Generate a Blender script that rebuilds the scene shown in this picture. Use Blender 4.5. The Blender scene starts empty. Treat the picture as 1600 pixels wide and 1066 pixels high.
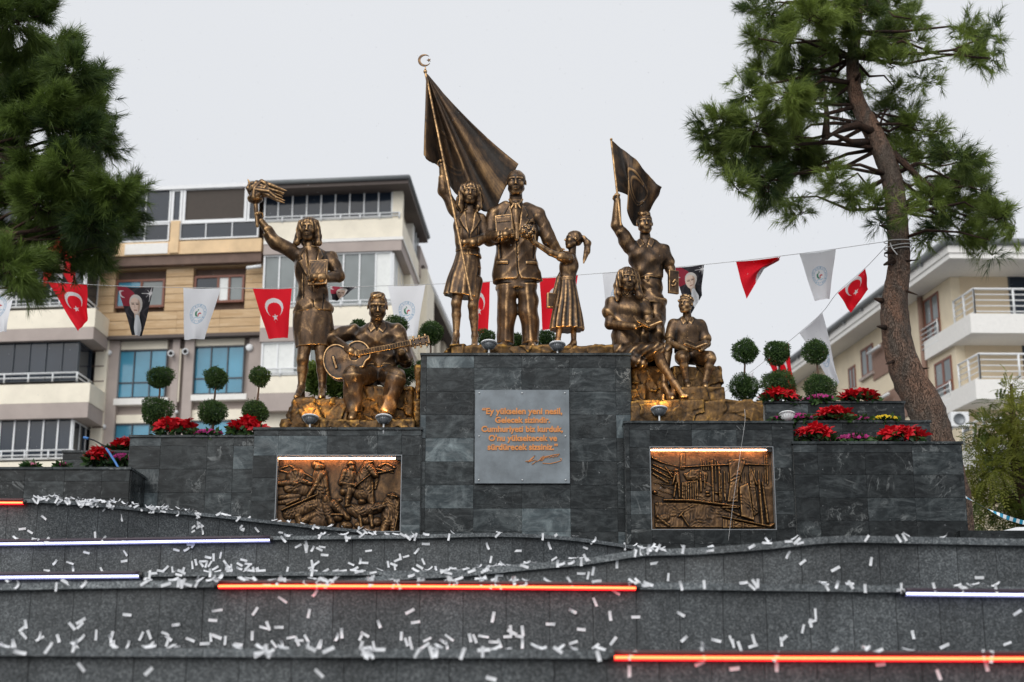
import bpy, bmesh, math, random
import numpy as np
from mathutils import Vector, Matrix

random.seed(7)
rng = np.random.default_rng(11)
SC = bpy.context.scene
COL = SC.collection
R = math.radians

# ------------------------------------------------------------------ camera
F = 2300.0                       # focal length in pixels of a 1600 px wide frame
PITCH = math.atan(588.0 / F)
CAM = Vector((0.0, 0.0, 1.6))
cam_d = bpy.data.cameras.new('camera')
cam = bpy.data.objects.new('camera', cam_d)
COL.objects.link(cam)
cam.location = CAM
cam.rotation_euler = (math.pi / 2 + PITCH, 0, 0)
cam_d.sensor_width = 36.0
cam_d.lens = F / 1600.0 * 36.0
cam_d.clip_start = 0.1
cam_d.clip_end = 5000.0
cam_d.dof.use_dof = True
cam_d.dof.focus_distance = 18.8
cam_d.dof.aperture_fstop = 1.45
SC.camera = cam
SC.render.resolution_x, SC.render.resolution_y = 1024, 682

# ------------------------------------------------------------------ sky, sun, exposure
SUN_EL, SUN_AZ = 38.0, 202.0     # degrees; the sun is behind the camera, a little to the left
world = bpy.data.worlds.new('World')
SC.world = world
world.use_nodes = True
wn, wl = world.node_tree.nodes, world.node_tree.links
wn.clear()
sky = wn.new('ShaderNodeTexSky'); sky.sky_type = 'NISHITA'; sky.sun_disc = False
sky.sun_elevation = R(SUN_EL); sky.sun_rotation = R(SUN_AZ)
sky.air_density = 1.0; sky.dust_density = 4.0
bg1 = wn.new('ShaderNodeBackground'); bg1.inputs['Strength'].default_value = 0.05
wl.new(sky.outputs[0], bg1.inputs['Color'])
# the closed cloud layer: an almost even pale grey, faint soft cells
tc = wn.new('ShaderNodeTexCoord')
nz = wn.new('ShaderNodeTexNoise'); nz.inputs['Scale'].default_value = 1.6; nz.inputs['Detail'].default_value = 3.0
wl.new(tc.outputs['Generated'], nz.inputs['Vector'])
rp = wn.new('ShaderNodeValToRGB')
rp.color_ramp.elements[0].position = 0.3; rp.color_ramp.elements[0].color = (0.580, 0.596, 0.624, 1)
rp.color_ramp.elements[1].position = 0.7; rp.color_ramp.elements[1].color = (0.610, 0.624, 0.648, 1)
wl.new(nz.outputs['Fac'], rp.inputs['Fac'])
bg2 = wn.new('ShaderNodeBackground'); bg2.inputs['Strength'].default_value = 1.0
wl.new(rp.outputs['Color'], bg2.inputs['Color'])
mx = wn.new('ShaderNodeMixShader'); mx.inputs['Fac'].default_value = 0.93
wl.new(bg1.outputs[0], mx.inputs[1]); wl.new(bg2.outputs[0], mx.inputs[2])
wo = wn.new('ShaderNodeOutputWorld'); wl.new(mx.outputs[0], wo.inputs['Surface'])

sun_d = bpy.data.lights.new('sun', 'SUN')
sun_d.energy = 1.5; sun_d.angle = R(60); sun_d.color = (1.0, 0.98, 0.94)
sun = bpy.data.objects.new('sun', sun_d); COL.objects.link(sun)
_az = R(SUN_AZ)
_dir = Vector((math.sin(_az) * math.cos(R(SUN_EL)), math.cos(_az) * math.cos(R(SUN_EL)), math.sin(R(SUN_EL))))
sun.rotation_euler = _dir.to_track_quat('Z', 'Y').to_euler()
sun.location = (-10, -20, 40)

SC.view_settings.view_transform = 'Standard'
SC.view_settings.look = 'None'
SC.view_settings.exposure = 0.45
SC.view_settings.gamma = 1.0
SC.view_settings.use_curve_mapping = False
SC.cycles.use_denoising = True
SC.cycles.max_bounces = 6
SC.cycles.transparent_max_bounces = 8
SC.cycles.sample_clamp_indirect = 4.0
SC.cycles.caustics_reflective = False
SC.cycles.caustics_refractive = False

# ------------------------------------------------------------------ measuring helpers
_Fw = Vector((0, math.cos(PITCH), math.sin(PITCH)))
_Up = Vector((0, -math.sin(PITCH), math.cos(PITCH)))

def ray(u, v):
    return Vector((1, 0, 0)) * ((u - 800.0) / F) + _Up * ((533.0 - v) / F) + _Fw

def P(u, v, d):
    """world point seen at photo position (u, v) at the distance d along +Y"""
    r = ray(u, v)
    return CAM + r * (d / r.y)

def PZ(u, v, z):
    r = ray(u, v)
    return CAM + r * ((z - CAM.z) / r.z)

def px(d):
    """metres per photo pixel at distance d"""
    return d / F / 0.96

# ------------------------------------------------------------------ object helpers
def tag(o, label=None, cat=None, group=None, kind=None):
    if label: o['label'] = label
    if cat: o['category'] = cat
    if group: o['group'] = group
    if kind: o['kind'] = kind
    return o

def thing(name, loc, label=None, cat=None, group=None, kind=None):
    o = bpy.data.objects.new(name, None)
    o.empty_display_size = 0.2
    COL.objects.link(o)
    o.location = loc
    return tag(o, label, cat, group, kind)

def wloc(o):
    p = Vector((0, 0, 0))
    while o is not None:
        p += o.location; o = o.parent
    return p

def link(name, me, parent=None, loc=(0, 0, 0)):
    o = bpy.data.objects.new(name, me)
    COL.objects.link(o)
    o.parent = parent
    o.location = loc
    return o

def np_mesh(name, V, Fc, mat, smooth=False, attrs=None, mats=None, midx=None):
    """V (n,3), Fc (m,k) constant-size faces"""
    V = np.asarray(V, dtype=np.float32); Fc = np.asarray(Fc, dtype=np.int32)
    me = bpy.data.meshes.new(name)
    n, (m, k) = len(V), Fc.shape
    me.vertices.add(n); me.vertices.foreach_set('co', V.ravel())
    me.loops.add(m * k); me.loops.foreach_set('vertex_index', Fc.ravel())
    me.polygons.add(m)
    me.polygons.foreach_set('loop_start', np.arange(0, m * k, k, dtype=np.int32))
    me.polygons.foreach_set('loop_total', np.full(m, k, dtype=np.int32))
    if smooth: me.polygons.foreach_set('use_smooth', np.ones(m, dtype=bool))
    for a, (typ, dat) in (attrs or {}).items():
        at = me.attributes.new(a, typ, 'POINT')
        at.data.foreach_set('color' if typ == 'FLOAT_COLOR' else 'value', np.asarray(dat, dtype=np.float32).ravel())
    for mm in (mats or [mat]): me.materials.append(mm)
    if midx is not None: me.polygons.foreach_set('material_index', np.asarray(midx, dtype=np.int32))
    me.update(calc_edges=True)
    me.validate()
    return me

class MB:
    """collects shapes; build() links them as ONE mesh object"""
    def __init__(s): s.v = []; s.f = []
    def quad(s, a, b, c, d):
        i = len(s.v); s.v += [tuple(a), tuple(b), tuple(c), tuple(d)]; s.f.append((i, i + 1, i + 2, i + 3)); return s
    def poly(s, pts):
        i = len(s.v); s.v += [tuple(p) for p in pts]; s.f.append(tuple(range(i, i + len(pts)))); return s
    def box(s, x0, x1, y0, y1, z0, z1):
        return s.hexa([(x0, y0, z0), (x1, y0, z0), (x1, y1, z0), (x0, y1, z0), (x0, y0, z1), (x1, y0, z1), (x1, y1, z1), (x0, y1, z1)])
    def hexa(s, p):
        i = len(s.v); s.v += [tuple(q) for q in p]
        for f in ((3, 2, 1, 0), (4, 5, 6, 7), (0, 1, 5, 4), (1, 2, 6, 5), (2, 3, 7, 6), (3, 0, 4, 7)): s.f.append(tuple(i + k for k in f))
        return s
    def prism(s, pts, ext):
        """polygon extruded by the vector ext"""
        n = len(pts); i = len(s.v); e = Vector(ext)
        s.v += [tuple(p) for p in pts] + [tuple(Vector(p) + e) for p in pts]
        s.f.append(tuple(range(i + n - 1, i - 1, -1))); s.f.append(tuple(range(i + n, i + 2 * n)))
        for k in range(n): s.f.append((i + k, i + (k + 1) % n, i + n + (k + 1) % n, i + n + k))
        return s
    def tube(s, pts, r, n=8, cap=True):
        pts = [Vector(p) for p in pts]; rr = r if isinstance(r, (list, tuple)) else [r] * len(pts)
        i0 = len(s.v); prev = None
        for k, p in enumerate(pts):
            t = (pts[min(k + 1, len(pts) - 1)] - pts[max(k - 1, 0)]).normalized()
            if prev is None:
                a = Vector((0, 0, 1)) if abs(t.z) < 0.9 else Vector((1, 0, 0))
                prev = (a - t * a.dot(t)).normalized()
            else:
                prev = (prev - t * prev.dot(t)).normalized()
            b = t.cross(prev)
            for j in range(n):
                an = 2 * math.pi * j / n
                s.v.append(tuple(p + (prev * math.cos(an) + b * math.sin(an)) * rr[k]))
        for k in range(len(pts) - 1):
            for j in range(n):
                a = i0 + k * n + j; b = i0 + k * n + (j + 1) % n
                s.f.append((a, b, b + n, a + n))
        if cap:
            s.f.append(tuple(i0 + j for j in range(n - 1, -1, -1)))
            e = i0 + (len(pts) - 1) * n
            s.f.append(tuple(e + j for j in range(n)))
        return s
    def lathe(s, c, prof, n=16, axis=(0, 0, 1)):
        """prof: (radius, height) pairs about axis through c"""
        ax = Vector(axis).normalized(); a = Vector((1, 0, 0)) if abs(ax.x) < 0.8 else Vector((0, 1, 0))
        e1 = (a - ax * a.dot(ax)).normalized(); e2 = ax.cross(e1); i0 = len(s.v); c = Vector(c)
        for (r, h) in prof:
            for j in range(n):
                an = 2 * math.pi * j / n
                s.v.append(tuple(c + ax * h + (e1 * math.cos(an) + e2 * math.sin(an)) * r))
        for k in range(len(prof) - 1):
            for j in range(n):
                a_ = i0 + k * n + j; b_ = i0 + k * n + (j + 1) % n
                s.f.append((a_, b_, b_ + n, a_ + n))
        s.f.append(tuple(i0 + j for j in range(n - 1, -1, -1)))
        e = i0 + (len(prof) - 1) * n; s.f.append(tuple(e + j for j in range(n)))
        return s
    def mesh(s, name, mat, origin=(0, 0, 0), smooth=False, bevel=0.0):
        me = bpy.data.meshes.new(name); o = Vector(origin)
        me.from_pydata([tuple(Vector(v) - o) for v in s.v], [], s.f)
        me.materials.append(mat)
        if bevel:
            bm = bmesh.new(); bm.from_mesh(me)
            bmesh.ops.bevel(bm, geom=list(bm.edges), offset=bevel, segments=1, affect='EDGES', profile=0.5)
            bm.to_mesh(me); bm.free()
        if smooth: me.polygons.foreach_set('use_smooth', [True] * len(me.polygons))
        if 'bronze' in mat.name:
            at = me.attributes.new('wear', 'FLOAT', 'POINT'); at.data.foreach_set('value', [0.55] * len(me.vertices))
        me.update()
        return me
    def build(s, name, mat, parent=None, smooth=False, bevel=0.0, loc=None):
        """world-space vertices; a child sits at its parent's origin, a top-level object at loc"""
        if parent is not None:
            return link(name, s.mesh(name, mat, wloc(parent), smooth, bevel), parent)
        if loc is None:
            loc = Vector(s.v[0]) if s.v else Vector((0, 0, 0))
        return link(name, s.mesh(name, mat, loc, smooth, bevel), None, loc)

# ------------------------------------------------------------------ materials
def lin(c):
    return tuple(((x / 255.0) / 12.92 if x <= 10 else ((x / 255.0 + 0.055) / 1.055) ** 2.4) for x in c)

class NT:
    """tiny node builder"""
    def __init__(s, name):
        s.m = bpy.data.materials.new(name); s.m.use_nodes = True
        s.n = s.m.node_tree.nodes; s.l = s.m.node_tree.links
        s.b = s.n['Principled BSDF']
    def node(s, t, ins=None, **props):
        x = s.n.new(t)
        for k, v in props.items(): setattr(x, k, v)
        for k, v in (ins or {}).items():
            if isinstance(v, bpy.types.NodeSocket): s.l.new(v, x.inputs[k])
            else: x.inputs[k].default_value = v
        return x
    def obj(s): return s.node('ShaderNodeTexCoord').outputs['Object']
    def noise(s, vec, scale, detail=4.0, rough=0.55, dist=0.0):
        return s.node('ShaderNodeTexNoise', {'Vector': vec, 'Scale': scale, 'Detail': detail, 'Roughness': rough, 'Distortion': dist}).outputs['Fac']
    def ramp(s, fac, stops, interp='LINEAR'):
        r = s.node('ShaderNodeValToRGB', {'Fac': fac}); e = r.color_ramp.elements; r.color_ramp.interpolation = interp
        while len(e) < len(stops): e.new(0.5)
        for k, (p, c) in enumerate(stops):
            e[k].position = p; e[k].color = (*c[:3], 1.0) if isinstance(c, (tuple, list)) else (c, c, c, 1.0)
        return r.outputs['Color']
    def mix(s, fac, a, b, blend='MIX'):
        x = s.node('ShaderNodeMix', data_type='RGBA', blend_type=blend)
        for k, v in ((0, fac), (6, a), (7, b)):
            if isinstance(v, bpy.types.NodeSocket): s.l.new(v, x.inputs[k])
            else: x.inputs[k].default_value = v if k == 0 else ((*v[:3], 1.0) if isinstance(v, (tuple, list)) else (v, v, v, 1))
        return x.outputs[2]
    def math(s, op, a, b=0.0, clamp=False):
        x = s.node('ShaderNodeMath', operation=op, use_clamp=clamp)
        for k, v in ((0, a), (1, b)):
            if isinstance(v, bpy.types.NodeSocket): s.l.new(v, x.inputs[k])
            else: x.inputs[k].default_value = v
        return x.outputs[0]
    def mapping(s, vec, scale=(1, 1, 1), loc=(0, 0, 0), rot=(0, 0, 0)):
        return s.node('ShaderNodeMapping', {'Vector': vec, 'Scale': scale, 'Location': loc, 'Rotation': rot}).outputs[0]
    def set(s, **k):
        nm = {'color': 'Base Color', 'rough': 'Roughness', 'metal': 'Metallic', 'normal': 'Normal', 'spec': 'Specular IOR Level', 'coat': 'Coat Weight', 'trans': 'Transmission Weight',
              'emit': 'Emission Color', 'estr': 'Emission Strength', 'alpha': 'Alpha', 'sss': 'Subsurface Weight', 'coatr': 'Coat Roughness'}
        for a, v in k.items():
            i = s.b.inputs[nm[a]]
            if isinstance(v, bpy.types.NodeSocket): s.l.new(v, i)
            elif isinstance(v, (tuple, list)): i.default_value = (*v[:3], 1.0)
            else: i.default_value = v
        return s
    def bump(s, h, strength=0.3, dist=0.01):
        b = s.node('ShaderNodeBump', {'Height': h, 'Strength': strength, 'Distance': dist})
        s.l.new(b.outputs[0], s.b.inputs['Normal']); return s

def plain(name, rgb, rough=0.6, metal=0.0, var=0.08, scale=6.0, spec=0.5, bump=0.0, rnd=0.0):
    t = NT(name); c = lin(rgb); o = t.obj()
    nzv = t.noise(o, scale, 5.0, 0.6)
    col = t.ramp(nzv, [(0.3, tuple(x * (1 - var) for x in c)), (0.7, tuple(min(1, x * (1 + var)) for x in c))])
    if rnd:
        oi = t.node('ShaderNodeObjectInfo').outputs['Random']
        col = t.mix(1.0, col, t.ramp(oi, [(0, (1 - rnd,) * 3), (1, (1 + rnd,) * 3)]), 'MULTIPLY')
    t.set(color=col, rough=rough, metal=metal, spec=spec)
    if bump: t.bump(t.noise(o, scale * 6, 4.0), bump, 0.005)
    return t.m
M = {}

def mk_marble():
    t = NT('dark_marble'); o = t.obj()
    oi = t.node('ShaderNodeObjectInfo')
    rnd = oi.outputs['Random']
    # each slab is cut from another place of the block
    off = t.node('ShaderNodeCombineXYZ', {0: t.math('MULTIPLY', rnd, 37.0), 1: t.math('MULTIPLY', rnd, 91.0), 2: t.math('MULTIPLY', rnd, 53.0)}).outputs[0]
    vec = t.node('ShaderNodeVectorMath', {0: o, 1: off}, operation='ADD').outputs[0]
    cloud = t.noise(vec, 2.6, 7.0, 0.68, 1.2)
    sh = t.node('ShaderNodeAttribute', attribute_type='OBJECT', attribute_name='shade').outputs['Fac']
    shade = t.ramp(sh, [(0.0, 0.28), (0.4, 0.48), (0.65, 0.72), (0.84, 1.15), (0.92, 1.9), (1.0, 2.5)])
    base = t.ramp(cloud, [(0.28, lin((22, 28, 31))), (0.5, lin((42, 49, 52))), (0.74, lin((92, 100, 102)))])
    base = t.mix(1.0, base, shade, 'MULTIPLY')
    # scratchy crystalline streaks
    st = t.noise(t.mapping(vec, (1.2, 1.2, 3.4), (0, 0, 0), (0.3, 0.9, 0.5)), 2.6, 10.0, 0.78, 1.6)
    streak = t.ramp(st, [(0.46, 0.0), (0.78, 1.0)])
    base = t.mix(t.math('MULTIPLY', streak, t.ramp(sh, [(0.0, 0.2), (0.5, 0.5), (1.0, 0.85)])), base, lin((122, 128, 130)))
    # thin white veins
    w1 = t.noise(vec, 1.1, 6.0, 0.62, 1.0)
    v1 = t.ramp(w1, [(0.490, 0.0), (0.498, 1.0), (0.502, 1.0), (0.510, 0.0)])
    w2 = t.noise(t.mapping(vec, (1, 1, 1), (3, 7, 1), (0.4, 0.2, 0.9)), 4.5, 6.0, 0.65, 1.2)
    v2 = t.ramp(w2, [(0.488, 0.0), (0.5, 1.0), (0.512, 0.0)])
    vein = t.math('ADD', t.math('MULTIPLY', v1, 0.32), t.math('MULTIPLY', v2, 0.12), True)
    vein = t.math('MULTIPLY', vein, t.ramp(t.noise(vec, 2.1, 3.0), [(0.47, 0.0), (0.64, 1.0)]))
    col = t.mix(vein, base, lin((176, 180, 180)))
    rough = t.ramp(t.noise(vec, 3.0, 5.0), [(0.3, 0.14), (0.7, 0.36)])
    t.set(color=col, rough=rough, spec=0.22)
    t.bump(t.noise(vec, 60.0, 4.0), 0.06, 0.003)
    return t.m

def mk_granite(name='speckled_granite', gain=1.0):
    t = NT(name); o = t.obj()
    rnd = t.node('ShaderNodeObjectInfo').outputs['Random']
    vo = t.node('ShaderNodeTexVoronoi', {'Vector': o, 'Scale': 95.0, 'Randomness': 1.0}).outputs['Color']
    g = t.node('ShaderNodeSeparateColor', {0: vo}).outputs[0]
    fine = t.noise(o, 150.0, 3.0, 0.7)
    m = t.math('ADD', t.math('MULTIPLY', g, 0.6), t.math('MULTIPLY', fine, 0.5))
    sp = t.ramp(m, [(0.2, lin((44, 48, 51))), (0.5, lin((72, 77, 80))), (0.7, lin((92, 97, 100))), (0.9, lin((126, 130, 132)))])
    # wet darker patches with shapes of their own
    wet = t.ramp(t.noise(t.mapping(o, (1, 1, 0.7)), 1.5, 6.0, 0.65, 0.6), [(0.36, 0.55), (0.64, 0.92)])
    run = t.ramp(t.noise(t.mapping(o, (7.0, 7.0, 0.5)), 1.2, 5.0, 0.6), [(0.52, 1.0), (0.72, 0.72)])
    wet = t.mix(1.0, wet, run, 'MULTIPLY')
    col = t.mix(1.0, sp, wet, 'MULTIPLY')
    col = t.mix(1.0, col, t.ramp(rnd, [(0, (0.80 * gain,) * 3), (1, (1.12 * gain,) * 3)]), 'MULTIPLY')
    t.set(color=col, rough=t.ramp(t.noise(o, 2.0, 4.0), [(0.35, 0.32), (0.65, 0.6)]), spec=0.4)
    t.bump(fine, 0.12, 0.004)
    return t.m

def mk_bronze(name, dark, mid, gold, goldness=0.5, rough=(0.34, 0.56), bump=0.1, met=(0.55, 0.95)):
    t = NT(name); o = t.obj()
    wear = t.node('ShaderNodeAttribute', attribute_name='wear').outputs['Fac']
    n1 = t.noise(o, 5.0, 6.0, 0.65, 0.6)
    n2 = t.noise(t.mapping(o, (1, 1, 0.35)), 16.0, 6.0, 0.7, 0.4)
    n3 = t.noise(o, 75.0, 4.0, 0.7)
    patch = t.math('ADD', t.math('MULTIPLY', n1, 0.55), t.math('MULTIPLY', n2, 0.45))
    f = t.math('ADD', t.math('MULTIPLY', t.math('SUBTRACT', wear, 0.5), 1.5), patch)
    f = t.math('ADD', f, t.math('MULTIPLY', t.math('SUBTRACT', n3, 0.5), 0.18))
    f = t.math('ADD', f, goldness - 0.5)
    col = t.ramp(f, [(0.3, dark), (0.5, mid), (0.78, gold)])
    met = t.ramp(f, [(0.3, met[0]), (0.75, met[1])])
    rg = t.ramp(t.noise(o, 9.0, 5.0), [(0.3, rough[0]), (0.7, rough[1])])
    t.set(color=col, metal=met, rough=rg, spec=0.4)
    t.bump(t.math('ADD', t.math('MULTIPLY', n2, 0.7), t.math('MULTIPLY', n3, 0.3)), bump, 0.012)
    return t.m

def mk_emit(name, rgb, strength):
    t = NT(name)
    t.set(color=(0.03, 0.03, 0.03), emit=rgb, estr=strength, rough=0.4)
    return t.m

def mk_glass(name, rgb, rough=0.08, spec=0.6):
    """window glass seen from outside by day: dark room behind, sky reflected"""
    t = NT(name); o = t.obj()
    c = lin(rgb)
    r = t.node('ShaderNodeObjectInfo').outputs['Random']
    col = t.mix(1.0, c, t.ramp(r, [(0, (0.82,) * 3), (1, (1.18,) * 3)]), 'MULTIPLY')
    n = t.noise(o, 0.9, 3.0)
    col = t.mix(1.0, col, t.ramp(n, [(0.3, (0.85,) * 3), (0.7, (1.12,) * 3)]), 'MULTIPLY')
    t.set(color=col, rough=rough, spec=spec)
    return t.m

def mk_leaf(name, c0, c1, trans=0.25, rough=0.5, scale=3.0):
    t = NT(name); o = t.obj()
    a = t.node('ShaderNodeAttribute', attribute_name='tone').outputs['Fac']
    n = t.noise(o, scale, 4.0)
    f = t.math('ADD', t.math('MULTIPLY', a, 0.7), t.math('MULTIPLY', n, 0.3))
    col = t.ramp(f, [(0.15, c0), (0.85, c1)])
    t.set(color=col, rough=rough, spec=0.3)
    tl = t.node('ShaderNodeBsdfTranslucent', {'Color': col})
    mxs = t.node('ShaderNodeMixShader', {0: trans})
    t.l.new(t.b.outputs[0], mxs.inputs[1]); t.l.new(tl.outputs[0], mxs.inputs[2])
    t.l.new(mxs.outputs[0], t.n['Material Output'].inputs['Surface'])
    return t.m

def mk_bark(name, cool, warm, dark, sc=1.0):
    t = NT(name); o = t.obj()
    m = t.mapping(o, (1, 1, 0.38))
    vo = t.node('ShaderNodeTexVoronoi', {'Vector': t.mix(0.3, m, t.node('ShaderNodeTexNoise', {'Vector': m, 'Scale': 6.0 * sc, 'Detail': 4.0}).outputs['Color']), 'Scale': 26.0 * sc}, feature='DISTANCE_TO_EDGE').outputs[0]
    crack = t.ramp(t.math('ADD', vo, t.math('MULTIPLY', t.noise(o, 14.0 * sc, 4.0), 0.12)), [(0.04, 0.0), (0.2, 1.0)])
    patch = t.ramp(t.noise(t.mapping(o, (1, 1, 0.5)), 2.4 * sc, 5.0, 0.6, 0.5), [(0.4, 0.0), (0.62, 1.0)])
    c = t.mix(patch, cool, warm)
    c = t.mix(t.ramp(t.noise(o, 40.0 * sc, 5.0), [(0.35, 0.0), (0.7, 0.6)]), c, tuple(x * 1.7 for x in cool))
    col = t.mix(crack, dark, c)
    t.set(color=col, rough=0.85, spec=0.2)
    t.bump(t.math('ADD', crack, t.math('MULTIPLY', t.noise(o, 30.0 * sc, 5.0), 0.5)), 0.8, 0.02)
    return t.m

def mk_cloth():
    """pennant cloth: the print sits in the colour attribute"""
    t = NT('printed_cloth'); o = t.obj()
    c = t.node('ShaderNodeAttribute', attribute_name='print').outputs['Color']
    t.set(color=c, rough=0.75, spec=0.25)
    t.bump(t.noise(o, 14.0, 3.0), 0.15, 0.01)
    tl = t.node('ShaderNodeBsdfTranslucent', {'Color': c})
    mxs = t.node('ShaderNodeMixShader', {0: 0.22})
    t.l.new(t.b.outputs[0], mxs.inputs[1]); t.l.new(tl.outputs[0], mxs.inputs[2])
    t.l.new(mxs.outputs[0], t.n['Material Output'].inputs['Surface'])
    return t.m

def mk_wood_clad():
    t = NT('travertine_cladding'); o = t.obj()
    rnd = t.node('ShaderNodeObjectInfo').outputs['Random']
    v = t.node('ShaderNodeVectorMath', {0: o, 1: t.node('ShaderNodeCombineXYZ', {0: t.math('MULTIPLY', rnd, 31.0), 2: t.math('MULTIPLY', rnd, 17.0)}).outputs[0]}, operation='ADD').outputs[0]
    n = t.noise(t.mapping(v, (0.5, 0.5, 5.0)), 2.0, 7.0, 0.65, 0.8)
    br = t.node('ShaderNodeTexBrick', {'Vector': t.mapping(v, (1, 1, 1), (0, 0, 0), (R(90), 0, 0)), 'Scale': 1.0, 'Color1': (*lin((206, 180, 146)), 1), 'Color2': (*lin((184, 154, 118)), 1), 'Mortar': (*lin((172, 142, 108)), 1), 'Mortar Size': 0.006, 'Brick Width': 1.1, 'Row Height': 0.16}, offset=0.37).outputs[0]
    c = t.mix(0.6, br, t.ramp(n, [(0.25, lin((168, 134, 96))), (0.5, lin((198, 168, 130))), (0.75, lin((220, 196, 164)))]))
    t.set(color=c, rough=0.75, spec=0.25)
    return t.m

M['marble'] = mk_marble()
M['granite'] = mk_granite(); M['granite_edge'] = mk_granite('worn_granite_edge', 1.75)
M['bronze'] = mk_bronze('patinated_bronze', (0.015, 0.011, 0.009), (0.095, 0.057, 0.032), (0.54, 0.335, 0.16), 0.44, (0.24, 0.42), 0.1, (0.45, 0.9))
M['bronze_flag'] = mk_bronze('patinated_bronze_flag', (0.018, 0.0125, 0.009), (0.085, 0.051, 0.029), (0.30, 0.18, 0.082), 0.42, (0.46, 0.62), 0.3, (0.2, 0.6))
M['bronze_rock'] = mk_bronze('gilded_rock_bronze', (0.030, 0.019, 0.011), (0.125, 0.070, 0.027), (0.46, 0.255, 0.06), 0.45, (0.34, 0.58), 0.6)
M['bronze_relief'] = mk_bronze('relief_bronze', (0.016, 0.011, 0.008), (0.11, 0.063, 0.032), (0.30, 0.175, 0.075), 0.46, (0.38, 0.6), 0.2)
M['led_red'] = mk_emit('red_led_core', (1.0, 0.145, 0.040), 4.4)
M['diff_red'] = mk_emit('red_tube_diffuser', (1.0, 0.006, 0.016), 2.0); M['diff_white'] = mk_emit('white_tube_diffuser', (0.45, 0.47, 1.0), 0.55)
M['led_white'] = mk_emit('white_led_core', (0.70, 0.74, 1.0), 2.4)
M['led_warm'] = mk_emit('warm_led_core', (1.0, 0.46, 0.22), 42.0)
M['housing_red'] = plain('maroon_tube_housing', (74, 12, 18), 0.35)
M['housing_dark'] = plain('dark_tube_housing', (46, 30, 44), 0.4)
M['housing_clear'] = plain('clear_tube_housing', (120, 118, 150), 0.3)
M['paper'] = plain('white_paper', (216, 218, 222), 0.7, rnd=0.06)
M['lamp_grey'] = plain('grey_cast_metal', (120, 124, 128), 0.4, 0.5)
M['lamp_white'] = plain('white_cast_metal', (222, 224, 226), 0.5)
M['lamp_lens'] = mk_emit('warm_lamp_lens', (1.0, 0.75, 0.45), 0.9)
M['steel'] = plain('steel', (190, 192, 194), 0.3, 0.9)
M['orange'] = plain('orange_letters', (206, 132, 66), 0.5, 0.0)
M['plaque'] = plain('grey_glass_plaque', (112, 120, 126), 0.22, 0.0, var=0.34, scale=3.2)
M['concrete'] = plain('concrete', (120, 120, 118), 0.8, bump=0.2)
M['paving'] = plain('grey_paving', (98, 99, 100), 0.6, bump=0.2)
M['cloth'] = mk_cloth()
M['string'] = plain('white_string', (205, 205, 205), 0.7)
M['cream'] = plain('cream_render', (238, 230, 212), 0.8, var=0.09, scale=1.2)
M['cream_warm'] = plain('stained_apricot_render', (226, 196, 156), 0.8, var=0.16, scale=1.3)
M['taupe'] = plain('taupe_render', (172, 160, 154), 0.8, var=0.09, scale=1.2)
M['taupe_dark'] = plain('dark_taupe_render', (128, 116, 110), 0.8, var=0.05)
M['white_wall'] = plain('white_render', (234, 232, 228), 0.8, var=0.04)
M['white_frame'] = plain('white_aluminium', (226, 228, 230), 0.45, var=0.03)
M['dark_frame'] = plain('dark_metal_frame', (58, 66, 74), 0.45)
M['brown_frame'] = plain('brown_window_frame', (122, 72, 54), 0.5)
M['soffit'] = plain('brown_soffit', (112, 92, 82), 0.8, var=0.2, scale=2.0)
M['soffit_dark'] = plain('dark_eave', (88, 78, 74), 0.7)
M['roof_tile'] = plain('red_roof_tile', (160, 92, 76), 0.8, rnd=0.1)
M['gutter'] = plain('grey_gutter', (112, 116, 118), 0.5)
M['beige'] = plain('beige_render', (224, 210, 184), 0.8, var=0.09, scale=1.0)
M['beige_dark'] = plain('tan_render', (212, 194, 166), 0.8, var=0.05, scale=1.0)
M['brown_wall'] = plain('brown_panel_render', (140, 112, 98), 0.8)
M['clad'] = mk_wood_clad()
M['glass_dark'] = mk_glass('dark_window_glass', (36, 45, 57), 0.1, 0.3)
M['glass_grey'] = mk_glass('grey_window_glass', (116, 123, 124), 0.12, 0.35)
M['glass_blue'] = mk_glass('blue_mirror_glass', (70, 138, 166), 0.12, 0.4)
M['glass_brown'] = plain('brown_blind', (66, 58, 52), 0.7)
M['curtain'] = plain('white_curtain', (228, 230, 228), 0.8, var=0.06)
M['needle'] = mk_leaf('pine_needles', (0.030, 0.060, 0.020), (0.26, 0.34, 0.07), 0.36, 0.55, 1.2)
M['needle_dark'] = mk_leaf('dark_pine_needles', (0.018, 0.042, 0.014), (0.18, 0.26, 0.05), 0.32, 0.55, 1.2)
M['topiary'] = mk_leaf('topiary_leaves', (0.014, 0.042, 0.014), (0.11, 0.19, 0.05), 0.25, 0.5, 5.0)
M['shrub'] = mk_leaf('shrub_leaves', (0.06, 0.12, 0.03), (0.30, 0.40, 0.09), 0.35, 0.5, 3.0)
M['street_leaf'] = mk_leaf('street_tree_leaves', (0.045, 0.085, 0.02), (0.27, 0.28, 0.05), 0.35, 0.5, 1.0)
M['bract'] = mk_leaf('red_bracts', (0.36, 0.004, 0.010), (0.78, 0.014, 0.026), 0.25, 0.45, 9.0)
M['poin_leaf'] = mk_leaf('dark_green_leaves', (0.012, 0.04, 0.014), (0.06, 0.12, 0.03), 0.2, 0.45, 6.0)
M['purple'] = mk_leaf('magenta_petals', (0.26, 0.010, 0.10), (0.52, 0.035, 0.26), 0.25, 0.5, 9.0)
M['yellow'] = mk_leaf('yellow_petals', (0.62, 0.40, 0.006), (0.82, 0.62, 0.02), 0.2, 0.5, 9.0)
M['pink'] = mk_leaf('pink_petals', (0.5, 0.1, 0.22), (0.7, 0.3, 0.42), 0.2, 0.5, 9.0)
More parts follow.
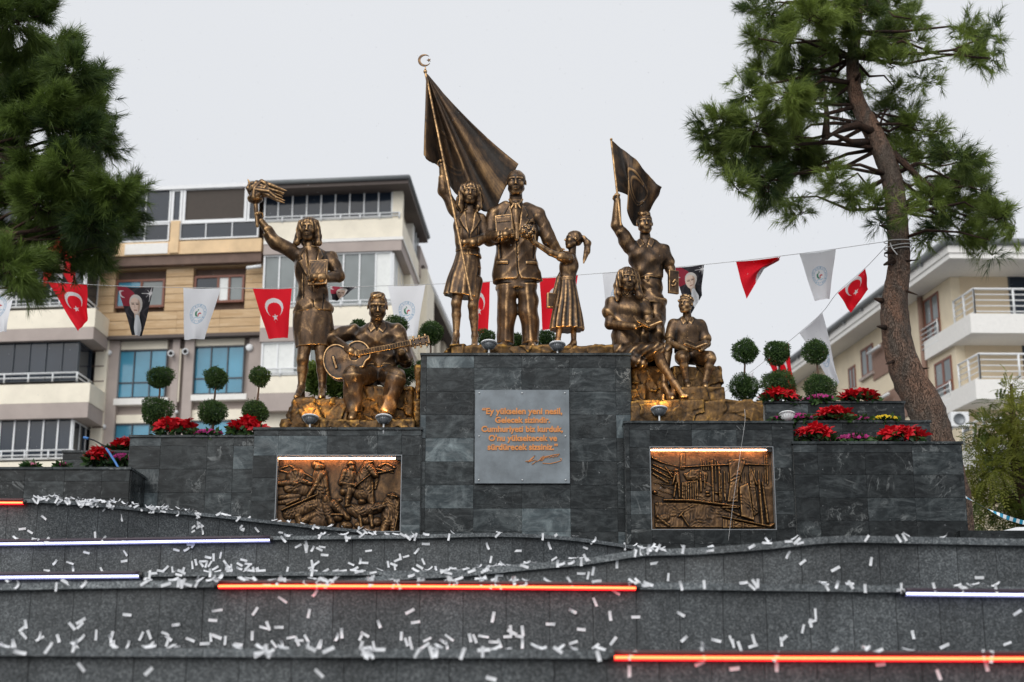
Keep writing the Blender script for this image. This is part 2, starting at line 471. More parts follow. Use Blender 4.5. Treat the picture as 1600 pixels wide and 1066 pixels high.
M['bark'] = mk_bark('pine_bark', lin((98, 88, 80)), lin((142, 106, 86)), lin((48, 40, 36)), 1.5)
M['bark_dark'] = mk_bark('dark_branch_bark', lin((66, 54, 48)), lin((92, 66, 52)), lin((26, 22, 20)), 2.0)
M['stem'] = plain('brown_stem', (92, 70, 56), 0.8)
M['soil'] = plain('dark_soil', (46, 38, 32), 0.9, var=0.3, scale=20)
M['car_white'] = plain('white_car_paint', (228, 230, 232), 0.25, var=0.02)
M['car_glass'] = mk_glass('car_glass', (40, 46, 50))
M['hose_blue'] = plain('blue_hose', (70, 128, 196), 0.4)
M['hose_black'] = plain('black_cable', (26, 28, 32), 0.5)
M['tape_white'] = plain('white_tape', (226, 230, 232), 0.5)
M['tape_blue'] = plain('blue_tape', (40, 140, 176), 0.5)
M['black'] = plain('black_plastic', (24, 24, 26), 0.5)
# ================================================================== ground and granite cascade
UP_Z = 3.40                      # level of the street behind the monument
g = MB(); n = 24
g.quad((-900, -60, 0), (900, -60, 0), (900, 2500, 0), (-900, 2500, 0))
tag(g.build('ground', M['paving'], loc=(0, 0, 0)), kind='structure')
g = MB(); g.quad((-300, 17.6, UP_Z), (300, 17.6, UP_Z), (300, 400, UP_Z), (-300, 400, UP_Z))
tag(g.build('upper_street', M['paving'], loc=(0, 18, UP_Z)), kind='structure')

EDGES = {
    5: [(-260, 1011, 9.35), (0, 1012, 9.2), (500, 1014, 9.0), (960, 1016, 9.0), (1600, 1018, 9.1), (1860, 1018, 9.2)],
    4: [(-260, 914, 11.3), (0, 912, 11.2), (150, 909, 11.1), (342, 907, 11.0), (560, 907, 11.0), (993, 910, 11.0), (1400, 915, 11.0), (1600, 917, 11.0), (1860, 918, 11.0)],
    3: [(400, 930, 12.9), (480, 916, 12.85), (560, 904, 12.8), (616, 897, 12.8), (720, 891, 12.7), (810, 882, 12.6), (916, 872, 12.4), (1013, 858, 12.25), (1066, 857, 12.15), (1196, 848, 12.0), (1299, 838, 11.95), (1433, 839, 12.0), (1600, 842, 12.05), (1860, 844, 12.1)],
    2.5: [(-260, 899, 13.5), (0, 897, 13.4), (220, 895, 13.3), (533, 893, 13.2), (690, 892, 13.2), (760, 894, 13.3)],
    2: [(-260, 846, 14.6), (0, 844, 14.5), (422, 838, 14.3), (620, 836, 14.3), (840, 835, 14.4), (900, 840, 14.6), (960, 848, 14.9), (1020, 858, 15.3), (1100, 866, 15.6)],
    1: [(-260, 778, 15.0), (0, 780, 15.1), (80, 781, 15.2), (165, 788, 15.5), (250, 796, 15.9), (330, 803, 16.2), (400, 811, 16.5), (533, 825, 17.0), (620, 833, 17.4), (720, 841, 17.6)],
}
LIP = {5: 0.050, 4: 0.050, 3: 0.055, 2.5: 0.035, 2: 0.035, 1: 0.035}
DROP = {5: 1.2, 4: 0.85, 3: 0.7, 2.5: 0.6, 2: 0.65, 1: 0.75}

for _k, _e in EDGES.items():
    if _e[-1][0] >= 1800: _e.append((2350, _e[-1][1], _e[-1][2] + .1))
    _e[0:0] = [(-700, _e[0][1], _e[0][2] + .1)] if _e[0][0] < 0 else []

def resample(k, step_m=None, n=None):
    """the edge as smooth world points"""
    e = np.array(EDGES[k], dtype=float)
    t = e[:, 0]; T = np.linspace(t[0], t[-1], n)
    def cr(y):  # monotone-ish cubic through the points
        m = np.gradient(y, t)
        i = np.clip(np.searchsorted(t, T) - 1, 0, len(t) - 2)
        h = t[i + 1] - t[i]; s = (T - t[i]) / h
        return ((1 + 2 * s) * (1 - s) ** 2 * y[i] + s * (1 - s) ** 2 * h * m[i] + s * s * (3 - 2 * s) * y[i + 1] + s * s * (s - 1) * h * m[i + 1])
    V_, D_ = cr(e[:, 1]), cr(e[:, 2])
    return [P(a, b, c) for a, b, c in zip(T, V_, D_)], T, V_, D_

def edge_at(k, u):
    pts, T, V_, D_ = resample(k, n=400)
    return float(np.interp(u, T, V_)), float(np.interp(u, T, D_))

STEP = {}
for k in (5, 4, 3, 2.5, 2, 1):
    d0 = np.mean([q[2] for q in EDGES[k]])
    pts, T, V_, D_ = resample(k, n=200)
    L = sum((pts[i + 1] - pts[i]).length for i in range(len(pts) - 1))
    npan = max(3, int(round(L / 0.33)))
    pts, T, V_, D_ = resample(k, n=npan * 3 + 1)
    root = thing('granite_step', pts[0], kind='structure')
    STEP[k] = root
    lip, drop = LIP[k], DROP[k]
    for i in range(npan):                       # riser slabs with open joints
        seg = pts[i * 3:i * 3 + 4]; m = MB(); gap = 0.0021
        nx = len(seg)
        jit = random.uniform(-0.002, 0.002)
        fr = []
        for j, p in enumerate(seg):
            q = p + Vector((gap if j == 0 else -gap if j == nx - 1 else 0, 0.062 + jit, 0))
            fr.append(q)
        top = [q - Vector((0, 0, lip)) for q in fr]; bot = [q - Vector((0, 0, drop)) for q in fr]
        for j in range(nx - 1):
            m.hexa([bot[j], bot[j + 1], bot[j + 1] + Vector((0, .04, 0)), bot[j] + Vector((0, .04, 0)),
                    top[j], top[j + 1], top[j + 1] + Vector((0, .04, 0)), top[j] + Vector((0, .04, 0))])
        m.build('riser_slab', M['granite'], root)
    # backing behind the joints
    m = MB()
    for j in range(0, len(pts) - 1):
        a, b = pts[j] + Vector((0, .106, -lip)), pts[j + 1] + Vector((0, .106, -lip)); dz = Vector((0, 0, drop - 0.01))
        m.quad(a - dz, b - dz, b, a)
    m.build('backing', M['black'], root)
    # tread slabs, butted along the edge
    back = 2.6 if k > 1 else 2.9
    ntr = max(2, int(round(L / 1.0)))
    idx = [int(round(x)) for x in np.linspace(0, len(pts) - 1, ntr + 1)]
    for a, b in zip(idx[:-1], idx[1:]):
        m = MB()
        for j in range(a, b):
            p, q = pts[j], pts[j + 1]
            if j == a: p = p + Vector((0.0015, 0, 0))
            if j == b - 1: q = q - Vector((0.0015, 0, 0))
            dv = Vector((0, back, 0)); dz = Vector((0, 0, lip))
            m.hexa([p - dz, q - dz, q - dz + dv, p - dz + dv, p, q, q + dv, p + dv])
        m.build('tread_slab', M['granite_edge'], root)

# ------------------------------------------------------------------ light tubes under the nosings
def led(k, u0, u1, colour, label, dv, rad):
    us = np.linspace(u0, u1, 26); pts = []
    for u in us:
        v, d = edge_at(k, u)
        e = P(u, v, d); pts.append(e + Vector((0, 0.006, -dv)))
    root = thing('light_tube', pts[0], label, 'light tube', 'light tubes under the step edges')
    hs = {'red': M['housing_red'], 'white': M['housing_dark']}[colour]
    m = MB()
    m.tube([p + Vector((0, -0.004, rad * 1.25)) for p in pts], rad * 1.05, 8)
    m.build('housing', hs, root, smooth=True)
    m = MB(); m.tube([p + Vector((0, 0.004, -rad * .45)) for p in pts], rad * 1.12, 10)
    m.build('diffuser', M['diff_red' if colour == 'red' else 'diff_white'], root, smooth=True)
    m = MB(); m.tube([p + Vector((0, -rad * 0.92, -rad * .45)) for p in pts], rad * .5, 8)
    m.build('light_core', M['led_red' if colour == 'red' else 'led_white'], root, smooth=True)
    for pp, sgn in ((pts[0], -1), (pts[-1], 1)):
        m = MB(); m.tube([pp + Vector((sgn * 0.001, -rad * .9, 0)), pp + Vector((sgn * 0.03, -rad * .9, 0))], rad * 1.5, 8)
        m.build('end_cap', M['black'], root)

led(1, -40, 37, 'red', 'short glowing red light tube under the topmost step at far left', 0.030, 0.0165)
led(2, -40, 422, 'white', 'long glowing white light tube below the confetti heap at left', 0.030, 0.0165)
led(2.5, -40, 218, 'white', 'short white light tube second below the confetti heap at far left', 0.022, 0.017)
led(4, 342, 993, 'red', 'glowing red light tube under the middle step below the plaque', 0.036, 0.0155)
led(4, 1414, 1660, 'white', 'glowing white light tube on the step at the right edge', 0.052, 0.0155)
led(5, 960, 1660, 'red', 'glowing red light tube under the lowest step at right', 0.036, 0.0155)

# ================================================================== tiled stone blocks
def block(name, u0, u1, vt, vb, d, depth, us, vs, label, cat, hole=None, cope=0.035, dark=0.5, uref=None, over=0.02, side=True):
    """a masonry block with real slabs on its front (and visible side) face.
    us / vs are joint positions in the photo; they become straight vertical and level joints"""
    vm = vt
    X = lambda u: P(u, vm, d).x
    Z = lambda v: P((u0 + u1) / 2, v, d).z
    x0, x1, z1, z0 = X(u0), X(u1), Z(vt), Z(vb)
    root = thing(name, ((x0 + x1) / 2, d + depth / 2, z0), label, cat)
    th = 0.03
    core = MB()
    if hole:
        hx0, hx1, hz1, hz0 = P(hole[0], hole[2], d).x, P(hole[1], hole[2], d).x, P(hole[0], hole[2], d).z, P(hole[0], hole[3], d).z
        rec = 0.14
        core.box(x0, x1, d + th + rec, d + depth, z0, z1 - cope)
        core.box(x0, hx0, d + th, d + th + rec - .001, z0, z1 - cope)
        core.box(hx1, x1, d + th, d + th + rec - .001, z0, z1 - cope)
        core.box(hx0 + .001, hx1 - .001, d + th, d + th + rec - .001, hz1, z1 - cope)
        core.box(hx0 + .001, hx1 - .001, d + th, d + th + rec - .001, z0, hz0)
    else:
        core.box(x0, x1, d + th, d + depth, z0, z1 - cope)
    core.build('core', M['concrete'], root)
    xs = sorted({x0, x1} | {X(u) for u in us if u0 + 4 < u < u1 - 4})
    zs = sorted({z0, z1 - cope} | {Z(v) for v in vs if vt + 5 < v < vb - 4})
    if hole:
        def ins(arr, val):
            arr = [a for a in arr if abs(a - val) > 0.06 or a in (arr[0], arr[-1])]
            return sorted(arr + [val])
        for q in (hx0, hx1): xs = ins(xs, q)
        for q in (hz0, hz1): zs = ins(zs, q)
    gp = 0.0010
    for i in range(len(xs) - 1):
        for j in range(len(zs) - 1):
            a, b, c, e = xs[i], xs[i + 1], zs[j], zs[j + 1]
            if hole and a > hx0 - .01 and b < hx1 + .01 and c > hz0 - .01 and e < hz1 + .01: continue
            y = d + random.uniform(0, 0.003)
            m = MB(); m.box(a + gp, b - gp, y, d + th - .001, c + gp, e - gp)
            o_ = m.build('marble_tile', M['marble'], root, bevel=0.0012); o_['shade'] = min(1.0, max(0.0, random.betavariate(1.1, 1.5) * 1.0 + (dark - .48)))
    if side:                                           # slabs on the two side faces
        ny = max(1, int(depth / 0.6))
        for sx, xx in ((-1, x0), (1, x1)):
            for i in range(ny):
                for j in range(len(zs) - 1):
                    ya, yb = d + th + (depth - th) * i / ny, d + th + (depth - th) * (i + 1) / ny
                    m = MB(); m.box(min(xx, xx + sx * .012), max(xx, xx + sx * .012), ya + gp, yb - gp, zs[j] + gp, zs[j + 1] - gp)
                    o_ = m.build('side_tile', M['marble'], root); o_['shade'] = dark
    if cope:
        nc = max(2, int((x1 - x0) / 0.9))
        for i in range(nc):
            a, b = x0 - over + (x1 - x0 + 2 * over) * i / nc, x0 - over + (x1 - x0 + 2 * over) * (i + 1) / nc
            m = MB(); m.box(a + .001, b - .001, d - over, d + depth + (.01), z1 - cope + .002, z1)
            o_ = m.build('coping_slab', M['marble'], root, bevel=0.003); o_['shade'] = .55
    if hole:
        w = 0.010
        m = MB()
        m.box(hx0 - w, hx1 + w, d - 0.004, d + 0.02, hz1, hz1 + w); m.box(hx0 - w, hx0, d - 0.004, d + .02, hz0, hz1)
        m.box(hx1, hx1 + w, d - 0.004, d + .02, hz0, hz1); m.box(hx0 - w, hx1 + w, d - 0.004, d + .02, hz0 - w, hz0)
        m.build('opening_trim', M['lamp_grey'], root)
        root['hole'] = [hx0, hx1, hz0, hz1]
    return root, (x0, x1, z0, z1)

CENTRE, CB = block('marble_pedestal', 659, 984, 552, 900, 18.0, 2.2, [667, 741, 815, 889, 961], [558 + 17] + [575 + 36.6 * i for i in range(1, 10)],
                   'tall dark marble pedestal carrying the glass plaque and the tallest statues', 'pedestal', dark=.58)
LEFT, LB = block('marble_pedestal', 398, 658.2, 668, 900, 17.95, 2.2, [437, 512, 590, 630], [681, 711, 747, 783, 820, 856],
                 'low dark marble pedestal under the guitarist with a battle relief', 'pedestal', hole=(434, 627, 712, 830), dark=.58)
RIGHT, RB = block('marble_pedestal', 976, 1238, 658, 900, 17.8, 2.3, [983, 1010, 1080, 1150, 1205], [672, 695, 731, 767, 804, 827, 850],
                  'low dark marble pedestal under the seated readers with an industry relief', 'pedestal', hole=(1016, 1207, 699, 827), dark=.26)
block('planter_wall', 204, 397.2, 680, 860, 18.1, 0.9, [252, 325, 366], [697, 733, 770, 806], 'dark marble planter with three topiaries left of the guitarist', 'planter', dark=.64)
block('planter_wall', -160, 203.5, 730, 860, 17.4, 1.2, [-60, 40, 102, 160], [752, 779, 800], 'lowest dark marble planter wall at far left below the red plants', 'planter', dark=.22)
block('planter_wall', 99, 204, 704, 760, 18.75, 0.9, [135, 170], [718, 735], 'small dark marble planter step behind the blue hose', 'planter')
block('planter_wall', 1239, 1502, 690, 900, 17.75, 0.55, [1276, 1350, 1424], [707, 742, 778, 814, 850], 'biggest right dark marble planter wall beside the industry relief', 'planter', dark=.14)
block('planter_wall', 1243.5, 1452, 657, 740, 18.32, 0.55, [1316, 1390], [675, 690], 'middle dark marble planter step with the yellow flowers', 'planter')
block('planter_wall', 1196, 1412, 627, 740, 18.9, 0.6, [1262, 1330], [645, 660], 'topmost dark marble planter step with three topiaries beside the pine', 'planter')
# soil in the planters
def soil(u0, u1, v, d0, d1, label):
    a = P(u0, v, d0); b = P(u1, v, d0)
    m = MB(); m.box(a.x + .03, b.x - .03, d0 + .04, d1, a.z - .1, a.z + .004)
    tag(m.build('planter_soil', M['soil']), kind='stuff')
soil(204, 397, 680, 18.12, 18.98, '')

# parapet at the right edge
a = P(1500, 829, 17.0); b = P(1800, 826, 17.0)
m = MB(); m.box(a.x, b.x, 17.0, 17.25, a.z - 1.0, a.z)
o = m.build('parapet_wall', M['marble']); tag(o, 'low dark parapet behind the steps in front of the white car', 'wall')

# ------------------------------------------------------------------ glass plaque with raised letters
pa, pb = P(742.5, 610, 17.98), P(890.5, 756, 17.98)
PLx0, PLx1, PLz1, PLz0 = pa.x, pb.x, pa.z, pb.z
PY = 17.955
PL = thing('glass_plaque', ((PLx0 + PLx1) / 2, PY, PLz0), 'square grey glass plaque with orange lettering on the tall pedestal', 'plaque')
m = MB(); m.box(PLx0, PLx1, PY, PY + .012, PLz0, PLz1); m.build('glass_sheet', M['plaque'], PL, bevel=0.002)
for fx in (0.045, 0.5, 0.955):
    for fz in (0.035, 0.5, 0.965):
        if fx == 0.5 and fz == 0.5: continue
        c = (PLx0 + (PLx1 - PLx0) * fx, PY - 0.012, PLz0 + (PLz1 - PLz0) * fz)
        m = MB(); m.lathe(c, [(0.006, 0), (0.010, 0.003), (0.010, 0.012), (0.006, 0.04)], 10, (0, 1, 0)); m.build('bolt', M['steel'], PL, smooth=True)

def text_mesh(name, body, x, z, width, mat, parent, y, ext=0.006, off=0.0):
    cu = bpy.data.curves.new(name, 'FONT'); cu.body = body; cu.align_x = 'CENTER'; cu.size = 0.1
    cu.extrude = ext; cu.offset = off; cu.resolution_u = 3
    tmp = bpy.data.objects.new(name, cu); COL.objects.link(tmp)
    bpy.context.view_layer.update()
    dg = bpy.context.evaluated_depsgraph_get()
    me = bpy.data.meshes.new_from_object(tmp.evaluated_get(dg))
    bpy.data.objects.remove(tmp)
    co = np.empty(len(me.vertices) * 3, dtype=np.float32); me.vertices.foreach_get('co', co); co = co.reshape(-1, 3)
    w = co[:, 0].max() - co[:, 0].min(); s = width / w; cx = (co[:, 0].max() + co[:, 0].min()) / 2
    o = wloc(parent)
    new = np.stack([(co[:, 0] - cx) * s + x - o.x, -co[:, 2] + y - o.y, co[:, 1] * s + z - o.z], 1)
    me.vertices.foreach_set('co', new.astype(np.float32).ravel())
    me.materials.clear(); me.materials.append(mat); me.update()
    me.name = name
    return link(name, me, parent)
PW = PLx1 - PLx0; PHt = PLz1 - PLz0
for txt, f0, f1, base in (('\u201cEy yükselen yeni nesil,', 0.075, 0.925, 0.262), ('Gelecek sizindir.', 0.212, 0.795, 0.356), ('Cumhuriyeti biz kurduk,', 0.068, 0.93, 0.453),
                          ("O'nu yükseltecek ve", 0.145, 0.868, 0.55), ('sürdürecek sizsiniz.\u201d', 0.135, 0.875, 0.645)):
    text_mesh('text_line', txt, PLx0 + PW * (f0 + f1) / 2, PLz1 - PHt * base, PW * (f1 - f0), M['orange'], PL, PY - 0.006, 0.005, 0.0034)
sig = MB()
def sg(pts, r=0.0042):
    # pts in the plaque crop (x 0..1122, y 0..1066)
    q = [(PLx0 + (a - 125) / (962 - 125) * PW, PY - 0.007, PLz1 - (b - 112) / (932 - 112) * PHt) for a, b in pts]
    sig.tube(q, r, 6)
sg([(572, 742), (600, 738), (640, 705), (655, 690), (640, 712), (612, 738), (590, 752), (612, 742), (650, 728), (668, 735), (650, 755), (628, 768)])
sg([(668, 745), (690, 735), (720, 705), (735, 690), (730, 715), (700, 738), (720, 735), (745, 705), (760, 712), (770, 700), (785, 710), (800, 697), (815, 707), (830, 695), (848, 700), (868, 682)])
sg([(705, 712), (760, 698), (830, 684), (872, 678)])
sg([(722, 758), (790, 762), (850, 748), (886, 735), (890, 722), (876, 716)])
sig.build('signature', M['orange'], PL, smooth=True)
# ================================================================== sculpting: distance fields -> one smooth continuous mesh
def _smin(a, b, k):
    if k <= 0: return np.minimum(a, b)
    h = np.clip(0.5 + 0.5 * (b - a) / k, 0, 1)
    return b + (a - b) * h - k * h * (1 - h)

class Sculpt:
    def __init__(s, h=0.009): s.ops = []; s.h = h; s.lo = np.full(3, 1e9); s.hi = np.full(3, -1e9)
    def _add(s, fn, lo, hi, k, mode):
        lo, hi = np.asarray(lo, float), np.asarray(hi, float)
        s.ops.append((fn, lo - k - 0.02, hi + k + 0.02, k, mode))
        if mode == 'add': s.lo = np.minimum(s.lo, lo); s.hi = np.maximum(s.hi, hi)
        return s
    # ---- primitives
    def cap(s, a, b, ra, rb=None, k=0.02, mode='add', flat=None):
        """round cone from a to b; flat=(axis vector, factor) squeezes the section along that axis"""
        a, b = np.array(a, float), np.array(b, float); rb = ra if rb is None else rb
        ab = b - a; L2 = max(ab @ ab, 1e-9); r = max(ra, rb) * 1.05
        fx = None
        if flat is not None:
            fx = np.array(flat[0], float); fx /= np.linalg.norm(fx); ff = flat[1]
            if ff > 1: r = r * ff
        def fn(X, Y, Z):
            dx, dy, dz = X - a[0], Y - a[1], Z - a[2]
            t = np.clip((dx * ab[0] + dy * ab[1] + dz * ab[2]) / L2, 0, 1)
            ex, ey, ez = dx - t * ab[0], dy - t * ab[1], dz - t * ab[2]
            rr = ra + (rb - ra) * t
            q = ex * ex + ey * ey + ez * ez
            if fx is not None:
                c = ex * fx[0] + ey * fx[1] + ez * fx[2]
                q = q - c * c + (c / ff) ** 2
            return np.sqrt(np.maximum(q, 0)) - rr
        return s._add(fn, np.minimum(a, b) - r, np.maximum(a, b) + r, k, mode)
    def chain(s, pts, rs, k=0.02, mode='add', flat=None):
        for i in range(len(pts) - 1): s.cap(pts[i], pts[i + 1], rs[i], rs[i + 1], k if i == 0 else min(k, min(rs[i], rs[i + 1]) * .5), mode, flat)
        return s
    def ell(s, c, r, k=0.02, mode='add', M3=None):
        """ellipsoid; M3 columns are its axes"""
        c, r = np.array(c, float), np.array(r, float); m = np.eye(3) if M3 is None else np.array(M3, float); rm = r.max(); rmin = r.min()
        ext = np.abs(m) @ r
        def fn(X, Y, Z):
            dx, dy, dz = X - c[0], Y - c[1], Z - c[2]
            q0 = q1 = 0
            for i in range(3):
                w = (dx * m[0, i] + dy * m[1, i] + dz * m[2, i])
                q0 = q0 + (w / r[i]) ** 2; q1 = q1 + (w / (r[i] * r[i])) ** 2
            k0 = np.sqrt(q0); k1 = np.sqrt(q1)
            return k0 * (k0 - 1.0) / np.maximum(k1, 1e-6)
        return s._add(fn, c - ext, c + ext, k, mode)
    def box(s, c, half, k=0.0, mode='add', M3=None, rnd=0.004):
        c, hf = np.array(c, float), np.array(half, float) - rnd; m = np.eye(3) if M3 is None else np.array(M3, float)
        ext = np.abs(m) @ np.array(half, float)
        def fn(X, Y, Z):
            dx, dy, dz = X - c[0], Y - c[1], Z - c[2]; o = 0; ins = -1e9
            for i in range(3):
                w = np.abs(dx * m[0, i] + dy * m[1, i] + dz * m[2, i]) - hf[i]
                o = o + np.maximum(w, 0) ** 2; ins = np.maximum(ins, w)
            return np.sqrt(o) + np.minimum(ins, 0) - rnd
        return s._add(fn, c - ext, c + ext, k, mode)
    def loft(s, cs, rx, ry, ex, k=0.02, mode='add', pleat=None, pw=2.0, shell=0.0):
        """elliptic sections rx (along ex) by ry (across) through the centres cs.
        pleat(theta, t) -> relative radius change; pw: super-ellipse power; shell: hollow with this wall"""
        cs = np.array(cs, float); rx = np.array(rx, float); ry = np.array(ry, float)
        ax = cs[-1] - cs[0]; L = np.linalg.norm(ax); ax = ax / L
        e1 = np.array(ex, float); e1 = e1 - ax * (e1 @ ax); e1 /= np.linalg.norm(e1); e2 = np.cross(ax, e1)
        hs = (cs - cs[0]) @ ax; o1 = (cs - cs[0]) @ e1; o2 = (cs - cs[0]) @ e2
        if len(hs) > 2:
            T = np.linspace(0, L, 48)
            def sm(y):
                m = np.gradient(y, hs); i = np.clip(np.searchsorted(hs, T, 'right') - 1, 0, len(hs) - 2); h_ = hs[i + 1] - hs[i]; t = (T - hs[i]) / h_
                return (1 + 2 * t) * (1 - t) ** 2 * y[i] + t * (1 - t) ** 2 * h_ * m[i] + t * t * (3 - 2 * t) * y[i + 1] + t * t * (t - 1) * h_ * m[i + 1]
            rx, ry, o1, o2 = sm(rx), sm(ry), sm(o1), sm(o2); hs = T
        R_ = max(rx.max(), ry.max()) * 1.15
        lo = cs.min(0) - R_ ; hi = cs.max(0) + R_
        def fn(X, Y, Z):
            dx, dy, dz = X - cs[0, 0], Y - cs[0, 1], Z - cs[0, 2]
            w = dx * ax[0] + dy * ax[1] + dz * ax[2]
            wc = np.clip(w, 0, L)
            a = np.interp(wc, hs, rx); b = np.interp(wc, hs, ry)
            p = dx * e1[0] + dy * e1[1] + dz * e1[2] - np.interp(wc, hs, o1)
            q = dx * e2[0] + dy * e2[1] + dz * e2[2] - np.interp(wc, hs, o2)
            if pleat is not None:
                f = 1 + pleat(np.arctan2(q / b, p / a), wc / L)
                a = a * f; b = b * f
            if pw == 2.0: rad = np.sqrt((p / a) ** 2 + (q / b) ** 2)
            else: rad = (np.abs(p / a) ** pw + np.abs(q / b) ** pw) ** (1 / pw)
            m = np.minimum(a, b) * 0.6 + np.maximum(a, b) * 0.4 * 0.6 + 0
            d = (rad - 1) * m
            if shell: d = np.maximum(d, -(d + shell))
            e = np.abs(w - L / 2) - L / 2
            return np.where((d > 0) & (e > 0), np.sqrt(np.maximum(d, 0) ** 2 + np.maximum(e, 0) ** 2), np.maximum(d, e))
        return s._add(fn, lo, hi, k, mode)
    def fold(s, fn, lo, hi):
        """adds fn(X,Y,Z) to the field inside the box"""
        s.ops.append((fn, np.array(lo, float), np.array(hi, float), 0, 'disp')); return s
    def wrinkle(s, amp=0.005, freq=30.0, seed=0, aniso=(1, 1, 1), lo=None, hi=None):
        r = np.random.default_rng(seed); K = r.normal(size=(5, 3)) * np.array(aniso); K /= np.linalg.norm(K, axis=1)[:, None]; K *= freq * r.uniform(0.5, 1.5, (5, 1)); ph = r.uniform(0, 6.28, 5)
        W = r.normal(size=(3, 3)) * freq * 0.35
        def fn(X, Y, Z):
            wx = np.sin(W[0, 0] * X + W[0, 1] * Y + W[0, 2] * Z + 1.3); o = 0
            for i in range(5):
                g = np.sin(K[i, 0] * X + K[i, 1] * Y + K[i, 2] * Z + ph[i] + 1.2 * wx)
                o = o + (1.1 * np.sqrt(g * g + .03) - .7 if i % 2 else g)
            return amp * o / 2.0
        return s.fold(fn, s.lo - 0.05 if lo is None else lo, s.hi + 0.05 if hi is None else hi)
    def facets(s, amp, size, seed):
        r = np.random.default_rng(seed); v = s.hi - s.lo + .1; n = int(min(400, max(8, np.prod(v) / size ** 3))); pts = r.uniform(s.lo - .05, s.hi + .05, (n, 3)); tl = r.normal(size=(n, 3)); tl /= np.linalg.norm(tl, axis=1)[:, None]
        def fn(X, Y, Z):
            sh = np.broadcast_shapes(X.shape, Y.shape, Z.shape); best = np.full(sh, 1e9, np.float32); val = np.zeros(sh, np.float32)
            for p, t in zip(pts.astype(np.float32), tl.astype(np.float32)):
                dx, dy, dz = X - p[0], Y - p[1], Z - p[2]
                d = dx * dx + dy * dy + dz * dz; m = d < best
                best = np.where(m, d, best); val = np.where(m, (dx * t[0] + dy * t[1] + dz * t[2]), val)
            return np.clip(val / size, -.8, .8) * amp
        return s.fold(fn, s.lo - 0.05, s.hi + 0.05)
    def emboss(s, poly, amt, ymax, edge=0.004):
        """raises (amt > 0) or sinks the front of the form inside an outline of (x, z) points"""
        p = np.array(poly, float); n = len(p); x0, z0 = p.min(0) - .03; x1, z1 = p.max(0) + .03
        def fn(X, Y, Z):
            d = np.full(np.broadcast_shapes(X.shape, Z.shape), 1e9); ins = np.zeros(d.shape, bool)
            for i in range(n):
                a, b = p[i], p[(i + 1) % n]; ex, ez = b - a; L = max(ex * ex + ez * ez, 1e-12)
                t = np.clip(((X - a[0]) * ex + (Z - a[1]) * ez) / L, 0, 1)
                d = np.minimum(d, np.hypot(X - a[0] - t * ex, Z - a[1] - t * ez))
                if ez != 0: ins ^= ((a[1] > Z) != (b[1] > Z)) & (X < (Z - a[1]) * ex / ez + a[0])
            sd = np.where(ins, d, -d)
            return -amt * np.clip(sd / edge * .5 + .5, 0, 1) * (Y < ymax)
        return s.fold(fn, (x0, s.lo[1] - .1, z0), (x1, ymax + .02, z1))
    def groove(s, line, width, amt, ymax):
        p = np.array(line, float); x0, z0 = p.min(0) - .03; x1, z1 = p.max(0) + .03
        def fn(X, Y, Z):
            d = np.full(np.broadcast_shapes(X.shape, Z.shape), 1e9)
            for a, b in zip(p[:-1], p[1:]):
                ex, ez = b - a; L = max(ex * ex + ez * ez, 1e-12); t = np.clip(((X - a[0]) * ex + (Z - a[1]) * ez) / L, 0, 1)
                d = np.minimum(d, np.hypot(X - a[0] - t * ex, Z - a[1] - t * ez))
            return amt * np.exp(-(d / width) ** 2) * (Y < ymax)
        return s.fold(fn, (x0, s.lo[1] - .1, z0), (x1, ymax + .02, z1))
    # ---- meshing
    def field(s):
        h = s.h; lo = s.lo - 4 * h; n = np.ceil((s.hi + 4 * h - lo) / h).astype(int) + 1
        f = np.full(n, 0.25, dtype=np.float32)
        ax = [(lo[i] + h * np.arange(n[i])).astype(np.float32) for i in range(3)]
        for fn, a, b, k, mode in s.ops:
            i0 = np.clip(np.floor((a - lo) / h).astype(int), 0, n); i1 = np.clip(np.ceil((b - lo) / h).astype(int) + 1, 0, n)
            if (i1 <= i0).any(): continue
            sl = tuple(slice(x, y) for x, y in zip(i0, i1))
            g = fn(ax[0][sl[0]][:, None, None], ax[1][sl[1]][None, :, None], ax[2][sl[2]][None, None, :]).astype(np.float32)
            if mode == 'add': f[sl] = _smin(f[sl], g, k)
            elif mode == 'cut': f[sl] = -_smin(-f[sl], g, k)
            elif mode == 'and': f[sl] = -_smin(-f[sl], -g, k)
            else: f[sl] += g
        f[0] = f[-1] = 0.2; f[:, 0] = f[:, -1] = 0.2; f[:, :, 0] = f[:, :, -1] = 0.2
        return f, lo
    def mesh_np(s):
        f, lo = s.field(); h = s.h
        return surface_nets(f, lo, h)
    def build(s, name, mat, parent, relax=1, wear_r=7, gain=1.0):
        V, Q = s.mesh_np()
        if len(Q) == 0: print('EMPTY', name); return None
        V = relax_mesh(V, Q, relax)
        w = wear_of(V, Q, s.h, wear_r, gain)
        V = V - np.array(wloc(parent))
        me = np_mesh(name, V, Q, mat, True, {'wear': ('FLOAT', w)})
        return link(name, me, parent)

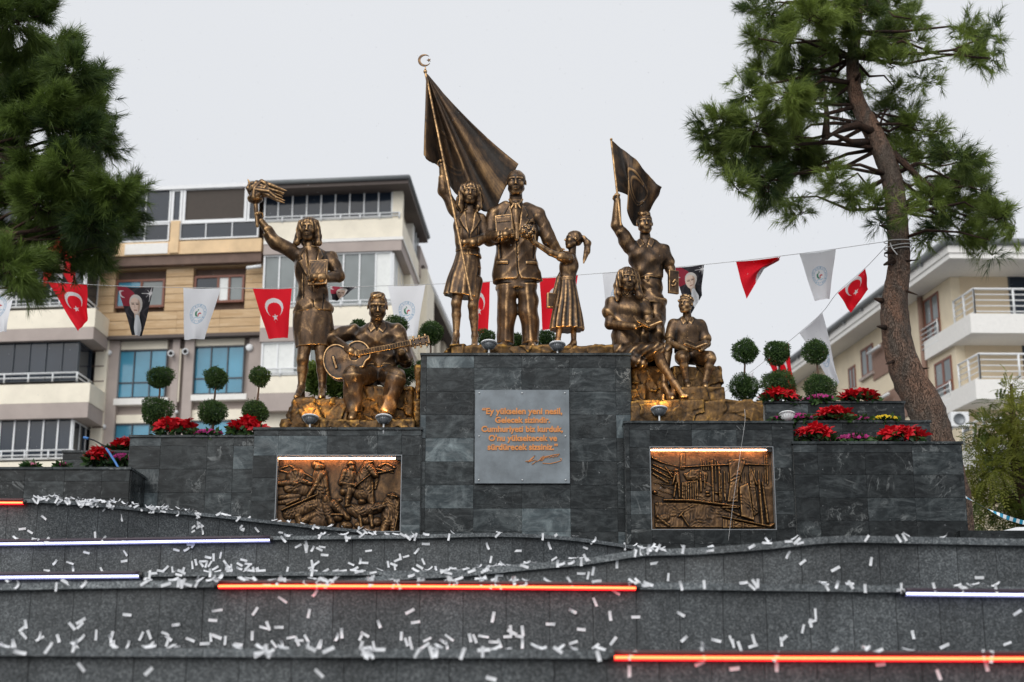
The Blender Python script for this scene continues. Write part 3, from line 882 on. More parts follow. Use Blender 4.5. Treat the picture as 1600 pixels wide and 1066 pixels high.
def surface_nets(f, lo, h):
    ins = f < 0
    c = [ins[i:ins.shape[0] - 1 + i, j:ins.shape[1] - 1 + j, k:ins.shape[2] - 1 + k] for i in (0, 1) for j in (0, 1) for k in (0, 1)]
    cnt = np.zeros(c[0].shape, np.uint8)
    for x in c: cnt += x
    I, J, K = np.nonzero((cnt > 0) & (cnt < 8))
    val = {}
    for i in (0, 1):
        for j in (0, 1):
            for k in (0, 1): val[i, j, k] = f[I + i, J + j, K + k]
    acc = np.zeros((len(I), 3)); num = np.zeros(len(I))
    for axis in range(3):
        for p in (0, 1):
            for q in (0, 1):
                a = [0, 0, 0]; o = [x for x in range(3) if x != axis]; a[o[0]] = p; a[o[1]] = q; b = list(a); b[axis] = 1
                va, vb = val[tuple(a)], val[tuple(b)]; m = (va < 0) != (vb < 0)
                t = np.where(m, va / np.where(m, va - vb, 1), 0)
                pos = np.zeros((len(I), 3)); pos[:, o[0]] = p; pos[:, o[1]] = q; pos[:, axis] = t
                acc += pos * m[:, None]; num += m
    V = (np.stack([I, J, K], 1) + acc / num[:, None]) * h + lo
    ids = np.full(cnt.shape, -1, np.int32); ids[I, J, K] = np.arange(len(I))
    quads = []
    for axis in range(3):
        o = [x for x in range(3) if x != axis]
        s0 = [slice(None)] * 3; s1 = [slice(None)] * 3; s0[axis] = slice(0, -1); s1[axis] = slice(1, None)
        A, B = ins[tuple(s0)], ins[tuple(s1)]
        for inside_first in (True, False):
            m = (A & ~B) if inside_first else (~A & B)
            g = np.nonzero(m); g = [np.array(x) for x in g]
            ok = (g[o[0]] > 0) & (g[o[1]] > 0) & (g[o[0]] < ids.shape[o[0]]) & (g[o[1]] < ids.shape[o[1]])
            g = [x[ok] for x in g]
            def at(p, q):
                x = [y.copy() for y in g]; x[o[0]] -= p; x[o[1]] -= q
                return ids[x[0], x[1], x[2]]
            q4 = np.stack([at(1, 1), at(0, 1), at(0, 0), at(1, 0)], 1)
            flip = inside_first ^ (axis == 1)
            quads.append(q4 if flip else q4[:, ::-1])
    Q = np.concatenate(quads); Q = Q[(Q >= 0).all(1)]
    return V, Q

def _nbr_avg(V, Q, n):
    e = np.concatenate([Q[:, [0, 1]], Q[:, [1, 2]], Q[:, [2, 3]], Q[:, [3, 0]]]); e = np.concatenate([e, e[:, ::-1]])
    deg = np.bincount(e[:, 0], minlength=n).astype(float); deg[deg == 0] = 1
    return e, deg
def relax_mesh(V, Q, it):
    if it <= 0: return V
    e, deg = _nbr_avg(V, Q, len(V)); V = V.copy()
    for lam in ([0.5, -0.52] * it):
        a = np.stack([np.bincount(e[:, 0], V[e[:, 1], i], len(V)) for i in range(3)], 1) / deg[:, None]
        V += lam * (a - V)
    return V
def vnormals(V, Q):
    n = np.cross(V[Q[:, 2]] - V[Q[:, 0]], V[Q[:, 3]] - V[Q[:, 1]]); N = np.zeros_like(V)
    for i in range(4):
        for a in range(3): N[:, a] += np.bincount(Q[:, i], n[:, a], len(V))
    return N / np.maximum(np.linalg.norm(N, axis=1), 1e-9)[:, None]
def wear_of(V, Q, h, it, gain):
    """how much a place stands proud (polished by hands and rain) or lies in a recess (patina)"""
    e, deg = _nbr_avg(V, Q, len(V)); N = vnormals(V, Q); A = V.copy(); tot = 0
    for k in range(it):
        A = np.stack([np.bincount(e[:, 0], A[e[:, 1], i], len(V)) for i in range(3)], 1) / deg[:, None]
        if k in (2, it - 1): tot = tot + ((V - A) * N).sum(1) / (h * math.sqrt(k + 1))
    return np.clip(0.5 + tot * 0.55 * gain, 0, 1)

# ------------------------------------------------------------------ anatomy
def frame(fwd, up=(0, 0, 1)):
    """columns: right-hand side of the viewer's picture (x), face direction (y), up (z)"""
    f = np.array(fwd, float); f /= np.linalg.norm(f); u = np.array(up, float); u = u - f * (u @ f); u /= np.linalg.norm(u)
    return np.stack([np.cross(f, u), f, u], 1)

def head(S, c, H, M3, male=True, ears=True, k=0.0):
    c = np.array(c, float)
    L = lambda x, y, z: c + M3 @ (np.array([x, y, z]) * H)
    w = 1.08 if male else 1.0; jw = 1.0 if male else .86
    S.ell(L(0, -0.06, .12), np.array([.335 * w, .40, .375]) * H, 0.01, M3=M3)
    S.ell(L(0, .10, -.12), np.array([.272 * w, .265, .34]) * H, .10 * H, M3=M3)
    S.cap(L(-.07 * jw, .20, -.405), L(.07 * jw, .20, -.405), .085 * H, k=.10 * H)                 # chin
    for x in (-1, 1):
        S.cap(L(.235 * x * jw, -.02, -.23), L(.12 * x * jw, .16, -.38), .085 * H, k=.09 * H)
        S.ell(L(.165 * x * w, .225, -.10), np.array([.10, .09, .10]) * H, .08 * H, M3=M3)         # cheek
        S.cap(L(.06 * x, .325, .125), L(.22 * x * w, .26, .125), (.034 if male else .022) * H, .022 * H, k=.07 * H)      # brow
    for x in (-1, 1):
        S.ell(L(.130 * x * w, .372, .045), np.array([.082, .060, .050]) * H, .04 * H, 'cut', M3)    # socket
        S.ell(L(.130 * x * w, .270, .038), np.array([.070, .066, .044]) * H, .008 * H, M3=M3)       # eye
        S.cap(L(.07 * x * w, .312, .078), L(.20 * x * w, .272, .068), .014 * H, k=.012 * H)      # lid
    S.chain([L(0, .315, .07), L(0, .385, -.04), L(0, .425, -.11)], [.030 * H, .036 * H, .046 * H], .04 * H)        # nose
    for x in (-1, 1): S.ell(L(.045 * x, .36, -.125), np.array([.034, .045, .028]) * H, .02 * H, M3=M3)
    S.ell(L(0, .285, -.255), np.array([.12, .06, .08]) * H, .07 * H, M3=M3)                        # muzzle
    S.chain([L(-.09, .315, -.256), L(-.03, .345, -.240), L(.03, .345, -.240), L(.09, .315, -.256)], [.014 * H, .024 * H, .024 * H, .014 * H], .012 * H); S.chain([L(-.07, .322, -.285), L(0, .345, -.302), L(.07, .322, -.285)], [.016 * H, .029 * H, .016 * H], .012 * H)
    S.cap(L(-.095, .362, -.270), L(.095, .362, -.270), .020 * H, k=.006 * H, mode='cut')
    S.cap(L(-.05, .365, -.345), L(.05, .365, -.345), .022 * H, k=.03 * H, mode='cut')
    if ears:
        for x in (-1, 1): S.ell(L(.340 * x * w, -.03, .0), np.array([.028, .075, .105]) * H, .03 * H, M3=M3)
    return L

def hand(S, w, d, nrm, size, curl=0.6, thumb=1, spread=0.2, finger_curl=None):
    """palm and five fingers from the wrist w; d: pointing direction, nrm: the side the fingers close to; thumb=+1/-1: side of the thumb"""
    w = np.array(w, float); d = np.array(d, float); d /= np.linalg.norm(d); n = np.array(nrm, float); n -= d * (n @ d); n /= np.linalg.norm(n); sd = np.cross(d, n) * thumb
    m3 = np.stack([sd, n, d], 1)
    S.ell(w + d * size * .26, np.array([.23, .115, .30]) * size, size * .08, M3=m3)
    for i, (off, ln) in enumerate(((.155, .44), (.052, .49), (-.052, .46), (-.15, .36))):
        base = w + d * size * .46 + sd * off * size; ang = 0.0; p = base; r0 = size * .066
        dd = d + sd * off * spread * 2
        cc = curl if finger_curl is None else finger_curl[i]
        pts = [w + d * size * .28 + sd * off * size * .8, base]; rs = [size * .06, r0]
        for sgm, fr in enumerate((.42, .32, .26)):
            ang += cc * (0.9 if sgm == 0 else 1.15)
            step = (dd * math.cos(ang) + n * math.sin(ang)); step /= np.linalg.norm(step)
            p = p + step * ln * fr * size; pts.append(p); rs.append(r0 * (1 - .12 * (sgm + 1)))
        S.chain(pts, rs, size * .02)
    b = w + d * size * .10 + sd * size * .15
    t1 = b + (sd * .75 + d * .65 + n * .25) * size * .20; t2 = t1 + (d * .8 + n * .6 + sd * .05) * size * .17; t3 = t2 + (d * .6 + n * .7 - sd * .35) * size * .13
    S.chain([b, t1, t2, t3], [size * .085, size * .075, size * .062, size * .05], size * .05)

def foot_shape(S, ankle, toe, z, r=0.05, k=0.03, heel=0.0):
    """shoe or foot: heel under the ankle, instep, ball and toe on the level z"""
    a, t = np.array(ankle, float), np.array(toe, float); d = t - a; d[2] = 0; L = np.linalg.norm(d); d /= max(L, 1e-6)
    a0 = a.copy(); hb = np.array([a[0], a[1], z]) - d * r * .7
    S.cap(a, hb + np.array([0, 0, r * .75 + heel]), r * .85, r * .85, k)
    S.cap(a + d * r * .2, np.array([t[0], t[1], z]) - d * L * .35 + np.array([0, 0, r * .8]), r * .9, r * .82, k)
    S.cap(np.array([t[0], t[1], z]) - d * L * .38 + np.array([0, 0, r * .62]), np.array([t[0], t[1], z]) - d * r * .5 + np.array([0, 0, r * .5]), r * .82, r * .55, k)
    if heel: S.cap(hb + np.array([0, 0, r * .5 + heel]), hb + np.array([0, 0, .01]), r * .55, r * .4, k * .4)
    big = 0.6
    S.box([a[0], a[1], z - big], [big, big, big], 0, 'cut')

def cloth_grid(fn, nu, nv, thick, name, mat, parent, wear=True, gain=1.0):
    """a sheet with a real thickness from fn(s,t) -> points (arrays)"""
    s, t = np.meshgrid(np.linspace(0, 1, nu), np.linspace(0, 1, nv), indexing='ij')
    A = fn(s, t).reshape(-1, 3)
    idx = np.arange(nu * nv).reshape(nu, nv)
    Q = np.stack([idx[:-1, :-1].ravel(), idx[1:, :-1].ravel(), idx[1:, 1:].ravel(), idx[:-1, 1:].ravel()], 1)
    N = vnormals(A, Q); n = nu * nv
    V = np.concatenate([A + N * thick / 2, A - N * thick / 2])
    Qb = Q[:, ::-1] + n
    bd = []
    for row, rev in ((idx[:, 0], True), (idx[:, -1], False), (idx[0, :], False), (idx[-1, :], True)):
        a, b = row[:-1], row[1:]
        q = np.stack([a, b, b + n, a + n], 1)
        bd.append(q[:, ::-1] if rev else q)
    Q2 = np.concatenate([Q, Qb] + bd)
    at = {}
    if wear:
        w = wear_of(A, Q, np.linalg.norm(A[idx[1, -1]] - A[idx[0, -1]]) + 1e-6, 14, gain * 1.2); at = {'wear': ('FLOAT', np.concatenate([w, 1 - w]))}
    me = np_mesh(name, V - np.array(wloc(parent)), Q2, mat, True, at)
    return link(name, me, parent)
# ================================================================== the bronze figures
def J(D):
    """joint finder for a figure at the distance D: photo position + metres further away"""
    return lambda u, v, w=0.0: np.array(P(u, v, D + w))
BR = M['bronze']
VOX = 0.0085
ZC = P(806, 543, 18.36)[2]        # top of the rough slab on the tall pedestal
def XZ(j, pts, w=-.2):
    return [(lambda p: (p[0], p[2]))(j(a, b, w)) for a, b in pts]
def mir(pts, c):
    return [(2 * c - a, b) for a, b in pts][::-1]
def vsub(a, b): return np.array(a) - np.array(b)
def mid(a, b, t=0.5): return np.array(a) * (1 - t) + np.array(b) * t

STATUES = 'bronze statues of the monument'

# ---------------------------------------------------------------- man in the suit
def suit_man():
    D = 18.56; j = J(D); q0 = px(D); q = q0 * .90
    zt = ZC
    root = thing('bronze_statue', (j(808, 541)[0], D, zt), 'tall bronze statue of a bareheaded man in suit and tie holding a book', 'statue', STATUES)
    B = Sculpt(VOX)
    hc = j(806.5, 286, -.05); M3 = frame((-0.05, -1, -0.10)); Hh = 42.0 * q0
    head(B, hc, Hh, M3, True)
    B.cap(j(806, 300, -.01), j(806, 326, .03), 11 * q, 13 * q, .03)
    # trunk and limbs under the cloth
    B.loft([j(806, 326, .03), j(806, 350, .02), j(806, 400, 0), j(806, 440, .02)], [26 * q, 36 * q, 31 * q, 33 * q], [15 * q, 21 * q, 19 * q, 19 * q], (1, 0, 0), .03)
    for sx, hp, kn, an, tp in ((-1, (794, 440), (791, 488), (789, 531), (786, 541)), (1, (822, 440), (826, 488), (829, 531), (833, 541))):
        B.chain([j(*hp, .02), j(*kn, 0), j(*an, .03)], [15 * q, 12 * q, 9 * q], .02)
        foot_shape(B, j(*an, .03), np.array([tp[0] * 0 + j(*tp)[0], D - .21, zt]), zt, .056)
    # right hand (left in the picture) holding the book against the chest; left arm goes out behind the girl
    B.chain([j(770, 340, .02), j(765, 373, -.04), j(790, 367, -.36)], [13 * q, 11 * q, 7 * q], .02)
    hand(B, j(787, 366, -.37), (.9, .0, .30), (.1, .9, .1), 28 * q, .55, 1, .2)
    B.chain([j(842, 340, .02), j(858, 375, .03), j(874, 396, .05)], [13 * q, 11 * q, 8 * q], .02)
    hand(B, j(872, 395, .05), (.95, .0, -.15), (0, -.9, -.2), 24 * q, .35, -1)
    B.build('body', BR, root)
    # hair: combed back, receding
    S = Sculpt(VOX); H = Hh; L = lambda x, y, z: hc + M3 @ (np.array([x, y, z]) * H)
    S.ell(L(0, -.10, .14), np.array([.352, .40, .385]) * H, 0, M3=M3)
    S.ell(L(0, .49, -.03), np.array([.30, .42, .38]) * H, .03, 'cut', M3)
    S.ell(L(0, .0, -.58), np.array([.6, .6, .45]) * H, .03, 'cut', M3)
    S.wrinkle(.003, 90, 3, (1, .4, .4))
    S.build('hair', BR, root)
    # jacket
    S = Sculpt(VOX)
    S.loft([j(806, 322, .03), j(806, 331, .03), j(806, 347, .02), j(807, 372, 0), j(807, 398, 0), j(807, 425, .01), j(808, 441, .015)],
           [15 * q, 29 * q, 37 * q, 37 * q, 36 * q, 39.5 * q, 42.5 * q], [13 * q, 17 * q, 22 * q, 24 * q, 23 * q, 23.5 * q, 24 * q], (1, 0, 0), .02, pw=2.35)
    S.cap(j(790, 323, .03), j(773, 334, .03), 9 * q, 11 * q, .05); S.cap(j(822, 323, .03), j(840, 334, .03), 9 * q, 11 * q, .05)
    S.chain([j(771, 336, .03), j(765.5, 373, -.05), j(782, 369.5, -.31)], [13 * q, 12 * q, 10 * q], .03)
    S.chain([j(842, 336, .03), j(858, 375, .03), j(871, 394.5, .05)], [13 * q, 11.5 * q, 10 * q], .03)
    # opening: collar, lapels, front edge
    fy = -.215
    S.chain([j(799, 320, -.12), j(803, 345, -.2), j(807, 372, -.24)], [2.0 * q, 5 * q, 1.5 * q], .02, 'cut'); S.chain([j(813, 320, -.12), j(811, 345, -.2), j(807, 372, -.24)], [2.0 * q, 5 * q, 1.5 * q], .02, 'cut')
    S.wrinkle(.011, 17, 5, (1, 1, 1.5))
    yb = D + .02
    S.emboss(XZ(j, [(798, 314), (815, 314), (812, 345), (807.5, 374), (802, 345)]), -.034, yb)
    lap = [(798, 316), (801.5, 340), (807, 374), (797, 360), (786.5, 341), (791.5, 337.5), (788.5, 332), (795, 318)]
    for pl in (lap, mir(lap, 807)): S.emboss(XZ(j, pl), .012, yb)
    fl = [(776, 405), (794, 406.5), (794, 411), (776, 409.5)]
    for pl in (fl, mir(fl, 808)): S.emboss(XZ(j, pl), .010, yb)
    S.emboss(XZ(j, [(826, 343.5), (836, 341.5), (836.6, 344.5), (826.6, 346.5)]), .008, yb); S.emboss(XZ(j, [(829, 339), (833, 336.5), (836, 342), (828, 344)]), .010, yb)
    S.groove(XZ(j, [(807, 374), (808.5, 415), (813, 443)]), .006, .014, yb)
    for v in (379, 394): S.emboss(XZ(j, [(808.5 + 1.6 * math.cos(k), v + 1.6 * math.sin(k)) for k in np.arange(0, 6.2, .8)]), .010, yb)
    S.emboss(XZ(j, [(811, 428), (820, 446), (803, 446)]), -.05, yb, .008)
    for sx in (-1, 1): S.groove(XZ(j, [(808 + sx * 24, 345), (808 + sx * 27, 375), (808 + sx * 26, 400)]), .012, .010, yb)
    S.groove(XZ(j, [(774, 378), (793, 372)], -.2), .008, .010, yb)
    S.build('jacket', BR, root)
    # shirt and tie
    S = Sculpt(VOX)
    S.loft([j(806, 315, .0), j(806, 330, .0), j(807, 372, .0)], [12 * q, 14 * q, 14 * q], [12.5 * q, 18 * q, 21.5 * q], (1, 0, 0), .01)
    for sx in (-1, 1): S.chain([j(806 + sx * 10, 312, -.03), j(806 + sx * 3, 319, -.125), j(806 + sx * 8, 326, -.14)], [2.4 * q, 2.8 * q, 1.2 * q], .006, flat=((0, 1, 0), .5))
    S.build('shirt', BR, root)
    S = Sculpt(0.006)
    S.chain([j(806, 320, -.145), j(806, 325, -.16)], [3.2 * q, 2.4 * q], .004); S.chain([j(806, 325, -.16), j(806.5, 350, -.20), j(807, 372, -.218)], [2.2 * q, 4.0 * q, 4.4 * q], .006, flat=((0, 1, 0), .5))
    S.build('tie', BR, root)
    # trousers with creases
    S = Sculpt(VOX)
    S.loft([j(807, 432, .015), j(807, 452, .02)], [36 * q, 35 * q], [21 * q, 20 * q], (1, 0, 0), .02)
    for sx, pts in ((-1, [(793, 448), (791.5, 488), (790.5, 520), (790, 537)]), (1, [(823, 448), (826, 488), (828.5, 520), (829.5, 537)])):
        S.loft([j(*pts[0], .02), j(*pts[1], .0), j(*pts[2], .02), j(*pts[3], .03)], [18.5 * q, 16.5 * q, 15.5 * q, 15 * q], [20 * q, 17 * q, 16 * q, 16 * q], (1, 0, 0), .04,
               pleat=lambda th, t: .10 * np.exp(-((np.abs(th - math.pi / 2)) / .22) ** 2) + .10 * np.exp(-((np.abs(th + math.pi / 2)) / .22) ** 2))
    S.wrinkle(.008, 16, 9, (1, 1, 1.6), lo=j(760, 545, -.5), hi=j(860, 430, .5))
    S.build('trousers', BR, root)
    # book held on the chest
    S = Sculpt(0.007); c = j(788, 354, -.315); m = frame((-.12, -1, .05), (-.08, 0, 1))
    S.box(c, (15 * q, 3.4 * q, 21 * q), M3=m); S.box(c + m @ np.array([0, 3.2 * q, 12 * q]), (11 * q, .8 * q, 4.5 * q), .003, M3=m)
    S.box(c + m @ np.array([0, 0, -21 * q]), (13.5 * q, 2.2 * q, 1.6 * q), 0, 'cut', M3=m)
    for z in (-13, 8, 16): S.box(c + m @ np.array([0, 3.7 * q, z * q]), (12.5 * q, .5 * q, .45 * q), .002, M3=m)
    S.build('book', BR, root)
    return root
suit_man()

# ---------------------------------------------------------------- helper: long wavy hair of a woman
def long_hair(root, hc, M3, H, ends, seed, part=0.0, curl=0.0, mat=None, fringe=False):
    S = Sculpt(0.0075); L = lambda x, y, z: hc + M3 @ (np.array([x, y, z]) * H)
    S.ell(L(0, -.08, .14), np.array([.385, .44, .405]) * H, 0, M3=M3)
    S.ell(L(0, -.20, -.26), np.array([.40, .26, .56]) * H, .06, M3=M3)
    for pts, rs in ends: S.chain([L(*p) for p in pts], [r * H for r in rs], .05)
    for sx in (-1, 1): S.chain([L(sx * .335, .10, .25), L(sx * .36, .10, -.02), L(sx * .37, .07, -.30)], [.10 * H, .105 * H, .11 * H], .06)
    S.ell(L(0, .47, -.14), np.array([.245, .40, .42]) * H, .03, 'cut', M3); S.cap(L(part, .40, .1), L(part * .5, .36, .36), .06 * H, .012 * H, .06 * H, 'cut')
    if fringe:
        for sx in (-1, 1): S.chain([L(part, .16, .49), L(part + sx * .14, .27, .36), L(sx * .28, .23, .16), L(sx * .31, .15, -.05)], [.04 * H, .07 * H, .06 * H, .05 * H], .07)
    r = np.random.default_rng(seed); ax = M3[:, 2]; ex = M3[:, 0]; ey = M3[:, 1]; ph = r.uniform(0, 6)
    def strands(X, Y, Z):
        a = (X - hc[0]) * ex[0] + (Y - hc[1]) * ex[1] + (Z - hc[2]) * ex[2]; b = (X - hc[0]) * ey[0] + (Y - hc[1]) * ey[1] + (Z - hc[2]) * ey[2]; z = (X - hc[0]) * ax[0] + (Y - hc[1]) * ax[1] + (Z - hc[2]) * ax[2]
        th = np.arctan2(b + .05 * H, a)
        am = np.where((z > .22 * H) & (b > .05 * H), .3, 1.0)
        return am * .014 * H * np.sin(th * 17 + 6 * z / H * (.4 + curl) + ph + 1.2 * np.sin(7 * z / H)) + am * .009 * H * np.sin(th * 31 + 9 * z / H + ph)
    S.fold(strands, S.lo - .05, S.hi + .05)
    return S.build('hair', mat or BR, root)

# ---------------------------------------------------------------- woman with the flag pole
def flag_woman():
    D = 18.50; j = J(D); q0 = px(D); q = q0 * 0.89; zt = ZC
    root = thing('bronze_statue', (j(728, 541)[0], D, zt), 'bronze statue of a long haired woman raising a huge furled flag', 'statue', STATUES)
    B = Sculpt(VOX); hc = j(735, 302, -.04); M3 = frame((.03, -1, -.08), (.06, 0, 1)); H = 37.5 * q0
    head(B, hc, H, M3, False, False)
    B.cap(j(735, 314, 0), j(734, 332, .03), 7.5 * q, 10 * q, .03)
    B.loft([j(733, 330, .04), j(731, 345, .02), j(731, 365, .01), j(731, 392, .02), j(731, 420, .03)], [14 * q, 24 * q, 21 * q, 18 * q, 24 * q], [10 * q, 16 * q, 16 * q, 13 * q, 16 * q], (1, 0, 0), .03)
    B.chain([j(712, 332, .03), j(694, 297, .0), j(690.5, 258, -.06)], [10 * q, 8 * q, 5.5 * q], .03)
    hand(B, j(690.3, 262, -.06), (-.06, -.05, 1), (.2, -1, 0), 23 * q, 1.0, -1)
    B.chain([j(751, 342, .03), j(761, 374, -.01), j(726, 379, -.22)], [10 * q, 8.5 * q, 5.5 * q], .03)
    hand(B, j(729, 379, -.21), (-1, -.25, .02), (-.1, 1, .0), 22 * q, .85, 1)
    for hp, kn, an, tp in (((719, 440), (713, 474), (713, 524), (707, 541)), ((743, 440), (739, 478), (742, 526), (741, 543))):
        B.chain([j(*hp, .03), j(*kn, -.0), mid(j(*kn), j(*an), .35) + np.array([0, .03, 0]), j(*an, .03)], [13 * q, 8.6 * q, 8.2 * q, 5 * q], .03)
        foot_shape(B, j(*an, .03), np.array([j(*tp)[0], D - .17, zt]), zt, .045, heel=.02)
    B.build('body', BR, root)
    long_hair(root, hc, M3, H, [([(-.33, -.05, 0), (-.41, 0, -.3), (-.40, .06, -.6), (-.34, .1, -.80)], [.12, .15, .14, .05]), ([(.33, -.05, 0), (.41, 0, -.3), (.40, .08, -.62), (.32, .14, -.86)], [.12, .16, .15, .05])], 4, .05, 1.2)
    # fitted jacket and flared skirt
    S = Sculpt(VOX)
    S.loft([j(733, 326, .04), j(732, 333, .04), j(731, 348, .02), j(731, 368, .01), j(731, 391, .02), j(731, 402, .02)], [10 * q, 20 * q, 26 * q, 24 * q, 20.5 * q, 22.5 * q], [9 * q, 13 * q, 18 * q, 18.5 * q, 15 * q, 16.5 * q], (1, 0, 0), .02, pw=2.2)
    S.chain([j(713, 334, .03), j(694, 299, .0), j(690.5, 278, -.045)], [11 * q, 9.5 * q, 8 * q], .03)
    S.chain([j(750, 342, .03), j(760, 374, -.01), j(738, 379.5, -.19)], [10.5 * q, 9.5 * q, 7.5 * q], .03)
    S.wrinkle(.0085, 22, 8, (1, 1, 2))
    yb = D + .02; S.emboss(XZ(j, [(727, 322), (742, 322), (737, 345), (733, 362), (729, 343)]), -.02, yb)
    lap = [(727, 324), (729, 345), (733, 364), (723, 350), (717, 338), (724, 326)]
    for pl in (lap, mir(lap, 734)): S.emboss(XZ(j, pl), .011, yb)
    S.groove(XZ(j, [(733, 362), (732, 402)]), .005, .014, yb); S.groove(XZ(j, [(718, 352), (716, 385)]), .006, .008, yb); S.groove(XZ(j, [(746, 352), (746, 385)]), .006, .008, yb)
    S.loft([j(731, 388, .02), j(731, 394, .02)], [21.6 * q, 21.8 * q], [16.2 * q, 16.4 * q], (1, 0, 0), .004)     # belt
    S.build('jacket', BR, root)
    S = Sculpt(VOX)
    S.loft([j(731, 390, .02), j(730, 412, .03), j(724, 440, .03), j(720.5, 464, .03)], [19 * q, 24 * q, 28.5 * q, 31 * q], [14 * q, 18 * q, 20 * q, 22 * q], (1, 0, 0), .0,
           pleat=lambda th, t: t * (.055 * np.sin(9 * th + 1.5 * t) + .03 * np.sin(17 * th + 2)))
    S.box(j(720, 476, 0), (.6, .6, 9.5 * q), 0, 'cut', frame((0, -1, 0), (.22, 0, 1)), rnd=.001)
    S.build('skirt', BR, root)
    # pole with crescent and star
    pa, pb = j(664.5, 112, -.02), j(737, 468, -.30)
    S = Sculpt(0.006); S.cap(pa, pb, 2.3 * q, 2.5 * q, 0); S.ell(pa, (3.6 * q, 3.6 * q, 3.9 * q), .006); S.cap(pa + np.array([0, 0, 3 * q]), pa + np.array([0, 0, 8 * q]), 1.7 * q, 1.3 * q, .004)
    S.build('flag_pole', BR, root)
    c = j(663, 94.5, -.02); m = MB()
    prof = []
    n = 22; Ro, Ri, off = 10.4 * q0, 8.6 * q0, 2.3 * q0
    a0 = math.acos(min(1, (Ro * Ro + off * off - Ri * Ri) / (2 * Ro * off)))
    a1 = math.pi - math.acos(min(1, max(-1, (Ri * Ri + off * off - Ro * Ro) / (2 * Ri * off))))
    for k in range(n + 1):
        an = a0 + (2 * math.pi - 2 * a0) * k / n; prof.append((Ro * math.cos(an), Ro * math.sin(an)))
    for k in range(n + 1):
        an = -(math.pi - (math.pi - a1)) + 2 * (a1) * 0 ; 
    inner = []
    for k in range(n + 1):
        an = (2 * math.pi - a1) + (a1 - (2 * math.pi - a1)) * k / n; inner.append((off + Ri * math.cos(an), Ri * math.sin(an)))
    pr = prof + inner[1:-1]
    rot = math.radians(8)
    m.prism([(c[0] + x * math.cos(rot) - z * math.sin(rot), c[1] - .012, c[2] + x * math.sin(rot) + z * math.cos(rot)) for x, z in pr], (0, .024, 0))
    st = []
    for k in range(10):
        an = math.pi / 2 * 0 + math.pi + k * math.pi / 5; rr = 3.4 * q0 if k % 2 == 0 else 1.4 * q0; st.append((c[0] + 7.4 * q0 + rr * math.cos(an), c[1] - .01, c[2] + .4 * q + rr * math.sin(an)))
    m.prism(st, (0, .02, 0)); m.build('finial', BR, root)
    # the huge cloth: hangs in long folds from the top of the pole
    top = j(667, 116, -.03)
    bot = [(664.5, 240), (663.5, 252), (672, 259), (684, 247), (692, 262), (703, 281), (716, 296), (733, 308), (748, 322), (760, 326), (774, 322), (784, 302), (796, 277), (812, 250)]
    bp = np.array([j(*b) for b in bot]); tt = np.linspace(0, 1, len(bot))
    tp = np.array([top, j(669.5, 119, .02)])
    def cloth(s, t):
        lo = np.stack([np.interp(s, tt, bp[:, i]) for i in range(3)], -1)
        # smooth the hem a little
        s2 = np.clip(s + .03, 0, 1); s3 = np.clip(s - .03, 0, 1)
        lo = (lo + np.stack([np.interp(s2, tt, bp[:, i]) for i in range(3)], -1) + np.stack([np.interp(s3, tt, bp[:, i]) for i in range(3)], -1)) / 3
        hi = tp[0] + (tp[1] - tp[0]) * s[..., None]
        w = t[..., None] ** 1.0
        p = hi * (1 - w) + lo * w
        amp = t ** .8
        cs = np.array([0, .06, .14, .22, .32, .45, .55, .62, .70, .78, .86, .93, 1.0]); cy = np.array([.02, -.15, -.12, .10, .24, .22, .14, .04, .12, .13, .02, .12, .05])
        sw = np.clip(s + .012 * np.sin(t * 7 + 2), 0, 1)
        dep = 0
        for o_ in (-.03, -.015, 0, .015, .03): dep = dep + np.interp(np.clip(sw + o_, 0, 1), cs, cy) / 5
        dep = dep + .010 * np.sin(s * 31 + 3 * np.sin(3 * t)) + .003 * np.sin(s * 70 + t * 5)
        p[..., 1] += dep * amp * 1.35
        sag = np.sin(np.pi * t) * .05
        p[..., 2] -= sag * s * 1.2
        # crescent and star cast into the cloth
        cx, cz = s - .44, (t - .62) * 1.1
        r1 = np.abs(np.hypot(cx, cz) - .20); r2 = np.abs(np.hypot(cx - .05, cz + .02) - .16)
        p[..., 1] -= .004 * np.exp(-(np.minimum(r1, r2) / .010) ** 2)
        return p
    cloth_grid(cloth, 190, 130, .02, 'flag_cloth', M['bronze_flag'], root, gain=1.3)
    return root
flag_woman()

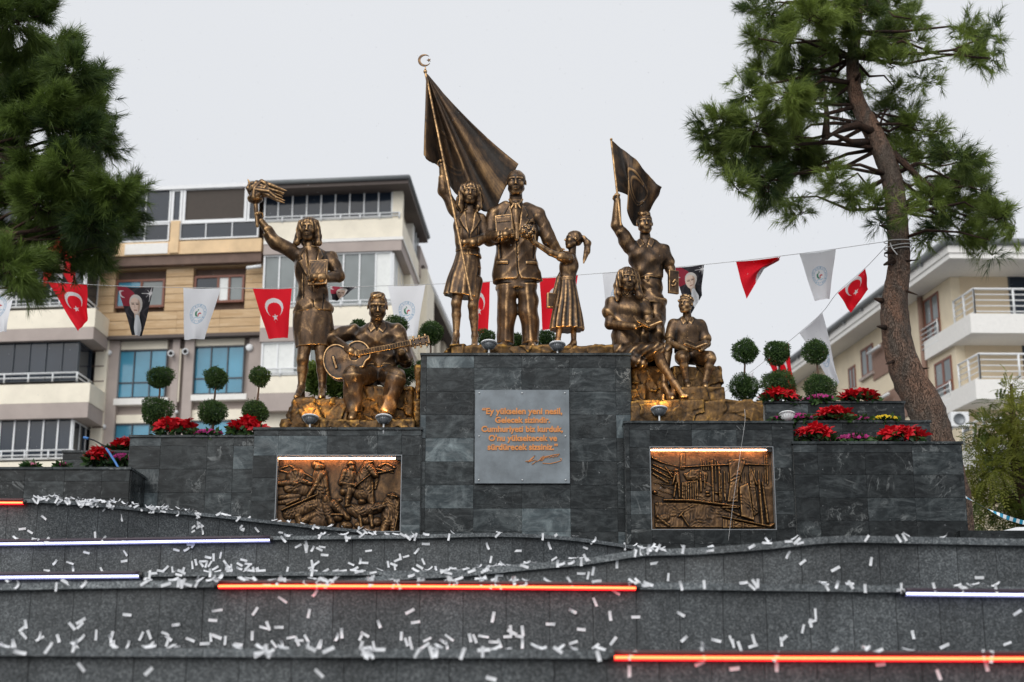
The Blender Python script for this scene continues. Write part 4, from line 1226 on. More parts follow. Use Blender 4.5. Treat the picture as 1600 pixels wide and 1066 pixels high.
# ---------------------------------------------------------------- girl with the bouquet
def girl():
    D = 18.40; j = J(D); q0 = px(D); q = q0 * 0.92; zt = ZC - .012
    root = thing('bronze_statue', (j(886, 545)[0], D, zt), 'small bronze statue of a girl with ponytail offering a bouquet', 'statue', STATUES)
    B = Sculpt(VOX); hc = j(895, 375.5, 0); M3 = frame((-1, -.35, .18), (-.10, 0, 1)); H = 31.0 * q0
    head(B, hc, H, M3, False, True)
    B.cap(j(895, 384, .0), j(893.5, 400, .01), 6 * q, 7 * q, .02)
    B.loft([j(892, 399, .01), j(889, 412, .0), j(887, 437, .0), j(886, 455, .0)], [9 * q, 14 * q, 12.5 * q, 15 * q], [12 * q, 13 * q, 11 * q, 13 * q], (1, 0, 0), .02)
    B.chain([j(884, 405, -.12), j(860, 395, -.22), j(832, 377, -.26)], [6.4 * q, 5.6 * q, 4 * q], .02)
    hand(B, j(836, 379.5, -.26), (-1, -.05, .55), (.4, .5, .8), 17 * q, .5, 1)
    B.chain([j(890, 405, .13), j(874, 436, .15), j(866, 462, .06)], [6.4 * q, 5.6 * q, 4 * q], .02)
    hand(B, j(867, 459, .06), (-.25, -.2, -1), (-1, 0, 0), 15 * q, .7, 1)
    for kn, an, tp in (((876, 500, -.06), (871.5, 534, -.06), (866, 546)), ((896, 500, .06), (896.5, 536, .06), (892, 547))):
        B.chain([j(kn[0], 480, kn[2]), j(*kn), j(*an)], [8 * q, 6 * q, 4.4 * q], .02)
        foot_shape(B, j(*an), np.array([j(tp[0], tp[1])[0] - .06, D + an[2] - .10, zt]), zt, .036)
    B.build('body', BR, root)
    # hair gathered in a pony tail
    S = Sculpt(0.0075); L = lambda x, y, z: hc + M3 @ (np.array([x, y, z]) * H)
    S.ell(L(0, -.10, .13), np.array([.375, .43, .41]) * H, 0, M3=M3); S.ell(L(0, .48, -.10), np.array([.5, .36, .40]) * H, .03, 'cut', M3); S.ell(L(0, .1, -.62), np.array([.5, .5, .40]) * H, .04, 'cut', M3)
    S.ell(L(0, -.55, .16), np.array([.09, .10, .13]) * H, .02, M3=M3)
    S.chain([j(912, 371, -.02), j(918, 381, -.02), j(917, 394, -.03), j(912, 411, -.04)], [3.5 * q, 6.3 * q, 5.3 * q, 1.5 * q], .02)
    S.wrinkle(.0045, 80, 12, (1, 1, .35)); S.build('hair', BR, root)
    # dress
    S = Sculpt(VOX)
    S.loft([j(892.5, 398, .01), j(890, 410, .0), j(887.5, 428, .0), j(886.5, 438, .0)], [9 * q, 15.5 * q, 14.5 * q, 13.3 * q], [12 * q, 15 * q, 13 * q, 11.5 * q], (1, 0, 0), .02)
    S.cap(j(888, 404, -.10), j(876, 402, -.17), 9.5 * q, 8.5 * q, .03); S.cap(j(890, 404, .10), j(883, 420, .15), 9.5 * q, 8.5 * q, .03)
    S.wrinkle(.004, 30, 21, (1, 1, 1))
    S.loft([j(886.5, 434, .0), j(886.5, 440, .0)], [14.2 * q, 14.6 * q], [12.6 * q, 13 * q], (1, 0, 0), .005)
    S.loft([j(886.5, 439, .0), j(886, 470, .0), j(886, 497, .0), j(886, 516, .0)], [14 * q, 20.5 * q, 26 * q, 28.5 * q], [12.5 * q, 18 * q, 22 * q, 25 * q], (1, 0, 0), .005,
           pleat=lambda th, t: (.25 + .75 * t) * (.065 * np.sin(15 * th + .8 * np.sin(5 * t))))
    S.build('dress', BR, root)
    S = Sculpt(0.007); S.box(j(862.5, 470, .03), (4.6 * q, 9 * q, 13 * q), M3=frame((-1, -.2, 0), (.1, 0, 1))); S.build('book', BR, root)
    # bouquet: many small rosettes
    S = Sculpt(0.0065); c = j(824.5, 363, -.34); r = np.random.default_rng(6)
    S.ell(c, (13 * q, 10 * q, 11.5 * q))
    for k in range(60):
        v = r.normal(size=3); v /= np.linalg.norm(v)
        if v[1] > .5: continue
        cc = c + v * np.array([13, 10, 11.5]) * q
        S.ell(cc, np.full(3, 2.7 * q), .004); S.ell(cc + v * 2.4 * q, np.full(3, 1.25 * q), .004, 'cut')
    S.cap(c, j(834, 381, -.27), 4 * q, 2.5 * q, .01)
    S.build('bouquet', BR, root)
    return root
girl()

# ---------------------------------------------------------------- woman with the torch
def torch_woman():
    D = 18.55; j = J(D); q0 = px(D); q = q0 * 0.89; zt = j(470, 622.5, -.2)[2]
    root = thing('bronze_statue', (j(488, 620)[0], D, zt), 'bronze statue of a woman in a skirt suit raising a torch', 'statue', STATUES)
    B = Sculpt(VOX); hc = j(482.5, 358.5, -.04); M3 = frame((-.10, -1, -.06)); H = 38.5 * q0
    head(B, hc, H, M3, False, False)
    B.cap(j(483, 370, 0), j(484, 392, .03), 8 * q, 11 * q, .03)
    B.loft([j(487, 390, .04), j(488, 408, .02), j(488, 440, .01), j(488, 470, .02), j(488, 500, .03)], [17 * q, 29 * q, 24 * q, 25 * q, 28 * q], [11 * q, 18 * q, 17 * q, 17 * q, 18 * q], (1, 0, 0), .03)
    B.chain([j(464, 398, .03), j(431, 377, -.04), j(408, 346, -.10)], [12 * q, 9.5 * q, 6 * q], .03)
    hand(B, j(407, 345.5, -.10), (-.5, -.1, .85), (.3, -.85, .2), 26 * q, .95, 1)
    B.chain([j(518, 402, .03), j(530, 432, -.02), j(492, 433, -.345)], [11.5 * q, 10 * q, 6.5 * q], .03)
    hand(B, j(494, 433, -.345), (-1, .1, -.05), (.0, 1, 0), 26 * q, .7, 1)
    for hp, kn, an, tp in (((478, 530), (473, 562), (471, 605), (464.5, 622)), ((501, 530), (502.5, 562), (504, 607), (504, 622))):
        B.chain([j(*hp, .03), j(*kn, -.0), mid(j(*kn), j(*an), .35) + np.array([0, .03, 0]), j(*an, .03)], [14 * q, 10 * q, 9.3 * q, 5.8 * q], .03)
        foot_shape(B, j(*an, .03), np.array([j(*tp)[0], D - .20, zt]), zt, .05, heel=.02)
    B.build('body', BR, root)
    long_hair(root, hc, M3, H, [([(-.31, -.05, 0), (-.38, 0, -.3), (-.43, .04, -.60), (-.47, .06, -.74)], [.12, .14, .13, .03]), ([(.32, -.05, 0), (.40, 0, -.25), (.48, .04, -.55), (.60, .06, -.74)], [.12, .15, .14, .03])], 14, .10, .5)
    S = Sculpt(VOX)
    S.loft([j(486, 386, .04), j(487, 394, .04), j(488, 409, .02), j(488, 430, .01), j(488.5, 449, .015), j(488.5, 470, .02), j(489, 489, .03)], [13 * q, 27 * q, 32 * q, 29 * q, 26 * q, 30 * q, 33.5 * q], [11 * q, 16 * q, 20.5 * q, 20 * q, 17.5 * q, 19 * q, 20.5 * q], (1, 0, 0), .02, pw=2.25)
    S.chain([j(463, 399, .03), j(433, 379.5, -.04), j(418, 362.5, -.08)], [13 * q, 12 * q, 12 * q], .03)
    S.cap(j(408, 348, -.10), j(416.5, 360.5, -.08), 8.0 * q, 7.6 * q, .004, 'cut')
    S.chain([j(517, 402, .03), j(529, 432, -.02), j(503, 434, -.30)], [12.5 * q, 11.5 * q, 9 * q], .03)
    S.wrinkle(.012, 19, 18, (1, 1, 2))
    yb = D + .02; S.emboss(XZ(j, [(478, 380), (495, 380), (492, 410), (486, 438), (481, 410)]), -.03, yb)
    lap = [(476, 384), (479.5, 410), (486, 438), (475, 424), (465.5, 406), (471.5, 403), (469, 397), (474, 386)]
    for pl in (lap, mir(lap, 486.5)): S.emboss(XZ(j, pl), .012, yb)
    S.groove(XZ(j, [(486, 438), (490, 489)]), .006, .014, yb); S.groove(XZ(j, [(473, 425), (472, 462)]), .006, .009, yb); S.groove(XZ(j, [(504, 455), (503, 480)]), .006, .009, yb)
    S.build('jacket', BR, root)
    S = Sculpt(VOX)
    S.loft([j(489, 480, .03), j(489, 505, .03), j(489, 525, .03), j(489, 543, .03)], [32 * q, 35.5 * q, 35 * q, 31 * q], [20 * q, 22 * q, 21.5 * q, 20 * q], (1, 0, 0), .0,
           pleat=lambda th, t: .02 * np.sin(5 * th + 4 * t) + .012 * np.sin(11 * th - 5 * t))
    S.wrinkle(.004, 18, 31); S.build('skirt', BR, root)
    S = Sculpt(0.007); c = j(497, 426, -.275); m = frame((-.15, -1, .1), (-.02, 0, 1))
    S.box(c, (17 * q, 3 * q, 23 * q), M3=m); S.box(c + m @ np.array([0, 3.2 * q, 0]), (14 * q, .5 * q, 19.5 * q), .002, M3=m); S.build('folder', BR, root)
    # torch
    S = Sculpt(0.0065); ta, tb = j(402, 353, -.13), j(399.3, 318, -.13)
    S.cap(ta, tb, 3.1 * q, 4.3 * q, 0)
    S.loft([tb, j(399, 313.5, -.13), j(399, 310.5, -.13)], [5 * q, 12.8 * q, 12.8 * q], [5 * q, 12.8 * q, 12.8 * q], (1, 0, 0), .01)
    S.build('torch', BR, root)
    S = Sculpt(0.0065); r = np.random.default_rng(5)
    S.ell(j(402, 300, -.13), (10 * q, 9 * q, 11 * q))
    for k in range(30):
        y0 = r.uniform(288, 308); dy = r.uniform(-.085, .06); L_ = r.uniform(.35, 1.0); lift = r.uniform(-4, 3)
        e = 290 + (y0 - 286) * .75 + 9 * L_ + r.uniform(-5, 4)
        S.chain([j(396 + r.uniform(-6, 8), y0 + 3, -.13 + dy), j(403 + r.uniform(-8, 6), y0 - 5 + lift, -.13 + dy), j(408 + 14 * L_, (y0 + e) / 2 - 5 + lift, -.13 + dy * 1.2), j(410 + 26 * L_, (y0 * .3 + e * .7) - 1, -.13 + dy * 1.1), j(411 + 37 * L_, e, -.13 + dy)], [4.5 * q, 4.6 * q, 4.0 * q, 2.7 * q, .8 * q], .004)
    S.chain([j(393, 304, -.13), j(388, 294, -.13), j(390, 286, -.12), j(387, 280, -.13)], [5 * q, 4 * q, 2.4 * q, .8 * q], .01)
    S.chain([j(398, 296, -.2), j(402, 286, -.18), j(412, 283, -.16)], [4 * q, 3 * q, 1 * q], .01)
    S.build('flame', BR, root)
    return root
torch_woman()

# ---------------------------------------------------------------- seated guitarist
def guitarist():
    D = 18.60; j = J(D); q0 = px(D); q = q0 * 0.89; zt = j(575, 653)[2]
    root = thing('bronze_statue', (j(588, 653)[0], D, zt), 'bronze statue of a seated man playing an acoustic guitar', 'statue', STATUES)
    B = Sculpt(VOX); hc = j(590, 480.5, -.10); M3 = frame((.12, -1, -.30)); H = 41.2 * q0
    head(B, hc, H, M3, True)
    B.cap(j(589, 492, -.03), j(588, 511, .06), 10 * q, 12.5 * q, .03)
    B.loft([j(587, 508, .10), j(588, 524, .08), j(591, 550, .10), j(596, 585, .13)], [24 * q, 35 * q, 28 * q, 26 * q], [14 * q, 20 * q, 18 * q, 19 * q], (1, 0, 0), .03)
    B.chain([j(549, 519, .08), j(517, 529, -.03), j(548, 549, -.36)], [12.5 * q, 10.5 * q, 6.8 * q], .03)
    hand(B, j(546, 548.5, -.355), (.85, -.14, -.22), (.15, 1, -.4), 29 * q, .38, 1, .3)
    B.chain([j(622, 520, .08), j(634, 566, .02), j(627, 551, -.26)], [12.5 * q, 10.5 * q, 7 * q], .03)
    hand(B, j(629, 555, -.25), (-.25, .0, 1), (-.2, 1, .25), 27 * q, .75, -1, .25)
    for hp, kn, an, tp in (((580, 588, .10), (550, 585, -.42), (553.5, 640, -.36), (551, 655)), ((606, 588, .10), (620, 590, -.40), (603, 642, -.42), (596, 655))):
        B.chain([j(*hp), j(*kn), j(*an)], [15 * q, 12 * q, 7 * q], .03)
        foot_shape(B, j(*an), np.array([j(*tp, an[2])[0], D + an[2] - .20, j(553, 656.5, -.55)[2]]), j(553, 656.5, -.55)[2], .056)
    B.build('body', BR, root)
    S = Sculpt(0.0075); L = lambda x, y, z: hc + M3 @ (np.array([x, y, z]) * H)
    S.ell(L(0, -.075, .145), np.array([.365, .415, .395]) * H, 0, M3=M3); S.ell(L(0, .45, -.05), np.array([.30, .39, .37]) * H, .07, 'cut', M3); S.ell(L(0, .05, -.60), np.array([.6, .55, .45]) * H, .03, 'cut', M3)
    for k in range(7): S.chain([L(-.17 + .06 * k, .17, .42), L(-.18 + .065 * k, .05, .48), L(-.2 + .07 * k, -.18, .46)], [.035 * H, .048 * H, .04 * H], .05)
    S.wrinkle(.0035, 95, 2, (1, .5, .5)); S.build('hair', BR, root)
    S = Sculpt(VOX)                                                  # shirt with rolled sleeves
    S.loft([j(587, 503, .09), j(587, 510, .10), j(588, 526, .08), j(591, 550, .10), j(596, 576, .13)], [16 * q, 31 * q, 38 * q, 31.5 * q, 28 * q], [13 * q, 17 * q, 23 * q, 21.5 * q, 22 * q], (1, 0, 0), .02, pw=2.2)
    S.chain([j(551, 518, .08), j(522, 527.5, .0)], [15 * q, 13.5 * q], .04); S.chain([j(521, 528, -.0), j(517.5, 529.5, -.03)], [14.5 * q, 14.2 * q], .006)
    S.chain([j(621, 519, .08), j(633, 560, .03), j(631, 561, -.08)], [15 * q, 13 * q, 10.5 * q], .04)
    S.wrinkle(.012, 20, 41, (1, 1, 1.3))
    yb = D + .02; cl = [(577, 500), (584, 503), (588, 511), (579, 519), (574, 510)]
    for pl in (cl, mir(cl, 588.5)): S.emboss(XZ(j, pl, -.1), .012, yb)
    S.emboss(XZ(j, [(582, 500), (595, 500), (589, 516)], -.1), -.02, yb)
    S.chain([j(588, 509, -.16), j(590, 540, -.15), j(594, 574, -.12)], [.7 * q] * 3, .01, 'cut')
    S.build('shirt', BR, root)
    S = Sculpt(VOX)                                                  # trousers
    S.loft([j(594, 574, .13), j(594, 598, .13)], [27.5 * q, 31 * q], [22 * q, 25 * q], (1, 0, 0), .02)
    for hp, kn, an in (((580, 588, .08), (550, 586.5, -.42), (553.5, 644, -.35)), ((606, 588, .08), (620, 591.5, -.40), (602.5, 646, -.415))):
        S.chain([j(*hp), j(*kn)], [19 * q, 16 * q], .04)
        S.loft([j(*kn), mid(j(*kn), j(*an), .5), j(*an)], [15.8 * q, 14.5 * q, 14 * q], [16 * q, 15 * q, 15 * q], (1, 0, 0), .04, pleat=lambda th, t: .05 * np.sin(3 * th + 9 * t) + .03 * np.sin(2 * th - 16 * t))
    S.wrinkle(.011, 17, 44, (1, 1, 1.5))
    S.loft([j(595, 571.5, .125), j(595, 577, .125)], [29.5 * q, 29.7 * q], [23.5 * q, 23.7 * q], (1, 0, 0), .004)
    S.build('trousers', BR, root)
    # guitar: body outline extruded, tilted towards the viewer's right
    bw = -.33
    fr = frame((.10, -1, .12), (0, 0, 1))
    gc = j(540, 561, bw); ge = j(571, 550, bw - .02)
    axd = (ge - gc) / np.linalg.norm(ge - gc); nr = fr[:, 1]; nr = nr - axd * (nr @ axd); nr /= np.linalg.norm(nr); tr = np.cross(axd, nr)
    m3 = np.stack([axd, tr, nr], 1)
    G = lambda a, b, c: gc + m3 @ (np.array([a, b, c]) * q0)
    S = Sculpt(0.0075)
    def gbody(X, Y, Z):
        dx, dy, dz = X - gc[0], Y - gc[1], Z - gc[2]
        a = (dx * m3[0, 0] + dy * m3[1, 0] + dz * m3[2, 0]) / q0; b = (dx * m3[0, 1] + dy * m3[1, 1] + dz * m3[2, 1]) / q0; c = (dx * m3[0, 2] + dy * m3[1, 2] + dz * m3[2, 2]) / q0
        lo = np.sqrt(((a + 13) / 21.5) ** 2 + (b / 28.5) ** 2) * 25 - 25
        up = np.sqrt(((a - 20) / 19.5) ** 2 + (b / 22) ** 2) * 20.5 - 20.5
        d = _smin(lo, up, 7.0)
        cut = np.sqrt((a - 36) ** 2 + (b + (26 if m3[2, 1] > 0 else -26)) ** 2) - 13
        d = -_smin(-d, cut, 2.0)
        e = np.abs(c + 6) - 7.5
        d3 = np.maximum(d, e); rim = np.maximum(np.abs(d + 1.2) - 1.2, np.abs(c - 1.5) - 0.9)
        hole = np.maximum(np.sqrt((a - 14) ** 2 + b ** 2) - 7.2, -(c - 0.2))
        d3 = np.maximum(d3, -hole)
        return np.minimum(d3, np.maximum(rim, d)) * q0
    S._add(gbody, gc - 48 * q0, gc + 48 * q0, 0, 'add')
    S.box(G(-17, 0, 2.6), (1.8 * q0, 10 * q0, 1.0 * q0), .003, M3=m3)              # bridge
    S.build('guitar_body', BR, root)
    S = Sculpt(0.006); na, nb = G(24, 0, 3.2), j(640, 536.5, bw - .05)
    nd = (nb - na); nl = np.linalg.norm(nd); nd /= nl; nt = np.cross(nr, nd); nt /= np.linalg.norm(nt); nn = np.cross(nd, nt)
    n3 = np.stack([nd, nt, nn], 1)
    S.box((na + nb) / 2, (nl / 2 + 3 * q0, 4.3 * q0, 2.4 * q0), M3=n3)
    for k in range(19):
        S.box(na + nd * nl * (k + .5) / 19 + nn * 2.5 * q0, (.45 * q0, 4.1 * q0, .6 * q0), .001, M3=n3)
    hd = nb + nd * 15 * q0
    S.box(hd - nn * 1.0 * q0, (15.5 * q0, 6.2 * q0, 2.2 * q0), .006, M3=n3)
    for k in range(3):
        for sgn in (-1, 1):
            S.cap(nb + nd * (7 + 9 * k) * q0 + nt * sgn * 6 * q0, nb + nd * (7 + 9 * k) * q0 + nt * sgn * 8.5 * q0 - nn * .5 * q0, 1.3 * q0, 1.9 * q0, .002)
            S.cap(nb + nd * (7 + 9 * k) * q0 + nt * sgn * 3.4 * q0 + nn * 1 * q0, nb + nd * (7 + 9 * k) * q0 + nt * sgn * 3.4 * q0 + nn * 2.2 * q0, 1.2 * q0, k=.002)
    S.build('guitar_neck', BR, root)
    m = MB()
    for k in range(6):
        o = (k - 2.5) * 1.25 * q0
        m.tube([G(-17, 0, 3.8) + tr * o * 1.2, na + nn * 3.2 * q0 + nt * o * (1 if nt @ tr > 0 else -1), nb + nn * 3.0 * q0 + nt * o * (1 if nt @ tr > 0 else -1)], .0018, 4)
    m.build('guitar_string', BR, root, smooth=True)
    return root
guitarist()

# ---------------------------------------------------------------- young man with the small flag
def flag_man():
    D = 18.75; j = J(D); q0 = px(D); q = q0 * 0.89; zt = j(1010, 600)[2]
    root = thing('bronze_statue', (j(1013, 600)[0], D, zt), 'bronze statue of a young man in polo shirt waving a flag', 'statue', STATUES)
    B = Sculpt(VOX); hc = j(1007.5, 350, -.05); M3 = frame((.12, -1, -.02), (-.04, 0, 1)); H = 34.2 * q0
    head(B, hc, H, M3, True)
    B.cap(j(1007.5, 360, .0), j(1008.5, 381, .03), 8.5 * q, 11 * q, .03)
    B.loft([j(1009, 379, .04), j(1012, 396, .02), j(1013, 422, .01), j(1015, 440, .02), j(1016, 470, .03)], [19 * q, 31 * q, 25 * q, 20 * q, 22 * q], [12 * q, 18 * q, 16 * q, 15 * q, 17 * q], (1, 0, 0), .03)
    B.chain([j(985, 386, .03), j(963, 352, -.03), j(964.5, 313, -.10)], [12 * q, 9.5 * q, 6 * q], .03)
    hand(B, j(964.3, 316, -.10), (.0, -.05, 1), (.2, -1, .1), 24 * q, 1.0, -1)
    B.chain([j(1036, 392, .03), j(1047, 420, .05), j(1054, 440, -.08)], [12 * q, 9 * q, 6 * q], .03)
    hand(B, j(1053, 437, -.07), (.1, -.3, -1), (-1, -.2, 0), 24 * q, .65, -1)
    for hp, kn, an in (((1005, 470, .03), (1003, 530, .0), (1002, 592, .04)), ((1026, 470, .03), (1026, 530, .0), (1026, 592, .04))):
        B.chain([j(*hp), j(*kn), j(*an)], [14 * q, 11 * q, 7 * q], .03)
        foot_shape(B, j(*an), np.array([j(*an)[0], D - .18, zt]), zt, .05)
    B.build('body', BR, root)
    S = Sculpt(0.0075); L = lambda x, y, z: hc + M3 @ (np.array([x, y, z]) * H)
    S.ell(L(0, -.075, .145), np.array([.365, .415, .395]) * H, 0, M3=M3); S.ell(L(0, .45, -.05), np.array([.30, .39, .37]) * H, .07, 'cut', M3); S.ell(L(0, .05, -.60), np.array([.6, .55, .45]) * H, .03, 'cut', M3)
    for k in range(7): S.chain([L(-.17 + .06 * k, .17, .42), L(-.20 + .07 * k, .05, .485), L(-.2 + .07 * k, -.18, .47)], [.035 * H, .05 * H, .045 * H], .05)
    S.wrinkle(.004, 90, 52, (1, .6, .6)); S.build('hair', BR, root)
    S = Sculpt(VOX)
    S.loft([j(1009, 374, .04), j(1010, 382, .04), j(1012, 398, .02), j(1013, 420, .01), j(1015, 436, .02)], [13 * q, 27 * q, 33.5 * q, 28 * q, 22.5 * q], [11 * q, 16 * q, 21 * q, 18.5 * q, 17 * q], (1, 0, 0), .02, pw=2.2)
    S.chain([j(985, 386, .03), j(971, 364, -.01)], [14 * q, 12 * q], .04); S.chain([j(1035, 392, .03), j(1043.5, 410, .045)], [14 * q, 12.5 * q], .04)
    S.wrinkle(.011, 20, 53, (1, 1, 1.2))
    yb = D + .02; cl = [(998, 369), (1004, 372), (1008, 380), (1000, 387), (995, 377)]
    for pl in (cl, mir(cl, 1009)): S.emboss(XZ(j, pl, -.1), .011, yb)
    S.emboss(XZ(j, [(1003, 370), (1015, 370), (1009.5, 388)], -.1), -.018, yb)
    S.chain([j(1008, 378, -.16), j(1010, 396, -.165)], [.7 * q] * 2, .01, 'cut')
    S.build('shirt', BR, root)
    S = Sculpt(VOX)
    S.loft([j(1015, 431, .02), j(1015.5, 450, .025), j(1016, 475, .03)], [20.5 * q, 22 * q, 24.5 * q], [16 * q, 17 * q, 18 * q], (1, 0, 0), .02)
    for pts in ([(1005, 470, .03), (1003.5, 530, .0), (1002, 596, .04)], [(1027, 470, .03), (1026.5, 530, .0), (1026, 596, .04)]):
        S.loft([j(*p) for p in pts], [15.5 * q, 13.5 * q, 13 * q], [17 * q, 15 * q, 14 * q], (1, 0, 0), .04, pleat=lambda th, t: .045 * np.sin(3 * th + 12 * t) + .03 * np.sin(2 * th - 19 * t))
    S.wrinkle(.008, 20, 54, (1, 1, 1.4))
    S.loft([j(1015, 430.5, .02), j(1015, 437, .02)], [22.4 * q, 22.6 * q], [17.6 * q, 17.8 * q], (1, 0, 0), .003); S.box(j(1011, 434, -.135), (4 * q, 1.2 * q, 3.2 * q), .002)
    S.build('trousers', BR, root)
    S = Sculpt(0.007); S.box(j(1052, 441, -.10), (3.2 * q, 10 * q, 21 * q), M3=frame((-.92, -.45, 0), (.10, 0, 1))); S.build('book', BR, root)
    S = Sculpt(0.006); S.cap(j(955, 219, -.13), j(970, 352, -.16), 1.9 * q, 2.2 * q); S.ell(j(955, 218, -.13), np.full(3, 2.6 * q), .003); S.build('flag_pole', BR, root)
    # waving cloth
    ts, bs = [0, .34, .68, 1.0], [0, .12, .22, .33, .43, .54, .66, .80, .92, 1.0]
    tp = np.array([j(955, 219, -.13), j(985, 245, -.05), j(1011, 271, -.16), j(1034, 297, -.06)])
    bp = np.array([j(963.5, 298, -.14), j(977, 303, -.02), j(989, 311, .04), j(979, 324, -.12), j(983, 338, -.06), j(993, 356, .22), j(1004, 345, .20), j(1013, 334, .16), j(1021, 316, .06), j(1030, 303, .0)])
    def cloth(s, t):
        sm = lambda xs, pts, o: np.stack([np.interp(np.clip(s + o, 0, 1), xs, pts[:, i]) for i in range(3)], -1)
        A = sum(sm(ts, tp, o) for o in (-.05, 0, .05)) / 3; B_ = sum(sm(bs, bp, o) for o in (-.035, -.015, .015, .035)) / 4
        A[..., 2] += .02 * np.sin(np.pi * s)
        p = A * (1 - t[..., None]) + B_ * t[..., None]
        p[..., 1] += (.055 * np.sin(s * 11 + t * 3.0) + .02 * np.sin(s * 23 - t * 4)) * (.35 + .65 * s) * (1 - .4 * t) * np.minimum(1, s * 6)
        p[..., 2] -= .05 * np.sin(np.pi * t) * np.sin(np.pi * s) * .6
        cx, cz = s - .50, (t - .40) * 1.0
        r1 = np.abs(np.hypot(cx, cz) - .22); r2 = np.abs(np.hypot(cx - .06, cz + .0) - .17)
        p[..., 1] -= .008 * np.exp(-(np.minimum(r1, r2) / .02) ** 2)
        return p
    cloth_grid(cloth, 100, 90, .016, 'flag_cloth', M['bronze_flag'], root, gain=1.2)
    return root
flag_man()

# ---------------------------------------------------------------- seated woman with an open book
def open_book(root, c, half_w, half_h, M3, tilt, q):
    S = Sculpt(0.0065)
    for sx in (-1, 1):
        a = M3 @ np.array([math.cos(tilt) * sx, math.sin(tilt), 0]); n = M3 @ np.array([-math.sin(tilt) * sx, math.cos(tilt), 0]); m = np.stack([a, n, M3[:, 2]], 1)
        S.box(c + a * half_w, (half_w, 1.7 * q, half_h), .004, M3=m); S.box(c + a * half_w * .95 + n * 1.8 * q, (half_w * .9, 1.0 * q, half_h * .93), .003, M3=m)
    S.build('book', BR, root)

def seated_woman():
    D = 18.58; j = J(D); q0 = px(D); q = q0 * 0.87; zt = P(1070, 622.5, 18.04)[2]
    root = thing('bronze_statue', (j(990, 622)[0], D, zt), 'bronze statue of a seated long haired woman reading a book', 'statue', STATUES)
    B = Sculpt(VOX); hc = j(980.5, 437, -.06); M3 = frame((.20, -1, -.08), (.05, 0, 1)); H = 38.5 * q0
    head(B, hc, H, M3, False, False)
    B.cap(j(981, 448, -.01), j(981, 467, .05), 8 * q, 10.5 * q, .03)
    B.loft([j(980, 465, .08), j(980, 482, .06), j(979, 505, .06), j(979, 530, .08), j(982, 556, .08)], [17 * q, 28 * q, 23 * q, 22 * q, 29 * q], [12 * q, 18 * q, 18 * q, 17 * q, 20 * q], (1, 0, 0), .03)
    B.chain([j(956, 476, .07), j(953, 507, .02), j(993, 511, -.24)], [11 * q, 9.3 * q, 6 * q], .03)
    hand(B, j(990, 510.7, -.235), (1, -.1, -.0), (.1, -.1, 1), 24 * q, .3, -1)
    B.chain([j(1006, 478, .07), j(1015, 508, .0), j(1010, 512, -.22)], [11 * q, 9.3 * q, 6 * q], .03)
    hand(B, j(1010, 512, -.21), (.3, -1, .1), (-.3, 0, 1), 23 * q, .5, 1)
    # legs crossed to the viewer's right
    B.chain([j(975, 556, .02), j(1027, 549, -.38), mid(j(1027, 549, -.38), j(1053, 598, -.40), .35) + np.array([-.02, .02, 0]), j(1054, 600, -.42)], [17 * q, 10.5 * q, 9.3 * q, 5.5 * q], .03)
    foot_shape(B, j(1054, 599, -.42), np.array([j(1074, 618, -.5)[0], D - .58, zt - .0]), zt, .046)
    B.chain([j(990, 558, .04), j(1041, 549, -.18), j(1038, 604, -.30)], [16 * q, 10.5 * q, 5.5 * q], .03)
    foot_shape(B, j(1038, 604, -.30), np.array([j(1052, 622, -.4)[0], D - .47, zt]), zt, .046)
    B.build('body', BR, root)
    long_hair(root, hc, M3, H, [([(-.32, -.05, 0), (-.41, 0, -.3), (-.52, .05, -.64), (-.60, .06, -.88)], [.13, .16, .16, .05]), ([(.32, -.05, 0), (.39, -.02, -.3), (.40, .02, -.62), (.42, .08, -.92)], [.12, .15, .15, .05])], 24, .0, .3)
    S = Sculpt(VOX)
    S.loft([j(980, 461, .07), j(980, 468, .08), j(980, 483, .06), j(979, 503, .06), j(979, 527, .08), j(981, 550, .09)], [12 * q, 25 * q, 31 * q, 27 * q, 24.5 * q, 30 * q], [11 * q, 16 * q, 21 * q, 20.5 * q, 18.5 * q, 22 * q], (1, 0, 0), .02, pw=2.15)
    S.chain([j(957, 475, .07), j(953, 489, .045)], [14 * q, 13.5 * q], .04); S.chain([j(1005, 477, .07), j(1011, 490, .04)], [14 * q, 13 * q], .04)
    S.wrinkle(.012, 20, 63, (1, 1, 1.4)); S.build('blouse', BR, root)
    S = Sculpt(VOX)                                                   # skirt draped over the lap
    S.ell(j(975, 553, .08), (31 * q, 27 * q, 20 * q)); S.chain([j(976, 555, .02), j(1026, 546.5, -.38)], [21 * q, 13.5 * q], .05); S.chain([j(990, 555, .04), j(1040, 547, -.18)], [20 * q, 12.5 * q], .05)
    S.chain([j(985, 562, -.20), j(1003, 568, -.30)], [13 * q, 9 * q], .05)
    nn = np.array(j(1026, 546, -.38)) - np.array(j(985, 556, -.1))
    def drape(X, Y, Z):
        a = (X - hc[0]) * .9 - (Z - hc[2]) * .75 + (Y - hc[1]) * .35
        b = (X - hc[0]) * .6 + (Z - hc[2])
        return .0055 * np.sin(a * 46 + 3.0 * np.sin(b * 7)) + .0035 * np.sin(a * 85 + 2 * np.sin(b * 11))
    S.fold(drape, S.lo - .05, S.hi + .05)
    S.build('skirt', BR, root)
    open_book(root, j(1011, 508, -.30), 13 * q, 13 * q, frame((.10, -.55, .85), (-.15, .8, .6)), .45, q)
    return root
seated_woman()

